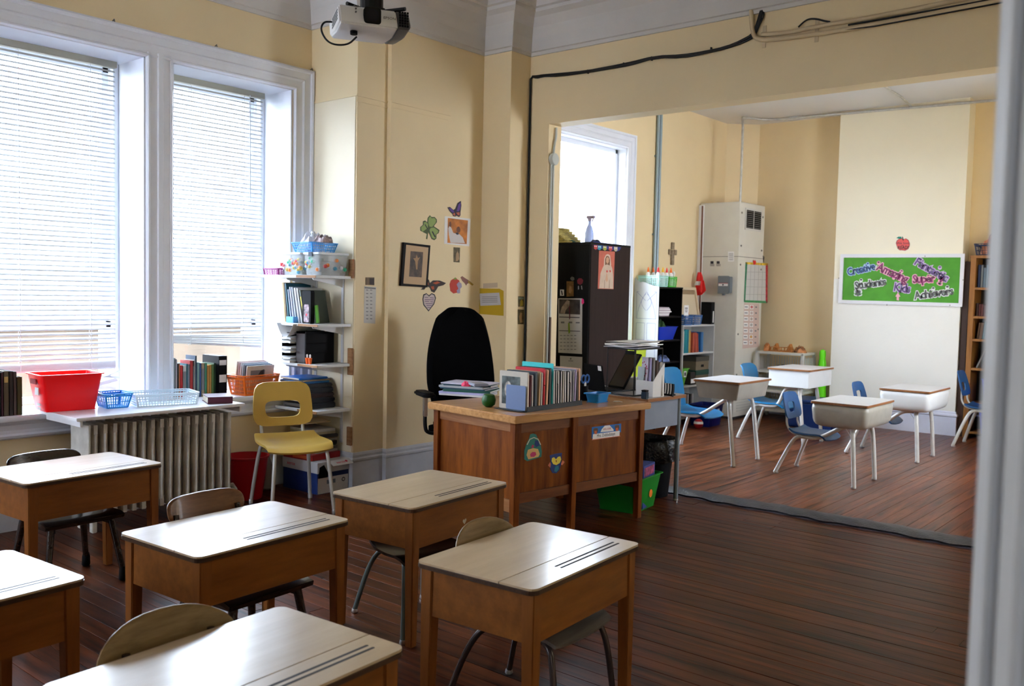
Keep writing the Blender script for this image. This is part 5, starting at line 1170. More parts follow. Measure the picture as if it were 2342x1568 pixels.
for i, (nm, cl, th, h) in enumerate(fl_):
    g = (th+0.0045)*k_; M4 = rM @ Matrix.Translation((-0.004, yy+g/2, 0.0045)) @ Matrix.Rotation(R_(random.uniform(-2.0, 2.0)), 4, 'X') @ Matrix.Rotation(R_(random.uniform(-1, 1)), 4, 'Z')
    t = thing('file', '%s, %s from the bookend in the teacher desk rack' % (nm, ORD[i]), 'file', M=M4, group='files in the black rack on the teacher desk')
    tt_ = th*k_*0.75; bx0 = -DR_+0.01+random.uniform(-.008, .008)-(0.03 if nm[:3] == 'tur' else 0)
    MB().prism(rrect(bx0, 0.001, -0.002, h, 0.006, 2), -tt_/2, tt_/2, face_y((0, 0, 0))).build('cover', bcol(cl, 0.3 if 'sleeve' in nm else 0.5), t)
    if th > 0.009: MB().box(-0.0022, -0.0008, -tt_*0.28, tt_*0.28, 0.006, h-0.008).build('page_edges', PAPER if 'sleeve' in nm or 'white' in nm else bcol(tuple(min(1, x*1.6+0.03) for x in cl)), t)
    if i == 0:
        Ff = face_y((0, -tt_/2-0.0004, 0)); MB().prism(rect(bx0+0.02, 0.03, -0.06, 0.20), 0, 0.0008, Ff).build('picture', mat('dark_flower_picture', (0.06, 0.075, 0.07), 0.5, noise=0.9, nscale=22), t)
        MB().prism(ell(bx0+0.07, 0.12, 0.028, 0.05, 14), 0.0008, 0.0012, Ff).build('flower', mat('pale_flower_print', (0.34, 0.30, 0.26), 0.5, noise=0.8, nscale=30), t)
    yy += g
# pens, scissors, blue basket, pins, laptop, tablet, wire shelf, files
p = on_desk(1338, 917); t = thing('pen_pot', 'black mesh pen pot beside the file rack', 'pot', (p.x-0.04, p.y+0.03, ZT)); MB().lathe([(0.032, 0), (0.036, 0.10), (0.033, 0.10), (0.030, 0.004)], 18).build('body', BLACK, t, smooth_=True)
t = thing('scissors', 'blue-handled scissors standing in the black pen pot', 'scissors', (p.x-0.03, p.y+0.04, ZT+0.01))
for s in (-1, 1):
    MB().tube([(0.0, s*0.022+0.022*math.cos(a*math.pi/6), 0.135+0.026*math.sin(a*math.pi/6)) for a in range(13)], 0.006, 6).build('handle', c('mid_blue_plastic', 0.02, 0.10, 0.32), t, smooth_=True)
MB().box(-0.002, 0.002, -0.01, 0.01, 0.0, 0.115).build('blades', CHROME, t)
p = on_desk(1362, 920); bs = basket('basket', 'small bright blue basket standing in front of the laptop', 'basket', (p.x-0.01, p.y+0.035, ZT), rzd+R_(8), 0.10, 0.16, 0.062, mat('bright_blue_basket_plastic', (0.008, 0.20, 0.55), 0.35), taper=0.82, wall='solid', lip=0.004)
p = on_desk(1415, 919); t = thing('pins', 'small heap of white strings and pins on the bare end of the teacher desk', 'string', (p.x, p.y, ZT))
for k in range(6):
    a = random.uniform(0, 3.1); MB().tube([(0.03*math.cos(a+j*0.7)*(0.4+0.15*j), 0.02*math.sin(a+j*0.9)*(0.4+0.2*j), 0.003+0.003*(j % 2)) for j in range(5)], 0.0022, 6, smoothpath=1).build('strand', WHITE, t)
p = on_desk(1372, 893); t = thing('laptop', 'black laptop with a white sticker, its lid raised, on the teacher desk', 'laptop', (p.x+0.0, p.y-0.03, ZT), R_(-18))
MB().box(-0.11, 0.11, -0.01, 0.15, 0, 0.02).build('base', BLACK, t, 0.004)
MB().box(-0.11, 0.11, -0.008, 0.0, 0.0, 0.19, Matrix.Translation((0, -0.012, 0.012)) @ Matrix.Rotation(R_(10), 4, 'X')).build('lid', BLACK, t, 0.003)
MB().prism(rect(0.06, 0.15, 0.10, 0.185), 0, 0.0008, Matrix.Translation((0, -0.012, 0.012)) @ Matrix.Rotation(R_(10), 4, 'X') @ face_y((0, -0.0082, 0))).build('sticker', PAPER, t)
# side table (grey metal desk) beyond the teacher desk
GRYM = mat('blue_grey_metal_panel', (0.20, 0.23, 0.29), 0.45, noise=0.06); LEGG = mat('dark_grey_tube', (0.16, 0.19, 0.22), 0.4)
ST = thing('side_table', 'grey metal table with a brown edged top butting the teacher desk', 'table', (-3.60, 5.62, 0), R_(-3))
x1s, y1s = onz(1571, 901, 0.785).x, onz(1571, 901, 0.785).y
def stl(x, y): v = Matrix.Rotation(R_(3), 4, 'Z') @ Vector((x+3.60, y-5.62, 0)); return v.x, v.y
xe, ye = stl(x1s, y1s)
MB().box(xe-0.75, xe, ye-0.50, ye, 0.760, 0.785-0.002).build('table_edge', CBE, ST, 0.003)
MB().box(xe-0.747, xe-0.003, ye-0.497, ye-0.003, 0.783, 0.7852).build('table_top', mat('grey_laminate_top', (0.26, 0.24, 0.24), 0.35), ST)
MB().box(xe-0.045, xe-0.035, ye-0.48, ye-0.06, 0.56, 0.758).build('modesty_panel', GRYM, ST, 0.002)
for (lx, ly) in ((xe-0.04, ye-0.045), (xe-0.70, ye-0.045), (xe-0.70, ye-0.46)):
    l = MB().tube([(lx, ly, 0.012), (lx, ly, 0.758)], 0.017, 12).build('leg', LEGG, ST, smooth_=True); MB().lathe([(0.013, 0), (0.019, 0.003), (0.018, 0.014)], 12, (lx, ly, 0)).build('glide', CHROME, l)
# wire stand with papers
ZTT = 0.7858
def onst(px, py): return onz(px, py, ZTT)
a = onst(1449, 906); ws = thing('wire_shelf', 'black wire stand carrying a heap of papers over the laptop corner', 'stand', (a.x, a.y, ZTT), R_(-4))
WH = 0.33; WWX, WWY = 0.24, 0.34
tp = ws
cor = [(0, 0), (-WWX, 0), (-WWX, WWY), (0, WWY)]
for (cx_, cy_) in cor: MB().tube([(cx_, cy_, 0.003), (cx_, cy_, WH)], 0.0045, 8).build('wire_leg', BLACKM, ws)
for zz_ in (0.004, WH): MB().tube([(x_, y_, zz_) for x_, y_ in cor+[cor[0]]], 0.0045, 8).build('wire_frame', BLACKM, ws)
o = MB()
for k in range(9): o.tube([(-WWX*(k+1)/10, 0, WH), (-WWX*(k+1)/10, WWY, WH)], 0.002, 5)
o = o.build('wire_grid', BLACKM, ws); o['kind'] = 'stuff'
MB().box(-0.075, 0.005, -0.012, 0.012, WH-0.035, WH-0.01).build('clip', BLACK, ws, 0.002)
random.seed(21)
for i in range(4):
    t = thing('papers', ['grey magazine at the bottom of the heap on the wire stand', 'folded white sheets in the middle of the heap on the wire stand', 'thin pad near the top of the heap on the wire stand', 'topmost curled white sheet on the wire stand'][i], 'paper', (a.x-0.12+random.uniform(-.02, .02), a.y+0.17, ZTT+WH+0.006+i*0.0115), R_(random.uniform(-14, 14)), None)
    MB().grid(lambda u, v: (-0.14+u*0.28, -0.17+v*0.34, 0.0085+0.003*math.sin(6*u+i*2)+0.004*(u > .9)*(i)), 8, 5, 0.007 if i < 3 else 0.002).build('sheets', bcol((0.28, 0.28, 0.32)) if i == 0 else PAPER, t)
# tablet / screen leaning in the stand
p = onst(1400, 890); M4 = Matrix.Translation((p.x+0.02, p.y+0.02, ZTT+0.01)) @ Matrix.Rotation(R_(-15), 4, 'Z') @ Matrix.Rotation(R_(-34), 4, 'X')
t = thing('tablet', 'black flat screen tilted back under the wire stand', 'screen', M=M4); MB().box(-0.09, 0.09, -0.008, 0.008, 0, 0.31).build('case', BLACK, t, 0.004); MB().box(-0.08, 0.08, -0.0088, -0.008, 0.015, 0.295).build('screen', c('dark_glass', 0.004, 0.004, 0.006, 0.15), t)
# magazine file and leaflets
p = onst(1492, 908); ms = Matrix.Translation((p.x, p.y, ZTT)) @ Matrix.Rotation(R_(-14), 4, 'Z')
mf = thing('magazine_file', 'white cardboard magazine file stuffed with leaflets on the side table', 'file box', M=ms)
sidep = [(-0.0, 0.0), (-0.235, 0.0), (-0.235, 0.115), (-0.19, 0.115), (0.0, 0.225)]
side = [(0.0, 0), (0.10, 0), (0.10, 0.215), (0.06, 0.235), (0.0, 0.12)]
wall_t = 0.003
MB().prism([(0, 0), (0.11, 0), (0.11, 0.24), (0.0, 0.11)], 0, wall_t, face_x((0, 0, 0))).build('side', PAPER, mf)
MB().prism([(0, 0), (0.11, 0), (0.11, 0.24), (0.0, 0.11)], 0, wall_t, face_x((-0.17, 0, 0))).build('side', PAPER, mf)
MB().box(-0.17, 0, 0, 0.003, 0, 0.11).build('front', PAPER, mf); MB().box(-0.17, 0, 0.107, 0.11, 0, 0.24).build('back', PAPER, mf); MB().box(-0.17, 0, 0, 0.11, 0, 0.003).build('base', PAPER, mf)
lf = [('pale blue and yellow leaflet', (0.45, 0.52, 0.55), 0.20), ('white leaflet with red hearts', (0.62, 0.58, 0.70), 0.27), ('lilac leaflet', (0.45, 0.42, 0.66), 0.265), ('grey newsprint leaflet', (0.30, 0.28, 0.26), 0.27), ('brown photo leaflet', (0.14, 0.09, 0.07), 0.25), ('cream leaflet', (0.5, 0.45, 0.38), 0.24)]
for i, (nm, cl, h) in enumerate(lf):
    M4 = ms @ Matrix.Translation((-0.15+0.026*i, 0.018+0.014*i, 0.0045)) @ Matrix.Rotation(R_(4-i*1.5), 4, 'Y')
    t = thing('leaflet', '%s, %s from the left in the white magazine file' % (nm, ORD[i]), 'leaflet', M=M4, group='leaflets in the white magazine file')
    MB().box(-0.032, 0.032, -0.001, 0.002, 0, h).build('sheet', bcol(cl), t)
    if i == 1:
        ps = [ell(random.uniform(-0.024, 0.024), 0.10+0.009*k, 0.0045, 0.006, 8) for k in range(16)]
        polys('heart_print', c('heart_red', 0.45, 0.02, 0.08), t, ps, 0, 0.0006); q = kids(t)[-1]
        for q in kids(t):
            if q.name.startswith('heart'): q.matrix_local = face_y((0, -0.0012, 0))
# low printed box with leaflets between stand and file
p = onst(1440, 893); t = thing('leaflet_box', 'low white card box under the wire stand', 'box', (p.x-0.06, p.y+0.12, ZTT), R_(-10)); MB().box(-0.10, 0.16, -0.05, 0.06, 0, 0.09).build('box', PAPER, t, 0.002)
p = onst(1529, 903); M4 = Matrix.Translation((p.x+0.0, p.y+0.02, ZTT)) @ Matrix.Rotation(R_(-12), 4, 'Z')
t = thing('striped_pouch', 'black and white striped cloth pouch on the corner of the side table', 'pouch', M=M4)
for k in range(9):
    x = -0.055+k*0.0125
    MB().grid(lambda u, v: (x+u*0.0125-0.02*(v-0.5)*0.6, -0.03-0.02*(1-v)**2, 0.085*v), 3, 5, 0.018).build('stripe', PAPER if k % 2 else BLACK, t)
MB().box(-0.06, 0.058, -0.06, 0.0, 0, 0.012).build('base', BLACK, t, 0.004)
p = onst(1473, 912); t = thing('tin', 'small dark glass jar standing on the edge of the side table', 'jar', (p.x, p.y+0.01, ZTT)); MB().box(-0.02, 0.02, -0.02, 0.02, 0, 0.05).build('jar', c('dark_blue_glass', 0.03, 0.05, 0.08, 0.15), t, 0.004); MB().box(-0.019, 0.019, -0.019, 0.019, 0.05, 0.062).build('cap', BLACK, t, 0.002)

# ================================================================ BINS UNDER THE DESKS
BBM = mat('glossy_black_bin_bag', (0.003, 0.003, 0.004), 0.25, spec=0.3, bump=0.6, nscale=18)
t = thing('trash_bin', 'large black waste bin lined with a glossy black bag under the side table', 'bin', (-3.56, 5.92, 0))
MB().lathe([(0.135, 0), (0.175, 0.40), (0.170, 0.40), (0.130, 0.005)], 28).build('body', BLACK, t, smooth_=True)
random.seed(3); ph = [random.uniform(0, 6) for _ in range(6)]
def bagr(r, z, amp): return [Vector(((r+amp*math.sin(7*a+ph[0]+z*30)+amp*0.6*math.sin(17*a+ph[1]))*math.cos(a), (r+amp*math.sin(7*a+ph[0]+z*30)+amp*0.6*math.sin(17*a+ph[1]))*math.sin(a), z+amp*0.8*math.sin(5*a+ph[2]))) for a in [2*math.pi*j/48 for j in range(48)]]
MB().rings([bagr(0.16, 0.30, .003), bagr(0.172, 0.40, .004), bagr(0.185, 0.435, .005), bagr(0.198, 0.42, .007), bagr(0.203, 0.36, .008), bagr(0.200, 0.27, .012), bagr(0.196, 0.27, .012), bagr(0.195, 0.36, .008)], False).build('bin_bag', BBM, t, smooth_=True)
GRN = mat('vivid_green_plastic', (0.008, 0.21, 0.018), 0.42)
gb = basket('storage_bin', 'vivid green plastic bin under the far end of the teacher desk', 'bin', (-3.46, 5.45, 0), R_(8), 0.34, 0.42, 0.24, GRN, taper=0.80, wall='solid', lip=0.006)
t = thing('game_box', 'blue and red game box sticking out of the green bin', 'box', (-3.46, 5.50, 0.012), R_(12)); MB().box(-0.05, 0.13, -0.12, 0.12, 0, 0.30).build('box', c('blue_box_card', 0.03, 0.06, 0.25), t, 0.002); MB().box(0.1302, 0.1312, -0.10, 0.10, 0.225, 0.285).build('print', mat('red_blue_print', (0.30, 0.05, 0.12), 0.5, noise=0.9, nscale=30), t)
MB().prism(ell(0.05, 0.11, 0.03, 0.03, 7), 0, 0.001, face_x((0.157, 0, 0))).build('flower_sticker', c('orange_sticker', 0.8, 0.2, 0.02), gb)

# ================================================================ BLACK CABINET by the opening
BKL = wood('black_brown_laminate', (0.003, 0.003, 0.003), (0.006, 0.005, 0.005), 'z', 3, 0.45, spec=0.12)
BKR = wood('dark_brown_laminate', (0.016, 0.007, 0.006), (0.024, 0.011, 0.009), 'z', 3, 0.5, spec=0.15)
bc = thing('tall_cabinet', 'tall black-brown cabinet standing in the far room before the bare window', 'cabinet', (-4.86, 6.85, 0))
CXR, CY0, CY1, CZ = -4.52, 6.42, 7.05, 1.945
MB().box(-5.20, CXR, CY0+0.018, CY1, 0.05, CZ-0.02).build('body', BKL, bc, 0.002, world=True)
MB().box(CXR-0.0005, CXR+0.0025, CY0+0.016, CY1, 0.0, CZ-0.02).build('side_panel', BKR, bc, world=True)
MB().box(-5.21, CXR+0.006, CY0-0.004, CY1, CZ-0.02, CZ).build('top', BKL, bc, 0.002, world=True)
d_ = MB().box(-5.198, CXR-0.002, CY0, CY0+0.017, 0.06, CZ-0.022).build('door', BKL, bc, 0.002, world=True)
MB().cbox((-5.16+4.86, CY0-0.012-6.85, 1.1), 0.012, 0.022, 0.12).build('handle', CHROME, d_, 0.003)
MB().box(-5.19, CXR-0.01, CY0+0.03, CY1, 0.0, 0.06).build('plinth', BLACK, bc, world=True)
# things on the cabinet door (plane y = CY0)
def wallsheet(name, label, cat, pts, axis, val, m, th=0.0012, group=None):
    """flat sheet: outline given in picture pixels on the plane x=val or y=val"""
    P = [(onx(px, py, val) if axis == 'x' else ony(px, py, val)) for px, py in pts]
    cx = sum((p.y if axis == 'x' else p.x) for p in P)/len(P); cz = min(p.z for p in P)
    o3 = (val, cx, cz) if axis == 'x' else (cx, val, cz)
    F = face_x(o3) if axis == 'x' else face_y(o3)
    t = thing(name, label, cat, M=F, group=group)
    loc = [((p.y if axis == 'x' else p.x)-cx, p.z-cz) for p in P]
    polys('sheet', m, t, [loc], 0.0003, th)
    return t, F
def pp(F, *pts): return pix_poly(F, pts, None)
YDOOR = CY0-0.0002
OFFW = c('off_white_print', 0.56, 0.55, 0.53, 0.7)
t, F = wallsheet('calendar', 'long wall calendar with a dark photo hanging on the black cabinet door', 'calendar', [(1277, 682), (1332, 682), (1331, 809), (1277, 806)], 'y', YDOOR, OFFW)
polys('photo', mat('dark_calendar_photo', (0.05, 0.04, 0.04), 0.4, noise=0.95, nscale=9), t, [pp(F, (1279, 684), (1327, 685), (1327, 719), (1279, 717))], 0.0013, 0.0018)
polys('photo_figure', mat('pale_calendar_figure', (0.35, 0.27, 0.22), 0.5, noise=0.6, nscale=14), t, [pp(F, (1281, 716), (1285, 702), (1291, 694), (1297, 686), (1303, 688), (1302, 700), (1294, 709), (1292, 717))], 0.0018, 0.0022)
polys('rule', INK, t, [pp(F, (1279, 723.5), (1326, 725), (1326, 727), (1279, 725.5)), pp(F, (1279, 755), (1327, 756.5), (1327, 758), (1279, 756.5))], 0.0013, 0.0017)
polys('small_print', c('grey_ink', 0.16, 0.16, 0.17), t, [q for r in ((1283, 735, 1291, 739), (1301, 735, 1309, 739), (1317, 736, 1326, 739)) for q in [pp(F, (r[0], r[1]), (r[2], r[1]), (r[2], r[3]), (r[0], r[3]))]]+[pp(F, (1281+k*8, 766+8*j), (1286+k*8, 766+8*j), (1286+k*8, 767.5+8*j), (1281+k*8, 767.5+8*j)) for k in range(5) for j in range(5)], 0.0013, 0.0017)
polys('ribbon', c('lime_green_ribbon', 0.22, 0.35, 0.02), t, [pp(F, (1300, 738), (1303, 738), (1304, 760), (1301, 763), (1300, 752))], 0.002, 0.004)
polys('ribbon', c('plum_ribbon', 0.10, 0.01, 0.04), t, [pp(F, (1302, 700), (1304, 700), (1304.5, 727), (1302.5, 731))], 0.0025, 0.004)
t, F = wallsheet('calendar', 'white printed sheet hanging below the calendar on the black cabinet door', 'notice', [(1281, 813), (1332, 816), (1331, 870), (1281, 868)], 'y', YDOOR, OFFW)
polys('small_print', c('grey_ink', 0.16, 0.16, 0.17), t, [pp(F, (1300, 824), (1311, 824.5), (1311, 826), (1300, 825.5)), pp(F, (1304, 818), (1307, 818), (1307, 822), (1304, 822))], 0.0013, 0.0017)
t, F = wallsheet('icon_card', 'small golden icon card on the black cabinet door', 'picture', [(1296, 643), (1312, 643), (1312, 677), (1296, 678)], 'y', YDOOR, mat('gold_brown_print', (0.22, 0.11, 0.03), 0.5, noise=0.5, nscale=20))
polys('figure', c('pale_brown_figure', 0.40, 0.22, 0.10), t, [pp(F, (1301, 662), (1303, 654), (1307, 655), (1308, 665), (1305, 671), (1301, 669))], 0.0013, 0.0018)
t, F = wallsheet('card', 'tiny white card with a black mark left of the golden icon', 'card', [(1281, 662), (1290, 662), (1290, 676), (1281, 676)], 'y', YDOOR, PAPER)
polys('mark', INK, t, [pp(F, (1283, 664), (1286, 664), (1288, 674), (1285, 675))], 0.0013, 0.0017)
t, F = wallsheet('rosette', 'dark red rosette with two white tails on the black cabinet door', 'ornament', [(1320, 641), (1324, 636), (1330, 636), (1334, 641), (1332, 648), (1327, 651), (1321, 648)], 'y', YDOOR, c('dark_red_ribbon', 0.16, 0.006, 0.015))
polys('tail', c('grey_ribbon', 0.25, 0.25, 0.25), t, [pp(F, (1322, 654), (1324, 653), (1324.5, 661), (1322, 662)), pp(F, (1329, 653), (1331, 653), (1332, 662), (1330, 661))], 0.0003, 0.0012)
t, F = wallsheet('badge', 'small dull silver ornament above the golden icon', 'ornament', [(1304, 636), (1308, 632), (1313, 634), (1314, 639), (1310, 642), (1306, 640)], 'y', YDOOR, c('dull_silver', 0.12, 0.12, 0.11))
t, F = wallsheet('pink_tag', 'hot pink paper tag at the top right corner of the calendar', 'tag', [(1331, 682), (1335, 684), (1336, 692), (1333, 696), (1330, 693)], 'y', YDOOR-0.0022, c('hot_pink_paper', 0.85, 0.03, 0.22))
# on the cabinet side (plane x = CXR)
CX_ = CXR+0.0027
t, F = wallsheet('poster', 'devotional picture of a white-robed figure on a salmon red ground on the cabinet side', 'poster', [(1370, 573), (1406, 575), (1403, 661), (1367, 660)], 'x', CX_, mat('salmon_red_print', (0.52, 0.12, 0.075), 0.5, noise=0.12, nscale=14))
polys('robe', mat('cream_robe_print', (0.55, 0.42, 0.32), 0.5, noise=0.08, nscale=20), t, [pp(F, (1370, 659), (1373, 625), (1378, 612), (1382, 604), (1382, 590), (1385, 583), (1390, 581), (1395, 587), (1396, 604), (1400, 614), (1402, 630), (1402, 660))], 0.0013, 0.0018)
polys('hair', c('brown_print_hair', 0.16, 0.07, 0.03), t, [pp(F, (1383.5, 606), (1383.5, 592), (1387, 585), (1392, 586), (1394.5, 594), (1394, 607), (1388, 604))], 0.0018, 0.0021)
polys('face', c('skin_print', 0.55, 0.32, 0.20), t, [pp(F, (1385.5, 598), (1386, 590), (1389.5, 587), (1392.5, 591), (1392, 599), (1388.5, 603.5))], 0.0021, 0.0024)
polys('veil', c('pale_veil_print', 0.62, 0.46, 0.36), t, [pp(F, (1380.5, 606), (1381.5, 590), (1386, 582), (1390, 580.5), (1395, 584), (1397.5, 606), (1395.5, 606), (1394.5, 589), (1390, 584.5), (1386, 585), (1383.5, 591), (1383, 606))], 0.0020, 0.0026)
polys('hands', c('skin_print', 0.55, 0.32, 0.20), t, [pp(F, (1384, 640), (1386.5, 625), (1388.5, 625), (1390, 641), (1387, 645))], 0.0018, 0.0023)
polys('heart_print', c('red_rose_print', 0.5, 0.03, 0.03), t, [pp(F, (1386, 620), (1388, 617), (1390, 620), (1388, 624)), pp(F, (1393, 619), (1395, 617), (1397, 620), (1395, 623))], 0.0018, 0.0023)
polys('sleeve_line', c('robe_shadow_print', 0.32, 0.22, 0.16), t, [pp(F, (1381, 659), (1382, 640), (1383, 640), (1382.5, 659)), pp(F, (1392, 659), (1393, 640), (1394, 640), (1394, 659))], 0.0018, 0.0021)
t, F = wallsheet('owl_border', 'scalloped blue paper border printed with little owls along the cabinet top', 'border', [(1357, 552), (1423, 560), (1417, 572), (1410, 575), (1404, 570), (1397, 574), (1390, 569), (1383, 573), (1376, 568), (1368, 571), (1358, 566)], 'x', CX_, c('royal_blue_print', 0.015, 0.03, 0.22))
for i, (px, cl) in enumerate(((1362, (0.5, 0.05, 0.04)), (1371, (0.03, 0.30, 0.45)), (1383, (0.35, 0.35, 0.03)), (1396, (0.55, 0.04, 0.04)), (1408, (0.5, 0.45, 0.30)))):
    polys('owl_print', bcol(cl), t, [pp(F, (px-4, 560+i), (px+4, 560.5+i), (px+4, 568+i), (px, 571+i), (px-4, 568+i))], 0.0013, 0.0018)
    polys('owl_eye', WHITE, t, [pp(F, *[(px-1.8+1.3*math.cos(a), 563+i+1.5*math.sin(a)) for a in [k*1.05 for k in range(6)]]), pp(F, *[(px+1.8+1.3*math.cos(a), 563.3+i+1.5*math.sin(a)) for a in [k*1.05 for k in range(6)]])], 0.0018, 0.0022)
# on top of the cabinet
z = CZ+0.0005
YST = mat('straw_yellow_cloth', (0.42, 0.34, 0.10), 0.8, noise=0.3, nscale=30)
t = thing('folded_cloths', 'stack of folded straw-yellow cloths leaning at the left end of the cabinet top', 'cloth', (-5.06, 6.72, z))
for k in range(6): MB().box(-0.14, 0.17-0.032*k, -0.14, 0.14, 0.0+k*0.026, 0.0255+k*0.026).build('cloth', YST, t, 0.009, smooth_=True)
t = thing('mug', 'small dull pink pot on the cabinet beside the straw-yellow cloths', 'pot', (-5.10, 6.50, z)); MB().lathe([(0.025, 0), (0.04, 0.05), (0.036, 0.05), (0.022, 0.004)], 16).build('body', c('dusty_pink', 0.38, 0.10, 0.14), t, smooth_=True)
t = thing('spray_bottle', 'pale blue trigger spray bottle standing on the black cabinet against the window', 'bottle', (-4.80, 6.80, z))
PB = bpy.data.materials.new('translucent_pale_blue_plastic'); PB.use_nodes = True; b_ = PB.node_tree.nodes['Principled BSDF']; b_.inputs['Base Color'].default_value = (0.30, 0.42, 0.85, 1); b_.inputs['Alpha'].default_value = 0.9; b_.inputs['Roughness'].default_value = 0.25
MB().lathe([(0.038, 0), (0.042, 0.01), (0.042, 0.10), (0.030, 0.15), (0.014, 0.185), (0.013, 0.215)], 18).build('bottle', PB, t, smooth_=True)
MB().box(-0.03, 0.055, -0.012, 0.012, 0.235, 0.262).box(-0.014, 0.014, -0.014, 0.014, 0.213, 0.237).prism([(0.03, 0.235), (0.045, 0.235), (0.030, 0.195), (0.022, 0.20)], -0.005, 0.005, face_y((0, 0, 0))).build('trigger_head', c('lilac_plastic', 0.45, 0.40, 0.62), t, 0.003)
for (x, lab) in ((-4.93, 'small dark green ornament left of the spray bottle'), (-4.66, 'small dark blue ornament right of the spray bottle')):
    heap('ornament', lab, 'ornament', (x, 6.70, z), 0.06, 0.04, 0.035, c('dark_green_mix' if x < -4.8 else 'dark_blue_mix', *( (0.02, 0.06, 0.04) if x < -4.8 else (0.02, 0.03, 0.08))), 5)

p = onx(1415, 868, -5.50)
t = thing('storage_bin', 'lime yellow bin on the floor below the bare window behind the black cabinet', 'bin', (-5.40, p.y, 0))
MB().frus((0, 0, 0), 0.24, 0.30, (0, 0, 0.92), 0.28, 0.34).build('body', mat('lime_yellow_plastic', (0.50, 0.65, 0.04), 0.45), t, 0.01); MB().box(-0.15, 0.15, -0.18, 0.18, 0.92, 0.94).build('lid', mat('lime_yellow_plastic', (0.5, 0.65, 0.04)), t, 0.004)
# ================================================================ LOW CASES along the far room window wall
XS0, XS1 = XF+0.022, -5.27
BKS = wood('black_ash_shelf', (0.003, 0.003, 0.003), (0.006, 0.005, 0.005), 'y', 3, 0.5, spec=0.12)
k1y0, k1y1, k1z = 8.83, 9.36, 1.60
k1 = thing('bookcase', 'black open bookcase with a white arched side panel beside the bare window', 'bookcase', (-5.42, (k1y0+k1y1)/2, 0))
def kb(nm, m_, *b, par=k1, bev=0.002): return MB().box(*b).build(nm, m_, par, bev, world=True)
kb('side', BKS, XS0, XS1, k1y0, k1y0+0.018, 0, k1z-0.018); kb('side', BKS, XS0, XS1, k1y1-0.018, k1y1, 0, k1z-0.018)
kb('top', BKS, XS0, XS1+0.004, k1y0-0.003, k1y1+0.003, k1z-0.018, k1z); kb('back', BKS, XS0, XS0+0.006, k1y0, k1y1, 0.02, k1z-0.02)
k1s = [0.07, 0.42, 0.75, 1.00, 1.27]
for zz in k1s: kb('shelf', BKS, XS0, XS1-0.004, k1y0+0.018, k1y1-0.018, zz-0.018, zz)
# white church-window card on its end (facing -y)
F = face_y((XS0, k1y0-0.0006, 0)); W_ = XS1-XS0
ap_ = thing('arched_panel', 'white card panel drawn with gothic window arches on the end of the black bookcase', 'panel', M=F)
WCARD = mat('off_white_drawing_card', (0.46, 0.46, 0.48), 0.7)
MB().prism(rect(-0.01, 0.55, W_+0.005, k1z-0.03), 0, 0.004).build('card', WCARD, ap_)
MB().prism([(-0.012, k1z-0.03), (W_+0.006, k1z-0.03), (W_+0.006, k1z+0.0), (W_*0.75, k1z+0.012), (W_*0.35, k1z+0.055), (W_*0.22, k1z+0.045), (-0.005, k1z+0.10)], 0, 0.007).build('scalloped_top', WCARD, ap_)
LNM = c('lilac_grey_line', 0.16, 0.15, 0.30)
def line(pts, w=0.004):
    out = []
    for a, b in zip(pts[:-1], pts[1:]):
        d = Vector((b[0]-a[0], b[1]-a[1])).normalized(); n = Vector((-d.y, d.x))*w/2
        out.append([(a[0]-n.x, a[1]-n.y), (b[0]-n.x, b[1]-n.y), (b[0]+n.x, b[1]+n.y), (a[0]+n.x, a[1]+n.y)])
    return out
ls = []
z0a, z1a = 1.24, k1z-0.06; cxx = W_/2
for s in (-1, 1):
    arc = [(cxx+s*(0.12-0.118*(k/8)**1.8)*1.0, z0a+(z1a-z0a)*k/8) for k in range(9)]; ls += line(arc)
    arc = [(cxx+s*(0.006+0.06*math.sin(math.pi*k/8)), z0a+0.09+(z1a-z0a-0.11)*k/8) for k in range(9)]; ls += line(arc)
    ls += line([(cxx+s*0.13, z0a), (cxx+s*0.13, z1a), (cxx+s*0.01, z1a-0.10)]) + line([(cxx+s*0.13, z1a), (cxx+s*0.10, z1a)])
    for (a, b) in ((1.0, 1.19), (0.70, 0.95)):
        ls += line([(cxx+s*0.125, a), (cxx+s*0.125, b), (cxx+s*0.015, b), (cxx+s*0.015, a), (cxx+s*0.125, a)])
ls += line([(cxx-0.13, z0a), (cxx+0.13, z0a)])
polys('drawn_lines', LNM, ap_, ls, 0.0041, 0.0047)
# contents of the black bookcase
yc = (k1y0+k1y1)/2
random.seed(8)
for i in range(7):
    t = thing('paper_stack', 'loose papers, %s from the bottom of the stack in the black bookcase' % ORD[i], 'paper', (-5.40, k1y0+0.17+random.uniform(-.02, .02), 1.2705+i*0.0145), R_(random.uniform(-8, 8)), 'papers on the second shelf of the black bookcase')
    MB().box(-0.10, 0.11, -0.13, 0.13, 0, 0.0135).build('sheets', PAPER if i % 2 else bcol((0.50, 0.42, 0.45)), t, 0.002)
BLB = mat('royal_blue_plastic', (0.005, 0.03, 0.42), 0.35)
t = basket('storage_bin', 'royal blue open bin on the middle shelf of the black bookcase', 'bin', (-5.415, yc-0.005, 1.0005), 0, 0.27, 0.42, 0.15, BLB, taper=0.78, wall='solid')
heap('toys', 'green and dark odds and ends heaped in the royal blue bin of the black bookcase', 'toy', (-5.415, yc, 1.02), 0.09, 0.15, 0.17, mat('green_black_mix', (0.04, 0.10, 0.03), 0.5, noise=0.9, nscale=22), 12)
heap('toys', 'blue and white packet lying low in the black bookcase', 'toy', (-5.36, yc, 0.7505), 0.08, 0.10, 0.06, mat('blue_white_mix', (0.10, 0.14, 0.30), 0.4, noise=0.9, nscale=25), 14)
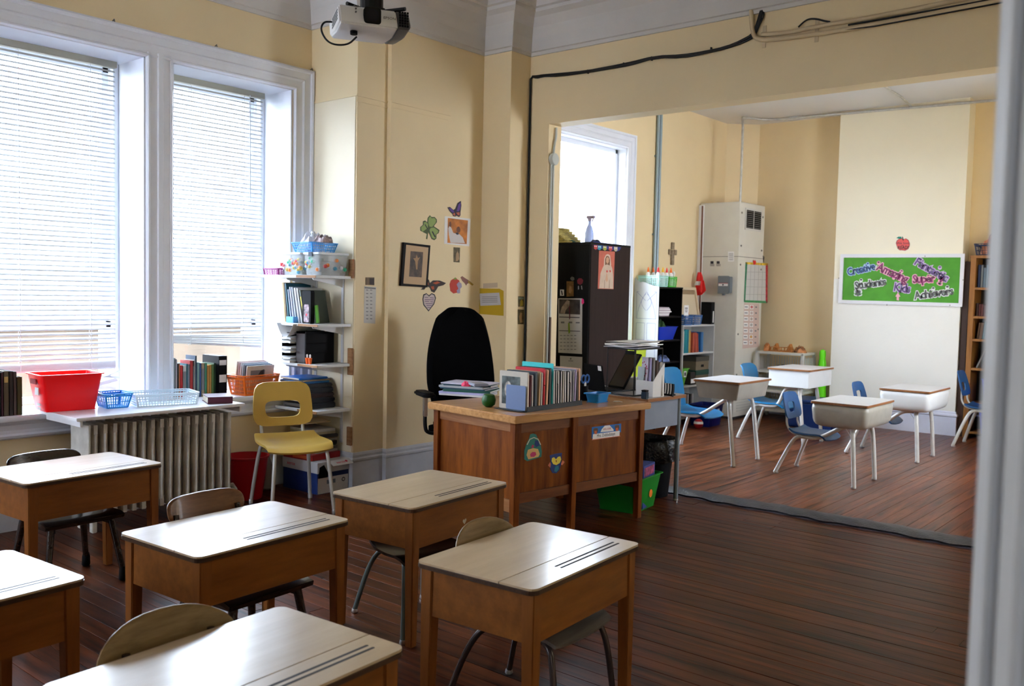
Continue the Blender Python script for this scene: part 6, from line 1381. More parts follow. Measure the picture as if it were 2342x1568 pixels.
# on top: glue baskets
z = k1z+0.0005
AQ = mat('pale_aqua_plastic', (0.45, 0.75, 0.68), 0.4); LG = mat('grass_green_plastic', (0.06, 0.48, 0.04), 0.4)
b1_ = basket('basket', 'pale aqua slotted basket of glue bottles on the black bookcase', 'basket', (-5.425, k1y0+0.13, z), 0, 0.27, 0.20, 0.125, AQ, taper=0.94, cols=10, rows=5)
b2_ = basket('basket', 'grass green slotted basket of glue bottles on the black bookcase', 'basket', (-5.415, k1y0+0.34, z), 0, 0.25, 0.17, 0.12, LG, taper=0.94, cols=10, rows=5)
n_ = 0
for (cx_, cy_, m_, nm) in [(-5.47, k1y0+0.09, 0, 'aqua'), (-5.36, k1y0+0.12, 1, 'aqua'), (-5.45, k1y0+0.165, 0, 'aqua'), (-5.34, k1y0+0.19, 2, 'aqua'), (-5.46, k1y0+0.30, 0, 'green'), (-5.37, k1y0+0.33, 1, 'green'), (-5.45, k1y0+0.385, 0, 'green'), (-5.34, k1y0+0.37, 0, 'green')]:
    n_ += 1
    t = thing('glue_bottle', 'white glue bottle with %s tip, %s from the window in the glue baskets' % (['an orange', 'a red', 'a yellow'][m_], ORD[n_-1]), 'bottle', (cx_, cy_, z+0.0045), 0, 'glue bottles in the two baskets')
    MB().lathe([(0.024, 0), (0.025, 0.005), (0.025, 0.14), (0.012, 0.16)], 14).build('bottle', WHITE, t, smooth_=True)
    MB().lathe([(0.014, 0.16), (0.013, 0.175), (0.004, 0.215), (0.002, 0.217)], 12).build('tip', bcol([(0.85, 0.16, 0.02), (0.7, 0.03, 0.05), (0.8, 0.5, 0.03)][m_]), t, smooth_=True)
t = thing('figurine', 'small white standing figurine beside the green glue basket', 'figurine', (-5.36, k1y0+0.47, z)); MB().lathe([(0.022, 0), (0.026, 0.02), (0.020, 0.09), (0.012, 0.13), (0.016, 0.145), (0.017, 0.165), (0.006, 0.185)], 14).build('body', WHITE, t, smooth_=True)

# --- white bookcase
k2y0, k2y1 = 9.385, 10.16; k2z = 1.165
k2 = thing('bookcase', 'white open bookcase with coloured books between the black bookcase and the grey cabinet', 'bookcase', (-5.42, (k2y0+k2y1)/2, 0))
WSH = mat('white_laminate_shelf', (0.52, 0.52, 0.50), 0.42, noise=0.04)
WSD = mat('grey_white_back_panel', (0.36, 0.36, 0.35), 0.5)
XT1 = -5.26
for (a, b) in ((k2y0, k2y0+0.016), (k2y1-0.016, k2y1)): kb('side', WSH, XS0, XT1, a, b, 0, k2z, par=k2)
kb('back', WSD, XS0, XS0+0.005, k2y0, k2y1, 0, k2z, par=k2)
k2s = [0.08, 0.45, 0.835, 1.165]
for zz in k2s: kb('shelf', WSH, XS0, XT1-0.002, k2y0+0.016, k2y1-0.016, zz-0.02, zz, par=k2)
# books on the upper shelf
rw = [('white', (0.5, 0.5, 0.48), 0.012, 0.26), ('teal', (0.01, 0.20, 0.24), 0.030, 0.27), ('turquoise', (0.01, 0.26, 0.30), 0.032, 0.275), ('petrol blue', (0.01, 0.17, 0.24), 0.026, 0.275), ('pale yellow', (0.55, 0.48, 0.20), 0.012, 0.265), ('mustard', (0.50, 0.28, 0.07), 0.026, 0.26), ('orange-red', (0.50, 0.10, 0.05), 0.030, 0.23), ('dark red', (0.34, 0.05, 0.035), 0.028, 0.235), ('coral', (0.50, 0.11, 0.07), 0.026, 0.235), ('brick red', (0.36, 0.05, 0.03), 0.024, 0.225), ('blue', (0.02, 0.12, 0.32), 0.028, 0.24), ('pale blue', (0.06, 0.20, 0.42), 0.024, 0.24)]
y = k2y0+0.03
for i, (nm, cl, th, h) in enumerate(rw):
    gap = 0.05 if i == 6 else (0.05 if i == 10 else 0.003); y += gap
    lean = R_(-7) if 7 <= i <= 9 else 0
    book('%s book, %s from the left on the upper shelf of the white bookcase' % (nm, ORD[i]), (XT1-0.012, y+th/2+(0.012 if lean else 0), 0.8352), 0, th*1.15, h, 0.19, cl, lean=-lean, group='books on the upper shelf of the white bookcase'); y += th*1.15+(0.004 if lean else 0)
# lower shelf: two stacked document cartons, green bin
for i, (nm, cl) in enumerate((('lower brown and green document carton', (0.16, 0.12, 0.07)), ('upper brown and green document carton', (0.17, 0.13, 0.08)))):
    t = thing('document_box', '%s in the white bookcase' % nm, 'box', (-5.42, 9.93, 0.4505+i*0.165)); MB().box(-0.14, 0.13, -0.16, 0.16, 0, 0.105).build('box', bcol(cl), t, 0.002); MB().box(-0.143, 0.134, -0.164, 0.164, 0.105, 0.163).build('lid', bcol((0.015, 0.06, 0.045)) if i == 0 else bcol((0.05, 0.045, 0.035)), t, 0.002)
    MB().box(0.1302, 0.131, -0.035, 0.035, 0.035, 0.065).build('hand_hole', BLACK, t)
t = basket('storage_bin', 'lime green tapered bin with a white tag in the white bookcase', 'bin', (-5.39, 9.52, 0.4505), 0, 0.20, 0.19, 0.20, mat('lime_green_plastic', (0.12, 0.42, 0.03), 0.4), taper=0.62, wall='solid', lip=0.003)
MB().box(0.0955, 0.0975, -0.03, 0.03, 0.10, 0.17).build('white_tag', PAPER, t)
MB().box(0.098, 0.0985, -0.018, 0.018, 0.115, 0.155).build('tag_print', INK, t)
heap('packets', 'brown and cream packets standing in the lime green bin', 'packet', (-5.39, 9.52, 0.46), 0.055, 0.055, 0.27, mat('brown_cream_mix', (0.26, 0.22, 0.12), 0.6, noise=0.8, nscale=20), 21)
t = thing('storage_bin', 'dark box with a white label beside the lime green bin', 'box', (-5.41, 9.69, 0.4505)); MB().box(-0.12, 0.13, -0.065, 0.055, 0, 0.15).build('box', c('dark_brown_card', 0.03, 0.025, 0.02), t, 0.003); MB().box(0.1302, 0.131, -0.05, 0.05, 0.02, 0.07).build('label', PAPER, t)
# bottom shelf: magazines leaning + blue bin in front on the floor
for i in range(4):
    book('%s magazine, %s from the left on the bottom shelf of the white bookcase' % (['cream', 'white', 'black', 'white and black'][i], ORD[i]), (XT1-0.03, 9.55+i*0.055, 0.0805), 0, 0.035, 0.26, 0.19, [(0.4, 0.36, 0.3), (0.5, 0.5, 0.5), (0.02, 0.02, 0.02), (0.45, 0.45, 0.46)][i], cat='magazine', group='magazines on the bottom shelf of the white bookcase', name='magazine')
t = basket('storage_bin', 'dark royal blue bin with a white tag on the floor before the white bookcase', 'bin', (-5.06, 9.62, 0), R_(4), 0.28, 0.38, 0.25, mat('deep_blue_plastic', (0.004, 0.012, 0.16), 0.35), taper=0.84, wall='solid', lip=0.004)
MB().box(0.133, 0.136, 0.02, 0.08, 0.14, 0.20).build('white_tag', PAPER, t)
t = thing('red_ball', 'red and white ball on the floor beside the dark blue bin', 'ball', (-4.98, 9.30, 0.0)); MB().lathe([(0.002, 0)]+[(0.055*math.sin(math.pi*k/12), 0.055-0.055*math.cos(math.pi*k/12)) for k in range(1, 12)]+[(0.002, 0.11)], 18).build('ball', c('ball_red', 0.45, 0.015, 0.02), t, smooth_=True); MB().lathe([(0.0555*math.sin(math.pi*k/12), 0.055-0.0555*math.cos(math.pi*k/12)) for k in range(6, 9)], 18).build('white_band', WHITE, t, smooth_=True)
# on top of the white bookcase
z = k2z+0.0005
t = basket('basket', 'blue patterned basket with a white card front on the white bookcase', 'basket', (-5.34, 9.50, z), 0, 0.18, 0.19, 0.11, mat('mid_blue_pattern_plastic', (0.03, 0.12, 0.34), 0.4), taper=0.86, cols=10, rows=4)
t = thing('sign_card', 'small white sign card standing in the blue patterned basket', 'sign', M=face_x((-5.30, 9.505, z+0.06))); MB().prism(rect(-0.05, 0, 0.06, 0.17), 0, 0.002).build('card', PAPER, t); polys('small_print', INK, t, [rect(-0.03, 0.13, 0.035, 0.14), rect(-0.025, 0.11, 0.03, 0.118), rect(-0.02, 0.09, 0.028, 0.098)], 0.002, 0.0025)
t = basket('basket', 'blue slotted basket in front of the leaning canvas on the white bookcase', 'basket', (-5.35, 9.73, z), 0, 0.19, 0.19, 0.115, mat('denim_blue_plastic', (0.04, 0.13, 0.34), 0.4), taper=0.86, cols=9, rows=4)
t = thing('pencil', 'orange pencil sticking out of the blue basket before the canvas', 'pencil', (-5.33, 9.66, z+0.06)); MB().tube([(0, 0, 0), (0, -0.05, 0.11)], 0.004, 6).build('shaft', c('orange_paint', 0.7, 0.2, 0.03), t)
Mc = Matrix.Translation((-5.42, 9.755, z)) @ Matrix.Rotation(R_(0), 4, 'Z') @ Matrix.Rotation(R_(-11), 4, 'Y') @ face_x((0, 0, 0))
cv = thing('canvas', 'back of a stretched canvas in a pale wood frame leaning on the white bookcase', 'canvas', M=Mc)
FRW = wood('pale_pine', (0.58, 0.45, 0.28), (0.66, 0.54, 0.36), 'x', 3, 0.5)
cw, chh = 0.64, 0.45
MB().box(-cw/2, cw/2, 0.0, chh, -0.004, 0.0).build('linen', c('raw_linen', 0.60, 0.49, 0.33, 0.8), cv)
for b in ((-cw/2, -cw/2+0.035, 0, chh), (cw/2-0.035, cw/2, 0, chh), (-cw/2+0.035, cw/2-0.035, 0, 0.035), (-cw/2+0.035, cw/2-0.035, chh-0.035, chh)):
    MB().box(b[0], b[1], b[2], b[3], 0.0, 0.018).build('stretcher_bar', FRW, cv, 0.001)
MB().box(-cw/2+0.036, cw/2-0.036, chh-0.085, chh-0.036, 0.0002, 0.004).build('shadow_strip', c('painted_shadow_brown', 0.30, 0.21, 0.12), cv)  # shadow of the top bar, painted as a brown strip
t = thing('binder', 'black binder with a white spine note behind the canvas on the white bookcase', 'binder', M=Matrix.Translation((-5.27, 10.13, z)) @ Matrix.Rotation(R_(0), 4, 'X')); MB().box(-0.14, 0, -0.055, 0.03, 0, 0.27).build('cover', BLACK, t, 0.002); MB().box(0.0003, 0.001, -0.015, 0.010, 0.02, 0.16).build('spine_note', PAPER, t)
t = thing('umbrella', 'folded red and black umbrella standing behind the canvas', 'umbrella', M=Matrix.Translation((-5.54, 9.44, z)) @ Matrix.Rotation(R_(-14), 4, 'X')); MB().lathe([(0.006, 0), (0.03, 0.06), (0.024, 0.16), (0.008, 0.28), (0.004, 0.40)], 10).build('canopy', c('orange_red_cloth', 0.65, 0.06, 0.01), t, smooth_=True); MB().lathe([(0.025, 0.06), (0.031, 0.065), (0.025, 0.075)], 10).build('band', BLACK, t)

# ================================================================ GREY HEATING CABINET
GC = mat('warm_grey_cabinet_enamel', (0.66, 0.635, 0.56), 0.42, noise=0.03, nscale=6, bump=0.03)
gx0, gx1, gy0, gy1, gz = -5.60, -5.05, 10.30, 11.0, 2.66
gcb = thing('heating_cabinet', 'tall putty-grey metal heating cabinet with a vent grille in the far corner', 'cabinet', (-5.3, 10.65, 0))
gb_ = lambda nm, m_, *b, bev=0.003: MB().box(*b).build(nm, m_, gcb, bev, world=True)
gb_('core', c('dark_seam', 0.03, 0.03, 0.03), gx0+0.03, gx1-0.004, gy0+0.006, gy1, 0.0, gz-0.004)
for (z0, z1) in ((0.03, 1.995), (2.0, gz)):
    gb_('front_panel', GC, gx0+0.02, gx1-0.006, gy0, gy0+0.02, z0, z1)
for (z0, z1) in ((0.52, 1.995), (2.0, gz), (0.03, 0.515)):
    gb_('side_panel', GC, gx1-0.02, gx1, gy0+0.001, gy1, z0, z1)
gb_('top_panel', GC, gx0+0.02, gx1, gy0, gy1, gz-0.004, gz+0.002)
gf = gb_('vent_frame', mat('white_vent_enamel', (0.60, 0.59, 0.56), 0.4), gx1+0.0002, gx1+0.010, gy0+0.14, gy0+0.60, gz-0.33, gz-0.06)
ws_ = MB()
for (a, b) in ((gy0+0.165, gy0+0.36), (gy0+0.38, gy0+0.575)):
    MB().box(gx1+0.0101, gx1+0.0112, a, b, gz-0.305, gz-0.085).build('vent_opening', BLACK, gcb, world=True)
    for k in range(9):
        zz = gz-0.295+k*0.024; ws_.box(gx1+0.0113, gx1+0.0135, a, b, zz, zz+0.004)
o = ws_.build('vent_louvre', c('grey_louvre', 0.30, 0.29, 0.27), gcb, world=True); o['kind'] = 'stuff'
for k in range(11):
    zz = 0.09+k*0.034; MB().box(gx1+0.0002, gx1+0.006, gy0+0.09, gy1-0.05, zz, zz+0.014).build('lower_louvre', mat('light_louvre', (0.55, 0.53, 0.48), 0.4), gcb, 0.002, world=True)
for (yy, zz) in ((gy0+0.06, 2.13), (gy0+0.06, 1.90), (gy0+0.64, 2.10), (gy0+0.64, 1.86), (gy0+0.64, 2.52), (gy0+0.05, 2.53), (gy0+0.06, 1.05), (gy0+0.62, 1.10), (gy0+0.06, 0.55)):
    MB().tube([(gx1, yy, zz), (gx1+0.008, yy, zz)], 0.012, 10).build('bolt', SCREW, gcb, world=True)
F = face_y((-5.25, gy0-0.0004, 1.75))
def gpoly(*pts): return pix_poly(F, pts, None)
t = thing('instruction_label', 'small white printed instruction label on the grey cabinet front', 'label', M=F); polys('sheet', PAPER, t, [gpoly((1665, 575), (1679, 575), (1679, 598), (1665, 598))], 0, 0.001); polys('small_print', c('grey_ink', 0.16, 0.16, 0.17), t, [gpoly((1667, y_), (1677, y_), (1677, y_+1), (1667, y_+1)) for y_ in (579, 582, 585, 589, 593)], 0.001, 0.0014)
for px in (1624, 1638):
    mm_ = polys('stamped_slots', INK, gcb, [gpoly((px+1, 597), (px+8, 597), (px+8, 603), (px+1, 603)), gpoly((px, 604), (px+10, 604), (px+10, 605.2), (px, 605.2)), gpoly((px, 606.8), (px+10, 606.8), (px+10, 608), (px, 608))], 0, 0.0008)
    mm_.matrix_local = wm(gcb).inverted() @ F
# grey switch box
sb_ = thing('switch_box', 'grey electrical disconnect box mounted on the grey cabinet front', 'switch', M=face_y(tuple(ony(1662, 668, gy0-0.0004))))
SBG = mat('electrical_grey_enamel', (0.16, 0.18, 0.20), 0.4)
MB().box(-0.075, 0.075, -0.01, 0.19, 0, 0.075).build('housing', SBG, sb_, 0.006); MB().box(-0.082, 0.068, -0.018, 0.198, 0.0755, 0.085).build('cover', SBG, sb_, 0.004)
MB().box(-0.07, 0.055, 0.075, 0.105, 0.0852, 0.0862).build('label_strip', PAPER, sb_); MB().prism(ell(-0.008, 0.09, 0.010, 0.010, 12), 0.0863, 0.092).build('knob', INK, sb_); MB().box(-0.07, 0.055, 0.105, 0.112, 0.0852, 0.0864).build('red_stripe', c('dark_red_ink', 0.3, 0.02, 0.03), sb_)
MB().tube([(-0.02, -0.012, 0.04), (-0.02, -0.04, 0.04)], 0.02, 10).build('conduit_hub', SBG, sb_)
# monthly pocket chart + word strip on the cabinet side
GX = gx1+0.0004
t, F = wallsheet('wall_chart', 'blank grid calendar chart with a bright paper border on the grey cabinet side', 'chart', [(1707, 600), (1755, 603), (1753, 692), (1702, 690)], 'x', GX+0.001, OFFW)
bd = [((1705, 599), (1756, 602), (1756, 607), (1706, 604)), ((1703, 686), (1754, 688), (1754, 693), (1702, 691)), ((1705, 600), (1709, 600), (1704, 690), (1701, 690)), ((1751, 603), (1756, 603), (1755, 692), (1751, 692))]
for i, (b, cl) in enumerate(zip(bd, ((0.65, 0.42, 0.02), (0.05, 0.28, 0.10), (0.03, 0.20, 0.10), (0.45, 0.03, 0.04)))):
    polys('border_strip', mat('chart_border_%d' % i, cl, 0.5, noise=0.5, nscale=30), t, [pp(F, *b)], 0.0012, 0.0022)
zg = []
for k in range(1, 5): zg.append(pp(F, (1706-k*0.8, 604+17*k), (1752, 605+17*k), (1752, 605.8+17*k), (1706-k*0.8, 604.8+17*k)))
for k in range(1, 5): zg.append(pp(F, (1708+9*k, 606), (1708.6+9*k, 606), (1705.6+9*k, 688), (1705+9*k, 688)))
polys('grid_lines', c('pale_grid_ink', 0.33, 0.32, 0.31), t, zg, 0.0012, 0.0016)
t2, F2_ = wallsheet('bow', 'small red paper bow clipped above the chart', 'bow', [(1722, 598), (1722, 594), (1725, 597), (1727, 594), (1729, 599), (1728, 605), (1723, 605)], 'x', GX+0.004, c('bow_red', 0.6, 0.02, 0.02))
t, F = wallsheet('number_chart', 'long pink and white word and picture strip below the blank chart', 'chart', [(1702, 692), (1736, 694), (1735, 793), (1698, 797)], 'x', GX+0.0001, mat('pale_pink_paper', (0.62, 0.47, 0.42), 0.7))
for k in range(7):
    yy = 697+13.6*k
    polys('cell', PAPER, t, [pp(F, (1702-k*0.4, yy), (1712-k*0.4, yy+0.3), (1712-k*0.4, yy+9), (1702-k*0.4, yy+9)), pp(F, (1715-k*0.3, yy+0.3), (1723-k*0.3, yy+0.5), (1723-k*0.3, yy+9.5), (1715-k*0.3, yy+9.5))], 0.0013, 0.0016)
    polys('word_print', c('grey_ink', 0.16, 0.16, 0.17), t, [pp(F, (1703-k*0.4, yy+3.5), (1710-k*0.4, yy+3.7), (1710-k*0.4, yy+5.8), (1703-k*0.4, yy+5.6)), pp(F, (1727-k*0.3, yy+3.5), (1731-k*0.3, yy+3.6), (1731-k*0.3, yy+6.5), (1727-k*0.3, yy+6.4))], 0.0016, 0.0019)
    polys('picture_print', bcol([(0.55, 0.12, 0.12), (0.5, 0.4, 0.38), (0.45, 0.35, 0.3), (0.4, 0.38, 0.36), (0.4, 0.35, 0.35), (0.6, 0.30, 0.05), (0.55, 0.32, 0.2)][k]), t, [pp(F, *[(1719-k*0.3+3*math.cos(a), yy+4.8+3.4*math.sin(a)) for a in [q*0.785 for q in range(8)]])], 0.0016, 0.0019)
t = thing('clip', 'black bulldog clip stuck high on the grey cabinet side', 'clip', M=face_x(tuple(onx(1746, 592, GX)))); polys('jaws', INK, t, [[(-0.02, 0.04), (-0.014, 0.04), (0.0, -0.03), (0.008, 0.035), (0.013, 0.035), (0.003, -0.045), (-0.003, -0.045)]], 0, 0.006)
# tall white board and rolled flag beside the cabinet
t = thing('white_board', 'narrow white board standing against the wall left of the grey cabinet', 'board', (-5.56, 10.265, 0)); MB().box(-0.035, 0.03, -0.012, 0.012, 0.0, 2.64, Matrix.Rotation(R_(-0.6), 4, 'X')).build('board', WHITE, t, 0.002)
fg = thing('flag', 'red and white flag rolled round a brown wooden pole beside the grey cabinet', 'flag', (-5.50, 10.195, 0))
MB().tube([(0.005, 0.02, 0.0), (-0.012, 0.02, 2.62)], 0.011, 8).build('pole', wood('brown_pole', (0.14, 0.055, 0.03), (0.22, 0.09, 0.05), 'z', 3, 0.5), fg, smooth_=True)
FRD = c('flag_red', 0.60, 0.012, 0.010, 0.6)
def fl_ring(zz, r, dx, ph_):
    zz = 1.80-(1.86-zz)*0.62; r *= 0.72
    return [Vector((0.0+dx+(r+0.018*math.sin(3*a+ph_))*math.cos(a), -0.03+(r*0.55+0.01*math.sin(3*a+ph_))*math.sin(a), zz)) for a in [2*math.pi*j/16 for j in range(16)]]
MB().rings([fl_ring(1.86, 0.015, 0.0, 0), fl_ring(1.76, 0.045, 0.0, .5), fl_ring(1.68, 0.06, 0.0, 1)]).build('cloth', FRD, fg, smooth_=True)
MB().rings([fl_ring(1.68, 0.062, 0.0, 1), fl_ring(1.60, 0.066, -0.01, 1.5)]).build('white_cloth', c('flag_white', 0.7, 0.68, 0.66, 0.6), fg, smooth_=True)
MB().rings([fl_ring(1.60, 0.068, 0.01, 1.5), fl_ring(1.50, 0.095, 0.02, 2.2), fl_ring(1.42, 0.07, 0.0, 3), fl_ring(1.40, 0.02, 0.0, 3)]).build('cloth', FRD, fg, smooth_=True)
MB().rings([[v+Vector((0.055, -0.02, 0)) for v in fl_ring(zz, r, 0, 1)] for zz, r in ((1.70, 0.01), (1.62, 0.03), (1.53, 0.05), (1.46, 0.03))]).build('cloth', FRD, fg, smooth_=True)

# ================================================================ RACK, TOYS, BLUE TOTE
RKM = mat('grey_white_plastic_rack', (0.60, 0.59, 0.55), 0.45)
rx0, rx1, ry0, ry1 = -4.98, -4.36, 10.72, 11.10
rack = thing('plastic_rack', 'grey-white stacking plastic rack with slotted ends in the far recess', 'rack', ((rx0+rx1)/2, 10.9, 0))
for (px_, py_) in ((rx0, ry0), (rx1-0.03, ry0), (rx0, ry1-0.03), (rx1-0.03, ry1-0.03)):
    MB().box(px_, px_+0.035, py_, py_+0.035, 0, 0.84).build('post', RKM, rack, 0.004, world=True)
for zz in (0.12, 0.36, 0.60, 0.835): MB().box(rx0, rx1, ry0, ry1, zz-0.028, zz).build('shelf', RKM, rack, 0.004, world=True)
for zz in (0.12, 0.36, 0.60):
    m1 = MB(); m2 = MB()
    for k in range(9):
        yy = ry0+0.05+k*0.034; m1.box(rx0+0.004, rx0+0.008, yy, yy+0.012, zz, zz+0.17); m1.box(rx1-0.012, rx1-0.008, yy, yy+0.012, zz, zz+0.17)
    for k in range(16):
        xx = rx0+0.05+k*0.034; m2.box(xx, xx+0.014, ry1-0.012, ry1-0.008, zz, zz+0.17)
    for mm_ in (m1, m2):
        o = mm_.build('slotted_end' if mm_ is m1 else 'slotted_back', RKM, rack, world=True); o['kind'] = 'stuff'
WTOY = wood('orange_toy_wood', (0.38, 0.13, 0.03), (0.55, 0.22, 0.06), 'x', 6, 0.5)
t = thing('wooden_toy', 'orange-brown wooden model building on top of the plastic rack', 'toy', (-4.70, 10.92, 0.8355))
MB().box(-0.15, 0.14, -0.08, 0.08, 0, 0.012).build('deck', WTOY, t)
for k in range(7):
    xx = -0.14+k*0.045; MB().box(xx, xx+0.010, -0.075, -0.065, 0.012, 0.075 if k in (1, 5) else 0.055).build('post', WTOY, t)
MB().tube([(-0.14, -0.07, 0.055), (0.14, -0.07, 0.055)], 0.005, 6).build('rail', WTOY, t)
MB().prism([(-0.12, 0.02), (-0.08, 0.10), (-0.05, 0.02)], -0.02, 0.06, face_y((0, 0, 0))).build('gable', WTOY, t); MB().prism([(0.06, 0.02), (0.10, 0.10), (0.13, 0.02)], -0.02, 0.06, face_y((0, 0, 0))).build('gable', WTOY, t)
heap('toys', 'small wooden blocks heaped at the right end of the rack top', 'toy', (-4.47, 10.88, 0.8355), 0.075, 0.06, 0.07, mat('mixed_wood_blocks', (0.35, 0.14, 0.05), 0.5, noise=0.8, nscale=24), 31)
heap('toys', 'small orange wooden basket pieces at the left end of the rack top', 'toy', (-4.90, 10.88, 0.8355), 0.045, 0.05, 0.085, WTOY, 32)
heap('toys', 'dark toy pieces on the second level of the rack', 'toy', (-4.66, 10.90, 0.6005), 0.16, 0.08, 0.06, mat('dark_toys', (0.07, 0.05, 0.03), 0.5, noise=0.9, nscale=20), 33)
t = thing('green_bottle', 'tall bright lime green plastic bottle shape standing beside the rack', 'toy', (-4.24, 11.02, 0)); MB().lathe([(0.055, 0), (0.06, 0.05), (0.055, 0.55), (0.045, 0.72), (0.035, 0.78), (0.04, 0.82), (0.035, 0.87), (0.01, 0.885)], 18).build('body', mat('neon_green_plastic', (0.14, 0.75, 0.008), 0.4), t, smooth_=True)
DBL = mat('navy_plastic_tote', (0.006, 0.022, 0.10), 0.4)
bt = thing('tote', 'long navy blue lidded tote on the floor of the far recess', 'tote', (-4.08, 10.45, 0))
MB().frus((0, 0, 0), 0.54, 0.36, (0, 0, 0.30), 0.62, 0.44).build('body', DBL, bt, 0.015, smooth_=True); MB().box(-0.33, 0.33, -0.24, 0.24, 0.30, 0.335).build('lid', DBL, bt, 0.01)

# ================================================================ NOTICE BOARD
YN = YP-0.0015
F = face_y((-3.37, YN, 1.45))
nb = thing('notice_board', 'green notice board in a white frame with cut-out words on the chimney breast', 'board', M=F)
GRB = mat('green_crepe_paper', (0.075, 0.31, 0.022), 0.6, noise=0.16, nscale=5, bump=0.3)
oc_ = pp(F, (1924, 581), (2208, 580), (2201.5, 701.5), (1918.5, 693)); 
inn = pp(F, (1931, 589), (2198.5, 588.5), (2193.5, 693), (1927, 685.5))
polys('backing', GRB, nb, [inn], 0.0, 0.008)
for i in range(4):
    polys('frame_bar', mat('white_frame_paint', (0.74, 0.73, 0.76), 0.4), nb, [[oc_[i], oc_[(i+1) % 4], inn[(i+1) % 4], inn[i]]], 0.0, 0.024)
for (px, py) in ((2117, 586), (1920, 636), (2204, 640), (2030, 697), (2174, 698)): 
    q = pp(F, (px, py))[0]; polys('screw', SCREW, nb, [ell(q[0], q[1], 0.006, 0.008, 8)], 0.024, 0.0255)
OUT = {'b': c('pale_blue_cutout', 0.42, 0.58, 0.80), 'p': c('pale_pink_cutout', 0.80, 0.40, 0.50), 'l': c('lilac_cutout', 0.58, 0.44, 0.66), 'w': c('white_cutout', 0.72, 0.74, 0.74)}
LET = {'b': mat('navy_speckle_print', (0.03, 0.07, 0.20), 0.5, noise=0.9, nscale=40), 'p': mat('magenta_speckle_print', (0.22, 0.03, 0.12), 0.5, noise=0.9, nscale=40), 'l': mat('purple_speckle_print', (0.12, 0.07, 0.20), 0.5, noise=0.9, nscale=40), 'w': mat('grey_speckle_print', (0.10, 0.10, 0.10), 0.5, noise=0.9, nscale=40)}
def word(txt, px, py, deg, sz, k, wpx):
    q = pp(F, (px, py))[0]; zc = 0.0085
    mb = text_mb(txt, sz, 0.0, 0.0); xs = [v.x for v in mb.v]; wreal = max(xs)-min(xs); p1 = pp(F, (px-wpx/2, py), (px+wpx/2, py)); want = abs(p1[1][0]-p1[0][0])/math.cos(R_(deg)); sx = want/wreal
    put_text(txt, sz, OUT[k], nb, q, zc+0.0005, 0.0005, 0.0135, deg, 'word_backing', sx=sx)
    put_text(txt, sz, LET[k], nb, q, zc+0.002, 0.0006, 0.0035, deg, 'word', sx=sx)
word('Creative', 1970, 616, 13, 0.125, 'b', 62)
word('Amazing', 2042, 624, -24, 0.135, 'p', 70)
word('Students', 1991, 649, 9, 0.125, 'w', 70)
word('Kids', 2064, 659, -7, 0.135, 'l', 36)
word('Super', 2113, 638, 3, 0.125, 'p', 50)
word('Fantastic', 2131, 617, -30, 0.125, 'l', 74)
word('Achievers', 2136, 671, 9, 0.125, 'w', 88)
word('!', 2152, 643, -20, 0.12, 'p', 5)
word('!!', 1963, 670, 0, 0.075, 'w', 10)
q = pp(F, (2054, 678))[0]; polys('arrow_cut_out', OUT['p'], nb, [[(q[0]-0.028, q[1]+0.0), (q[0], q[1]+0.05), (q[0]+0.028, q[1]), (q[0]+0.012, q[1]-0.002), (q[0]+0.014, q[1]-0.045), (q[0]-0.012, q[1]-0.04), (q[0]-0.012, q[1]-0.002)]], 0.0085, 0.0095)
polys('curled_corner', OUT['w'], nb, [pp(F, (2001, 615), (2005, 606), (2008, 607), (2004, 616))], 0.012, 0.013)
# little faces riding on the words
for (px, py, k) in ((1985, 604, 'b'), (2010, 601, 'p'), (2062, 621, 'p'), (1970, 641, 'w'), (2060, 650, 'l'), (2110, 598, 'l'), (2150, 612, 'l'), (2124, 632, 'p'), (2135, 660, 'w'), (2167, 657, 'w'), (1992, 644, 'w'), (2045, 635, 'p')):
    q = pp(F, (px, py))[0]; polys('face_cut_out', OUT[k], nb, [ell(q[0], q[1], 0.022, 0.025, 10)], 0.0081, 0.0088); polys('face_print', LET[k], nb, [ell(q[0], q[1]+0.008, 0.015, 0.011, 8)], 0.0089, 0.0092)
# apple above the board
F = face_y(tuple(ony(2065, 570, YN)))
t = thing('apple_cut_out', 'red paper apple cut-out with writing above the notice board', 'decoration', M=F)
ap1 = pp(F, (2049, 556), (2051, 550), (2056, 546), (2062, 545), (2066, 547), (2072, 545), (2078, 549), (2081, 557), (2080, 564), (2076, 570), (2070, 573), (2063, 572), (2058, 572), (2053, 568))
polys('edge', c('dark_pink_edge', 0.28, 0.02, 0.05), t, [ap1], 0, 0.0012)
cx_ = sum(p[0] for p in ap1)/len(ap1); cy_ = sum(p[1] for p in ap1)/len(ap1)
polys('apple', mat('apple_red_print', (0.72, 0.10, 0.09), 0.5, noise=0.12, nscale=12), t, [[(cx_+(p[0]-cx_)*0.93, cy_+(p[1]-cy_)*0.93) for p in ap1]], 0.0012, 0.0018)
polys('leaf', c('leaf_teal', 0.01, 0.22, 0.16), t, [pp(F, (2050, 544), (2055, 541), (2061, 541), (2063, 545), (2057, 546))], 0.0012, 0.002); polys('stem', INK, t, [pp(F, (2063, 541), (2065, 541), (2067, 549), (2065, 550))], 0.0018, 0.0024)
q = pp(F, (2065, 556))[0]; put_text('We love', 0.042, INK, t, q, 0.002, 0.0003, sx=1.0)
q = pp(F, (2065, 561))[0]; put_text('to', 0.026, INK, t, q, 0.002, 0.0003)
q = pp(F, (2066, 566))[0]; put_text('READ!', 0.052, INK, t, q, 0.002, 0.0003, 0.001, sx=0.85)

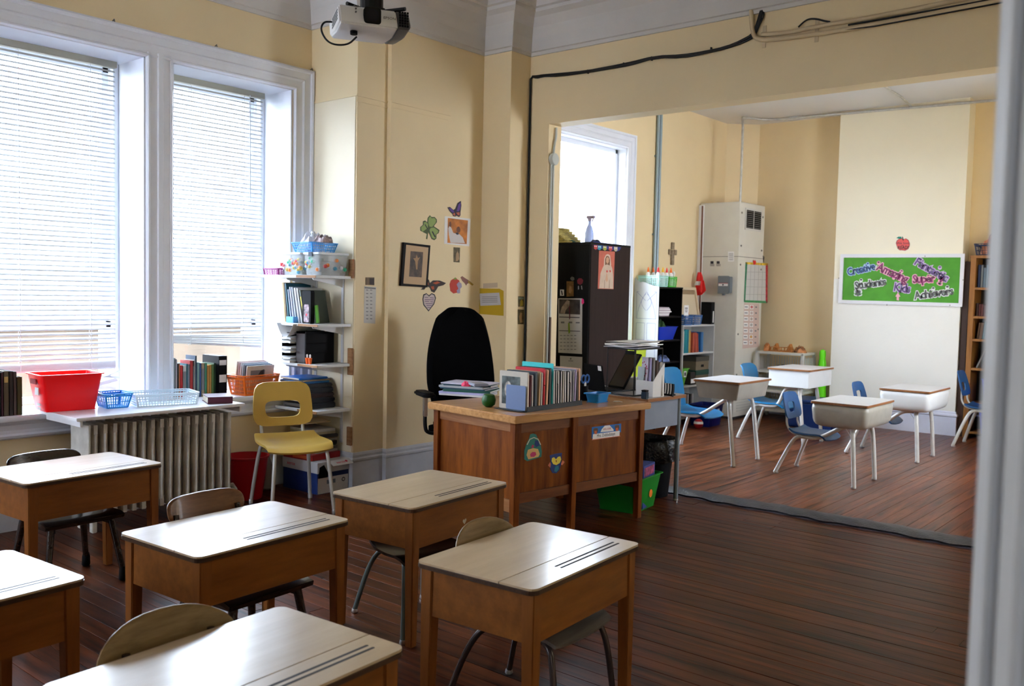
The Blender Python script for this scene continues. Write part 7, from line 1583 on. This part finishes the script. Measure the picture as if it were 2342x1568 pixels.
# ================================================================ RIGHT-HAND BOOKCASE
OAK = wood('orange_pine_bookcase', (0.22, 0.085, 0.018), (0.34, 0.15, 0.04), 'z', 3, 0.5)
qx0, qx1, qy0, qy1, qz = -2.60, -1.72, 10.93, 11.23, 1.985
k3 = thing('bookcase', 'tall orange pine bookcase beyond the chimney breast at the right edge', 'bookcase', (-2.16, 11.08, 0))
kq = lambda nm, *b: MB().box(*b).build(nm, OAK, k3, 0.002, world=True)
kq('side', qx0, qx0+0.055, qy0, qy1, 0, qz); kq('side', qx1-0.05, qx1, qy0, qy1, 0, qz); kq('top', qx0-0.005, qx1+0.005, qy0-0.004, qy1, qz, qz+0.03)
MB().box(qx0, qx1, qy1-0.008, qy1, 0, qz).build('back', c('dark_bookcase_back', 0.02, 0.012, 0.008), k3, world=True)
sh = [0.06, 0.37, 0.86, 1.16, 1.42, 1.70]
sh = [0.08, 0.40, 0.78, 1.10, 1.35, 1.665]
for zz in sh: kq('shelf', qx0+0.055, qx1-0.05, qy0+0.004, qy1-0.008, zz-0.025, zz)
random.seed(17)
def shelf_books(z, x0, x1, hmin, hmax, pal, grp, desc, lean=0):
    x = x0; i = 0
    while x < x1-0.02:
        th = random.uniform(0.018, 0.034); h = random.uniform(hmin, hmax); nm, cl = random.choice(pal)
        M4 = Matrix.Translation((x+th/2, qy0+0.05, z+0.0005)) @ Matrix.Rotation(R_(-90), 4, 'Z')
        lab = '%s book, %s from the left on %s' % (nm, ORD[i], desc)
        t = thing('book', lab, 'book', M=M4 if not lean else M4 @ Matrix.Rotation(R_(lean), 4, 'X'), group=grp)
        MB().box(-0.16, 0, -th/2, -th/2+0.002, 0.001, h).box(-0.16, 0, th/2-0.002, th/2, 0.001, h).box(-0.003, 0, -th/2, th/2, 0.001, h).build('cover', bcol(cl), t)
        MB().box(-0.156, -0.003, -th/2+0.002, th/2-0.002, 0.003, h-0.004).build('pages', PAGES, t)
        x += (th+0.001)/(math.cos(R_(lean)) if lean else 1)+(0.001); i += 1
PALR = [('blue-grey', (0.08, 0.12, 0.16)), ('dark red', (0.16, 0.02, 0.02)), ('navy', (0.015, 0.03, 0.09)), ('pale blue', (0.12, 0.22, 0.30)), ('brown', (0.10, 0.05, 0.025)), ('grey', (0.16, 0.16, 0.16)), ('teal', (0.01, 0.12, 0.15))]
shelf_books(1.665, qx0+0.07, qx0+0.36, 0.20, 0.26, PALR, 'books on the top shelf of the pine bookcase', 'the top shelf of the pine bookcase')
shelf_books(1.10, qx0+0.085, qx0+0.36, 0.16, 0.205, PALR, 'books on the middle shelf of the pine bookcase', 'the middle shelf of the pine bookcase', -6)
shelf_books(1.35, qx0+0.07, qx0+0.30, 0.12, 0.16, [('dark brown', (0.05, 0.02, 0.012)), ('maroon', (0.09, 0.015, 0.01))], 'dark books on the second shelf of the pine bookcase', 'the second shelf of the pine bookcase')
for i in range(3):
    t = thing('flat_book', 'pale magazine, %s from the bottom of the flat pile in the pine bookcase' % ORD[i], 'magazine', (qx0+0.32, qy0+0.12, 1.3505+0.0*i)); t.location.x = qx0+0.42; t.location.z = 1.3505+i*0.0165; MB().box(-0.10, 0.14, -0.10, 0.08, 0, 0.016).build('sheets', bcol([(0.4, 0.38, 0.36), (0.25, 0.2, 0.3), (0.45, 0.42, 0.4)][i]), t)
for i, a in enumerate((-22, -26, -30)):
    M4 = Matrix.Translation((qx0+0.10+i*0.06, qy0+0.04, 0.7805)) @ Matrix.Rotation(R_(-90), 4, 'Z') @ Matrix.Rotation(R_(a), 4, 'X')
    t = thing('book', 'thin dark book leaning, %s from the left on the fourth shelf of the pine bookcase' % ORD[i], 'book', M=M4, group='leaning books in the pine bookcase'); MB().box(-0.16, 0, -0.008, 0.008, 0.004, 0.24).build('cover', bcol([(0.16, 0.15, 0.14), (0.05, 0.03, 0.02), (0.12, 0.11, 0.10)][i]), t)
BRB = mat('vivid_blue_plastic', (0.006, 0.04, 0.62), 0.35)
basket('storage_bin', 'vivid blue bin on the fourth shelf of the pine bookcase', 'bin', (qx0+0.52, qy0+0.05, 0.7805), 0, 0.34, 0.24, 0.25, BRB, taper=0.86, wall='solid')
basket('storage_bin', 'vivid blue bin on the fifth shelf of the pine bookcase', 'bin', (qx0+0.36, qy0+0.07, 0.4005), 0, 0.36, 0.25, 0.27, BRB, taper=0.82, wall='solid')
basket('storage_bin', 'vivid blue bin at the foot of the pine bookcase', 'bin', (qx0+0.36, qy0+0.02, 0.0805), 0, 0.36, 0.25, 0.235, BRB, taper=0.86, wall='solid')
tb = basket('basket', 'dark slotted basket heaped with toys on top of the pine bookcase', 'basket', (qx0+0.22, qy0+0.16, qz+0.0305), 0, 0.40, 0.26, 0.13, c('dark_navy_plastic', 0.008, 0.015, 0.05), taper=0.88, cols=12, rows=2)
heap('toys', 'red, yellow and brown toys heaped in the dark basket on the pine bookcase', 'toy', (qx0+0.20, qy0+0.16, qz+0.036), 0.14, 0.09, 0.20, mat('mixed_bright_toys', (0.35, 0.12, 0.06), 0.5, noise=0.9, nscale=18), 41)
# brown post between chimney breast and bookcase
t = thing('brown_board', 'dark brown upright board in the gap between the chimney breast and the pine bookcase', 'board', (-2.655, 11.10, 0)); MB().box(-0.035, 0.03, -0.08, 0.12, 0, 1.95).build('board', c('dark_brown_wood', 0.05, 0.022, 0.012, 0.5), t, 0.002)

# ================================================================ PIPES, CONDUIT, CABLES
UN = mat('blue_grey_painted_strut', (0.30, 0.38, 0.42), 0.35, metal=0.2)
pc = thing('vertical_conduit', 'pair of blue-grey conduits running up the far room window wall', 'conduit', (XF+0.012, 9.25, 1.6))
for (dy, r) in ((-0.03, 0.019), (0.026, 0.019)):
    MB().tube([(0.012, dy, -0.02), (0.012, dy, 2.14)], r, 12).build('pipe', UN, pc, smooth_=True)
for zz in (0.6, 1.5): MB().box(-0.011, 0.003, -0.06, 0.055, zz, zz+0.02).build('strap', UN, pc)
EMT = mat('galvanised_conduit', (0.52, 0.51, 0.48), 0.35, metal=0.4, noise=0.15, nscale=20)
zc_ = ZCF-0.022
pts = [Vector((-5.09, 10.36, gz+0.003)), Vector((-5.09, 10.36, 3.45)), Vector((-5.09, 10.36, zc_-0.06)), Vector((-5.02, 10.38, zc_)), Vector((-4.70, 10.60, zc_)), Vector((-3.2, 10.67, zc_)), Vector((-1.4, 10.80, zc_))]
def ocl(px, py):
    p = onz(px, py, zc_)
    return p if p.y < 10.96 else ony(px, py, 10.96)
P1 = [onz(1700, 268, zc_), onz(1760, 276, zc_), ocl(1900, 262), ocl(2085, 246), ocl(2290, 228)]
em = thing('ceiling_conduit', 'galvanised conduit rising from the grey cabinet and crossing the far ceiling', 'conduit', (-5.1, 10.4, gz))
MB().tube([Vector((-5.10, 10.40, gz+0.003)), Vector((-5.10, 10.40, 3.40)), Vector((-5.10, 10.40, zc_-0.10)), P1[0]+Vector((-0.02, 0, -0.01))]+P1[:3]+P1[3:], 0.015, 10, smoothpath=2).build('pipe', EMT, em, world=True, smooth_=True)
a = onz(1818, 270, zc_); MB().tube([a+Vector((-0.08, 0, 0)), a+Vector((0.10, 0.0, 0))], 0.024, 10).build('coupling', mat('white_coupling', (0.6, 0.6, 0.58), 0.4), em, world=True, smooth_=True)
br = [onz(2035, 205, zc_), onz(2062, 222, zc_), ocl(2085, 244)]
MB().tube([br[0]+(br[0]-br[1])*1.5]+br, 0.011, 8).build('branch_pipe', EMT, em, world=True, smooth_=True)
# black cable bundle over the beam
CB = mat('black_cable_rubber', (0.008, 0.008, 0.009), 0.5)
cb = thing('cable_bundle', 'black cables clipped along the beam and down the corner of the opening', 'cable', (-4.9, YB0, 3.3))
yb_ = YB0-0.014
path = [(1743, -12), (1746, 8), (1738, 40), (1731, 62), (1722, 80), (1700, 92), (1660, 108), (1610, 119), (1560, 127), (1500, 129), (1440, 144), (1400, 152), (1340, 163), (1280, 169), (1240, 172), (1231, 174)]
def cable(off, wob, nm):
    P = [ony(px+off[0], py+off[1]+wob*math.sin(px*0.045), yb_) for px, py in path]
    x_c = -4.905+0.012
    dn = [(1225, 178), (1222, 200), (1221, 300), (1219, 420), (1217, 520), (1221, 575), (1225, 640), (1221, 720), (1218, 800), (1217, 900)]
    Q = [Vector((x_c-0.003, min(onx(px+off[0], py, x_c).y, YB0-0.012), onx(px, py, x_c).z)) for px, py in dn]
    MB().tube(P+Q, 0.0085, 7, smoothpath=1).build(nm, CB, cb, world=True, smooth_=True)
cable((0, 0), 0.0, 'cable'); cable((1.5, 3), 1.5, 'cable'); cable((-2.5, 2), -2.0, 'cable')
MB().tube([ony(1722, -10, yb_), ony(1735, 12, yb_), ony(1750, 30, yb_), ony(1738, 55, yb_), ony(1728, 78, yb_)], 0.006, 6, smoothpath=2).build('cable', CB, cb, world=True, smooth_=True)
for (px, py) in ((1343, 160), (1425, 144), (1489, 130), (1625, 109)): 
    p = ony(px, py+2, YB0-0.02); MB().cbox(tuple(p+Vector((0, 0.012, -0.004))), 0.008, 0.02, 0.03).build('clip', c('cable_clip_black', 0.02, 0.02, 0.02), cb, world=True)
TANP = mat('tan_painted_conduit', (0.58, 0.46, 0.29), 0.45, noise=0.05)
tp_ = thing('wall_conduit', 'pair of cream painted conduits running along the beam to the right', 'conduit', (-2.8, YB0, 3.3))
q1 = [(1718, 20), (1720, 60), (1724, 82), (1732, 89), (1760, 92), (1870, 78), (2000, 56), (2330, -6)]
MB().tube([ony(px, py, YB0-0.02) for px, py in q1], 0.016, 10, smoothpath=1).build('pipe', TANP, tp_, world=True, smooth_=True)
q2 = [(1742, 79), (1800, 75), (1870, 60), (2000, 39), (2330, -28)]
MB().tube([ony(px, py, YB0-0.02) for px, py in q2], 0.015, 10, smoothpath=1).build('pipe', TANP, tp_, world=True, smooth_=True)
q3 = [(1940, 57), (2000, 47), (2330, -12)]
MB().tube([ony(px, py, YB0-0.018) for px, py in q3], 0.006, 6).build('thin_cable', CB, tp_, world=True)
q3 = [(1930, 68), (2000, 60), (2330, -1)]
MB().tube([ony(px, py, YB0-0.030) for px, py in q3], 0.005, 6).build('thin_cable', CB, tp_, world=True)
MB().tube([ony(px, py, YB0-0.02) for px, py in ((1826, 62), (1838, 50), (1850, 43), (1868, 43), (1885, 48), (1898, 50))], 0.006, 6, smoothpath=2).build('thin_cable', CB, tp_, world=True)
for (px, py) in ((1748, 84), (1868, 70)):
    p = ony(px, py, YB0-0.003); MB().cbox(tuple(p), 0.025, 0.004, 0.15).build('strap', TANP, tp_, world=True)
# white conduit with round box on the jamb
jx = -4.698; WCD = mat('off_white_conduit', (0.52, 0.54, 0.50), 0.4)
jb = thing('junction_box', 'round pale junction box with its thin conduit on the jamb of the opening', 'conduit', (jx, 6.12, 2.6))
def jp(px, py, dx=0.016): p = onx(px, py, jx+dx); return Vector((jx+dx, min(max(p.y, 6.06), 6.20), p.z))
MB().tube([Vector((jx+0.014, 6.12, 2.88)), Vector((jx+0.014, 6.12, 2.80)), Vector((jx+0.014, 6.10, 2.74)), Vector((jx+0.014, 6.09, 2.66))], 0.010, 8, smoothpath=1).build('pipe', WCD, jb, world=True, smooth_=True)
MB().tube([Vector((jx+0.0005, 6.09, 2.615)), Vector((jx+0.038, 6.09, 2.615))], 0.050, 24).build('round_box', WCD, jb, 0.004, world=True)
MB().tube([Vector((jx+0.014, 6.09, 2.57)), Vector((jx+0.014, 6.09, 0.30))], 0.011, 8).build('pipe', WCD, jb, world=True, smooth_=True)
MB().tube([Vector((jx+0.014, 6.065, 2.57)), Vector((jx+0.014, 6.065, 0.30))], 0.008, 8).build('pipe', WCD, jb, world=True, smooth_=True)
MB().tube([Vector((jx+0.018, 6.09, 1.30)), Vector((jx+0.018, 6.09, 0.9))], 0.012, 8).build('brown_sleeve', c('brown_paint', 0.10, 0.05, 0.03), jb, world=True)

# ================================================================ WALL DECORATIONS behind the teacher chair
XD = -5.2097
t, F = wallsheet('picture_frame', 'black framed old religious print with a cream mount on the yellow wall', 'picture', [(919.5, 554), (980, 561), (973.5, 657), (912.5, 653)], 'x', XD, c('black_frame_paint', 0.006, 0.004, 0.004, 0.5, spec=0.1), 0.022)
polys('mount', c('cream_mount', 0.52, 0.36, 0.21, 0.6), t, [pp(F, (924.5, 559.5), (975.5, 566), (969, 652), (918, 648))], 0.0205, 0.0226)
polys('print', mat('dark_old_print', (0.06, 0.035, 0.022), 0.5, noise=0.6, nscale=26), t, [pp(F, (934.5, 574), (963, 576.5), (959.5, 634), (931, 632))], 0.0226, 0.0232)
polys('print_figure', c('pale_sepia_print', 0.36, 0.21, 0.10), t, [pp(F, (946, 590), (948, 582), (951, 590), (956, 588), (951, 597), (950, 616), (947, 616), (945, 598), (940, 590))], 0.0232, 0.0236)
t, F = wallsheet('shamrock', 'green paper shamrock with a dark outline on the yellow wall', 'decoration', [(974, 546), (976, 535), (968, 531), (961, 527), (961, 519), (967, 514), (967, 506), (972, 504), (977, 508), (978, 498), (983, 492), (987, 496), (994, 496), (999, 502), (999, 508), (992, 517), (998, 521), (1005, 526), (1003, 533), (998, 536), (998, 545), (993, 549), (987, 546), (983, 536), (979, 531), (978, 541), (977, 547)], 'x', XD, c('dark_green_edge', 0.06, 0.09, 0.03))
polys('leaf', c('sage_green_paper', 0.26, 0.36, 0.10), t, [pp(F, (979, 508), (980, 499), (984, 494), (987, 499), (993, 498), (997, 503), (996, 509), (988, 519), (982, 518)), pp(F, (978, 521), (966, 530), (963, 525), (963, 519), (969, 514), (969, 508), (974, 507), (979, 512)), pp(F, (985, 521), (992, 520), (1002, 527), (1001, 532), (996, 536), (996, 543), (993, 546), (988, 543), (982, 526))], 0.0012, 0.0018)
polys('small_print', INK, t, [pp(F, (972, 512), (978, 522), (977, 524), (971, 514)), pp(F, (989, 528), (996, 541), (994, 543), (987, 530))], 0.0018, 0.0022)
t, F = wallsheet('photo_print', 'white bordered photo of a white-robed person raising a hand against orange', 'picture', [(1017, 494), (1076, 500), (1073, 563), (1015.5, 557)], 'x', XD, PAPER)
polys('photo', mat('orange_brown_print', (0.50, 0.16, 0.015), 0.5, noise=0.55, nscale=10), t, [pp(F, (1024, 498), (1070, 504), (1067, 558), (1023, 555))], 0.0013, 0.0018)
polys('robe', c('white_robe_print', 0.62, 0.58, 0.56), t, [pp(F, (1026, 536), (1025, 522), (1028, 515), (1032, 521), (1036, 532), (1042, 534), (1050, 535), (1058, 543), (1063, 556), (1030, 555))], 0.0018, 0.0022)
polys('head', c('brown_skin_print', 0.16, 0.06, 0.025), t, [pp(F, *[(1048+4.6*math.cos(a), 525+7.5*math.sin(a)) for a in [k*0.6 for k in range(10)]])], 0.0022, 0.0026)
polys('hand', c('brown_skin_print', 0.16, 0.06, 0.025), t, [pp(F, (1027, 517), (1027, 508), (1031, 506), (1032, 515), (1030, 519))], 0.0022, 0.0026)
polys('collar', INK, t, [pp(F, (1041, 533), (1045, 531), (1050, 535), (1045, 537))], 0.0022, 0.0026)
t, F = wallsheet('butterfly', 'purple and red paper butterfly above the white bordered photo', 'decoration', [(1023, 474), (1029, 473), (1037, 480), (1041, 477), (1046, 464), (1054, 459), (1055, 470), (1053, 485), (1053, 492), (1050, 496), (1044, 493), (1041, 495), (1036, 494), (1034, 489), (1028, 483)], 'x', XD+0.001, c('black_wing', 0.02, 0.012, 0.03))
polys('wing', c('violet_wing', 0.10, 0.04, 0.26), t, [pp(F, (1044, 483), (1048, 468), (1053, 463), (1053, 473), (1050, 483)), pp(F, (1027, 476), (1032, 476), (1039, 484), (1036, 487), (1030, 482))], 0.0013, 0.0018)
polys('lower_wing', c('orange_wing', 0.50, 0.12, 0.06), t, [pp(F, (1043, 486), (1051, 485), (1051, 492), (1047, 492)), pp(F, (1040, 486), (1041, 493), (1037, 492), (1035, 489))], 0.0013, 0.0018)
t, F = wallsheet('prayer_card', 'small dark holy card below the white bordered photo', 'card', [(1037, 565), (1052, 566), (1051, 600), (1037, 599)], 'x', XD, mat('dark_card_print', (0.10, 0.075, 0.03), 0.5, noise=0.7, nscale=30))
polys('figure', c('pale_card_figure', 0.38, 0.24, 0.12), t, [pp(F, (1042, 597), (1043, 580), (1046, 574), (1049, 580), (1050, 592), (1046, 597))], 0.0013, 0.0018)
t, F = wallsheet('apple_cut_out', 'small red paper apple with a worm below the holy card', 'decoration', [(1028, 650), (1031, 641), (1037, 637), (1043, 637), (1050, 641), (1052, 648), (1050, 658), (1045, 669), (1037, 671), (1030, 665)], 'x', XD, c('apple_paper_red', 0.50, 0.035, 0.015))
polys('leaf', c('leaf_green_paper', 0.20, 0.26, 0.03), t, [pp(F, (1036, 638), (1041, 634), (1045, 637), (1041, 640))], 0.0012, 0.002); polys('worm', c('lilac_worm', 0.32, 0.28, 0.42), t, [pp(F, (1044, 650), (1049, 644), (1055, 648), (1056, 656), (1052, 660), (1052, 670), (1046, 671), (1044, 664), (1048, 660))], 0.0012, 0.002)
t, F = wallsheet('bird_cut_out', 'small brown and yellow paper bird right of the red apple', 'decoration', [(1053, 634), (1057, 631), (1064, 636), (1072, 641), (1083, 650), (1080, 653), (1072, 647), (1068, 649), (1066, 653), (1063, 648), (1057, 642)], 'x', XD, c('bird_brown', 0.24, 0.10, 0.08)); polys('tail', c('bird_yellow', 0.45, 0.28, 0.03), t, [pp(F, (1070, 641), (1083, 650), (1080, 653), (1070, 646))], 0.0012, 0.0018)
t, F = wallsheet('butterfly', 'black and orange paper butterfly tucked under the black picture frame', 'decoration', [(962, 662), (969, 656), (974, 651), (976, 636), (981, 640), (983, 647), (990, 641), (1005, 641), (1020, 647), (1014, 652), (1002, 655), (998, 662), (993, 669), (986, 666), (983, 658), (976, 654), (970, 662)], 'x', XD+0.001, c('black_butterfly_paper', 0.025, 0.010, 0.006))
polys('wing', c('orange_butterfly', 0.42, 0.07, 0.012), t, [pp(F, (989, 647), (1000, 643), (1007, 646), (997, 650)), pp(F, (985, 655), (992, 654), (993, 661), (988, 662)), pp(F, (976, 645), (979, 645), (980, 651), (977, 651))], 0.0013, 0.0018)
t, F = wallsheet('heart_cut_out', 'white paper heart with handwriting and a black outline on the yellow wall', 'decoration', [(966, 684), (968, 673), (975, 670), (981, 675), (987, 670), (994, 673), (997, 681), (993, 695), (980, 712), (968, 697)], 'x', XD, INK)
polys('paper', c('pinkish_paper', 0.55, 0.45, 0.43, 0.7), t, [pp(F, (968, 684), (970, 675), (975.5, 672.5), (981, 678), (987, 672.5), (992.5, 675), (994.5, 682), (991, 694), (980, 709), (970, 696))], 0.0012, 0.0018)
polys('handwriting', c('purple_ink', 0.10, 0.03, 0.14), t, [pp(F, (x0, y0), (x1, y0+0.6), (x1, y0+1.8), (x0, y0+1.2)) for (x0, x1, y0) in ((971, 979, 679), (983, 992, 680), (971, 992, 684), (971, 981, 688), (984, 991, 689), (973, 990, 693), (975, 988, 697.5), (977, 985, 702))], 0.0018, 0.0022)
# sheets on the face between column steps (x=-5.25) and on y=5.79
t, F = wallsheet('notice', 'narrow white printed timetable hanging on the column side', 'notice', [(833, 654), (860, 656), (858, 740), (832, 738)], 'x', -5.2496, OFFW)
polys('small_print', c('grey_ink', 0.16, 0.16, 0.17), t, [pp(F, (837+9*k, 662+8.2*j), (842+9*k, 662.3+8.2*j), (842+9*k, 664+8.2*j), (837+9*k, 663.7+8.2*j)) for k in range(2) for j in range(9)]+[pp(F, (834, 656), (859, 658), (859, 661), (834, 659))], 0.0013, 0.0017)
t, F = wallsheet('name_tag', 'small square brown wooden tag above the narrow timetable', 'plaque', [(836, 634), (855, 634), (855, 652), (836, 651)], 'x', -5.2496, c('dull_brass', 0.16, 0.10, 0.045, 0.5), 0.006); polys('dark_square', c('dark_brown_square', 0.03, 0.015, 0.01), t, [pp(F, (844, 636), (854, 636), (854, 651), (844, 650))], 0.006, 0.008)
YC_ = 5.7896
t, F = wallsheet('notice', 'yellow card with a white typed note pinned behind the black swivel chair', 'notice', [(1092, 664), (1096, 659), (1143, 660), (1152, 665), (1152, 722), (1088, 717)], 'y', YC_, c('mustard_card', 0.50, 0.33, 0.012, 0.7))
polys('note', c('cool_white_note', 0.50, 0.49, 0.50), t, [pp(F, (1097, 671), (1142, 669), (1146, 697), (1099, 699))], 0.0013, 0.0018)
polys('small_print', c('grey_ink', 0.16, 0.16, 0.17), t, [pp(F, (1103, y_), (1138, y_-0.5), (1138, y_+0.6), (1103, y_+1)) for y_ in (678, 682, 686, 690)], 0.0018, 0.0022)
t, F = wallsheet('note', 'faded cream note taped above the yellow card', 'note', [(1105, 648), (1138, 646), (1138, 657), (1105, 659)], 'y', YC_-0.0008, c('faded_note', 0.55, 0.44, 0.33, 0.8))
XE = -4.9096
t, F = wallsheet('holy_card', 'upper of two small dark holy cards on the pillar by the black cables', 'card', [(1185, 677), (1198, 678), (1198, 701), (1185, 701)], 'x', XE, mat('dark_card_print', (0.1, 0.075, 0.03))); polys('figure', c('gold_card_figure', 0.40, 0.30, 0.04), t, [pp(F, (1189, 700), (1190, 688), (1193, 684), (1196, 690), (1196, 699))], 0.0013, 0.0018); polys('sky', c('grey_green_card', 0.20, 0.24, 0.20), t, [pp(F, (1186, 679), (1197, 679.5), (1197, 684), (1186, 684))], 0.0013, 0.0018)
t, F = wallsheet('holy_card', 'lower of two small dark holy cards on the pillar by the black cables', 'card', [(1184, 707), (1198, 708), (1197, 741), (1184, 741)], 'x', XE, mat('dark_card_print', (0.1, 0.075, 0.03))); polys('figure', c('pale_card_figure', 0.38, 0.24, 0.12), t, [pp(F, (1187, 724), (1190, 714), (1194, 716), (1193, 728), (1195, 737), (1189, 738))], 0.0013, 0.0018)
t, F = wallsheet('light_switch', 'small white switch plate with red and yellow pins beside the black cables', 'switch', [(1204, 622), (1216, 622), (1216, 647), (1204, 647)], 'x', XE, WHITE, 0.012); polys('toggle', c('grey_toggle', 0.3, 0.3, 0.3), t, [pp(F, (1209, 637), (1212, 637), (1212, 644), (1209, 644))], 0.012, 0.016)
polys('sticker', INK, t, [pp(F, (1207, 626), (1213, 625), (1212, 631), (1208, 631))], 0.012, 0.013)
for (px, cl, nm) in ((1206.5, (0.45, 0.01, 0.03), 'red_pin'), (1218, (0.5, 0.4, 0.02), 'yellow_pin')):
    q = pp(F, (px, 618))[0]; MB().lathe([(0.003, 0), (0.010, 0.004), (0.010, 0.014), (0.003, 0.018)], 10, (q[0], q[1], 0.003)).build(nm, bcol(cl), t, smooth_=True)
# cross on the far wall
t = thing('cross', 'small carved stone-coloured wall cross on the far room window wall', 'cross', M=face_x(tuple(onx(1536, 600, XF+0.0012))))
STN = mat('carved_stone', (0.26, 0.20, 0.13), 0.8, noise=0.3, nscale=40, bump=0.4)
MB().box(-0.035, 0.035, -0.03, 0.15, 0, 0.018).build('upright', STN, t, 0.004); MB().box(-0.032, 0.032, 0.156, 0.24, 0, 0.018).build('head', STN, t, 0.004)
MB().box(-0.095, -0.037, 0.09, 0.155, 0, 0.016).build('arm', STN, t, 0.004); MB().box(0.037, 0.095, 0.09, 0.155, 0, 0.016).build('arm', STN, t, 0.004)

# ================================================================ PROJECTOR
PW = mat('white_projector_plastic', (0.80, 0.80, 0.82), 0.35); PG = mat('grey_projector_grille', (0.10, 0.10, 0.11), 0.45)
C0 = ray(856, 42)/FPX*3.45+EYE
pj = thing('projector', 'white ceiling projector with a black mount and a hanging cable loop', 'projector', M=Matrix.Translation(C0) @ Matrix.Rotation(R_(60), 4, 'Z') @ Matrix.Rotation(R_(-3), 4, 'X'))
# local: lens face looks -y, left end -x
PL, PD, PH = 0.27, 0.24, 0.085
prof = [(-0.030, -PH/2+0.002), (PD*0.35, -PH/2-0.003), (PD-0.02, -PH/2+0.02), (PD, PH/2-0.015), (PD-0.01, PH/2), (0.012, PH/2), (-0.0, PH/2-0.012), (-0.030, -PH/2+0.02)]
MB().rings([[Vector((x, p[0]*k_, p[1]*k2_)) for p in prof] for x, k_, k2_ in ((-PL/2, 0.9, 0.9), (-PL/2+0.012, 1, 1), (PL/2-0.05, 1, 1))]).build('body', PW, pj, 0.006, smooth_=True)
MB().rings([[Vector((x, p[0]*k_, p[1]*k2_)) for p in prof] for x, k_, k2_ in ((PL/2-0.05, 0.99, 0.98), (PL/2-0.012, 0.97, 0.95), (PL/2, 0.82, 0.75))]).build('end_grille', PG, pj, 0.003, smooth_=True)
gm = MB()
for i in range(4):
    for j in range(6): gm.box(PL/2-0.047+0.010*i, PL/2-0.040+0.010*i, -0.0345, -0.028, -0.030+j*0.010, -0.0235+j*0.010)
gm = gm.build('grille_slots', BLACK, pj); gm['kind'] = 'stuff'
MB().prism(rrect(-0.045, -0.032, 0.020, 0.030, 0.012), 0.014, 0.034, face_y((0, 0, 0))).build('lens_recess', BLACK, pj, 0.003)
MB().tube([(-0.012, -0.030, 0.0), (-0.012, -0.038, 0.0)], 0.024, 20).build('lens', c('lens_glass', 0.01, 0.012, 0.02, 0.08), pj, 0.003)
M4 = face_y((0.052, -0.0312, -0.004)); mb = text_mb('EPSON', 0.013, 0.0004, sx=1.2); mb.v = [M4 @ v for v in mb.v]; mb.build('lettering', c('dark_grey_lettering', 0.05, 0.05, 0.06), pj)
for (xx, zz) in ((-0.075, 0.018), (-0.075, 0.006), (-0.08, 0.028), (-0.068, 0.028)): MB().tube([(xx, -0.026, zz), (xx, -0.031, zz)], 0.0035, 8).build('button', PG, pj)
vm_ = MB()
for k in range(9):
    for r_ in range(4):
        vm_.box(-PL/2-0.0015, -PL/2+0.001, 0.02+k*0.014, 0.030+k*0.014, -0.012+r_*0.011, -0.006+r_*0.011)
vm_ = vm_.build('side_vent', PG, pj); vm_['kind'] = 'stuff'
MB().tube([(-0.07, 0.04, -PH/2-0.002), (-0.07, 0.04, -PH/2-0.014)], 0.014, 12).build('foot', BLACK, pj)
MB().prism(rrect(-0.02, 0.03, 0.05, 0.17, 0.01), PH/2, PH/2+0.012).build('mount_plate', BLACKM, pj)
for (xx, yy) in ((-0.10, 0.02), (0.12, 0.0), (-0.08, 0.19), (0.12, 0.19)):
    MB().tube([(0.01, 0.10, PH/2+0.012), (xx, yy, PH/2+0.008)], 0.008, 6).build('mount_arm', BLACKM, pj)
MB().tube([(0.01, 0.10, PH/2+0.01), (0.01, 0.10, PH/2+0.07)], 0.045, 16).build('mount_head', BLACKM, pj)
MB().tube([C0+Vector((-0.082, 0.059, PH/2+0.06)), Vector((C0.x-0.082, C0.y+0.059, ZC))], 0.02, 12).build('ceiling_pole', BLACKM, pj, world=True, smooth_=True)
MB().tube([(-PL/2-0.002, 0.14, 0.015), (-PL/2-0.035, 0.14, 0.012), (-PL/2-0.05, 0.12, -0.03), (-PL/2-0.02, 0.10, -0.085), (-PL/2+0.05, 0.09, -0.085), (-PL/2+0.085, 0.09, -PH/2-0.005)], 0.0038, 8, smoothpath=3).build('cable', CB, pj, smooth_=True)
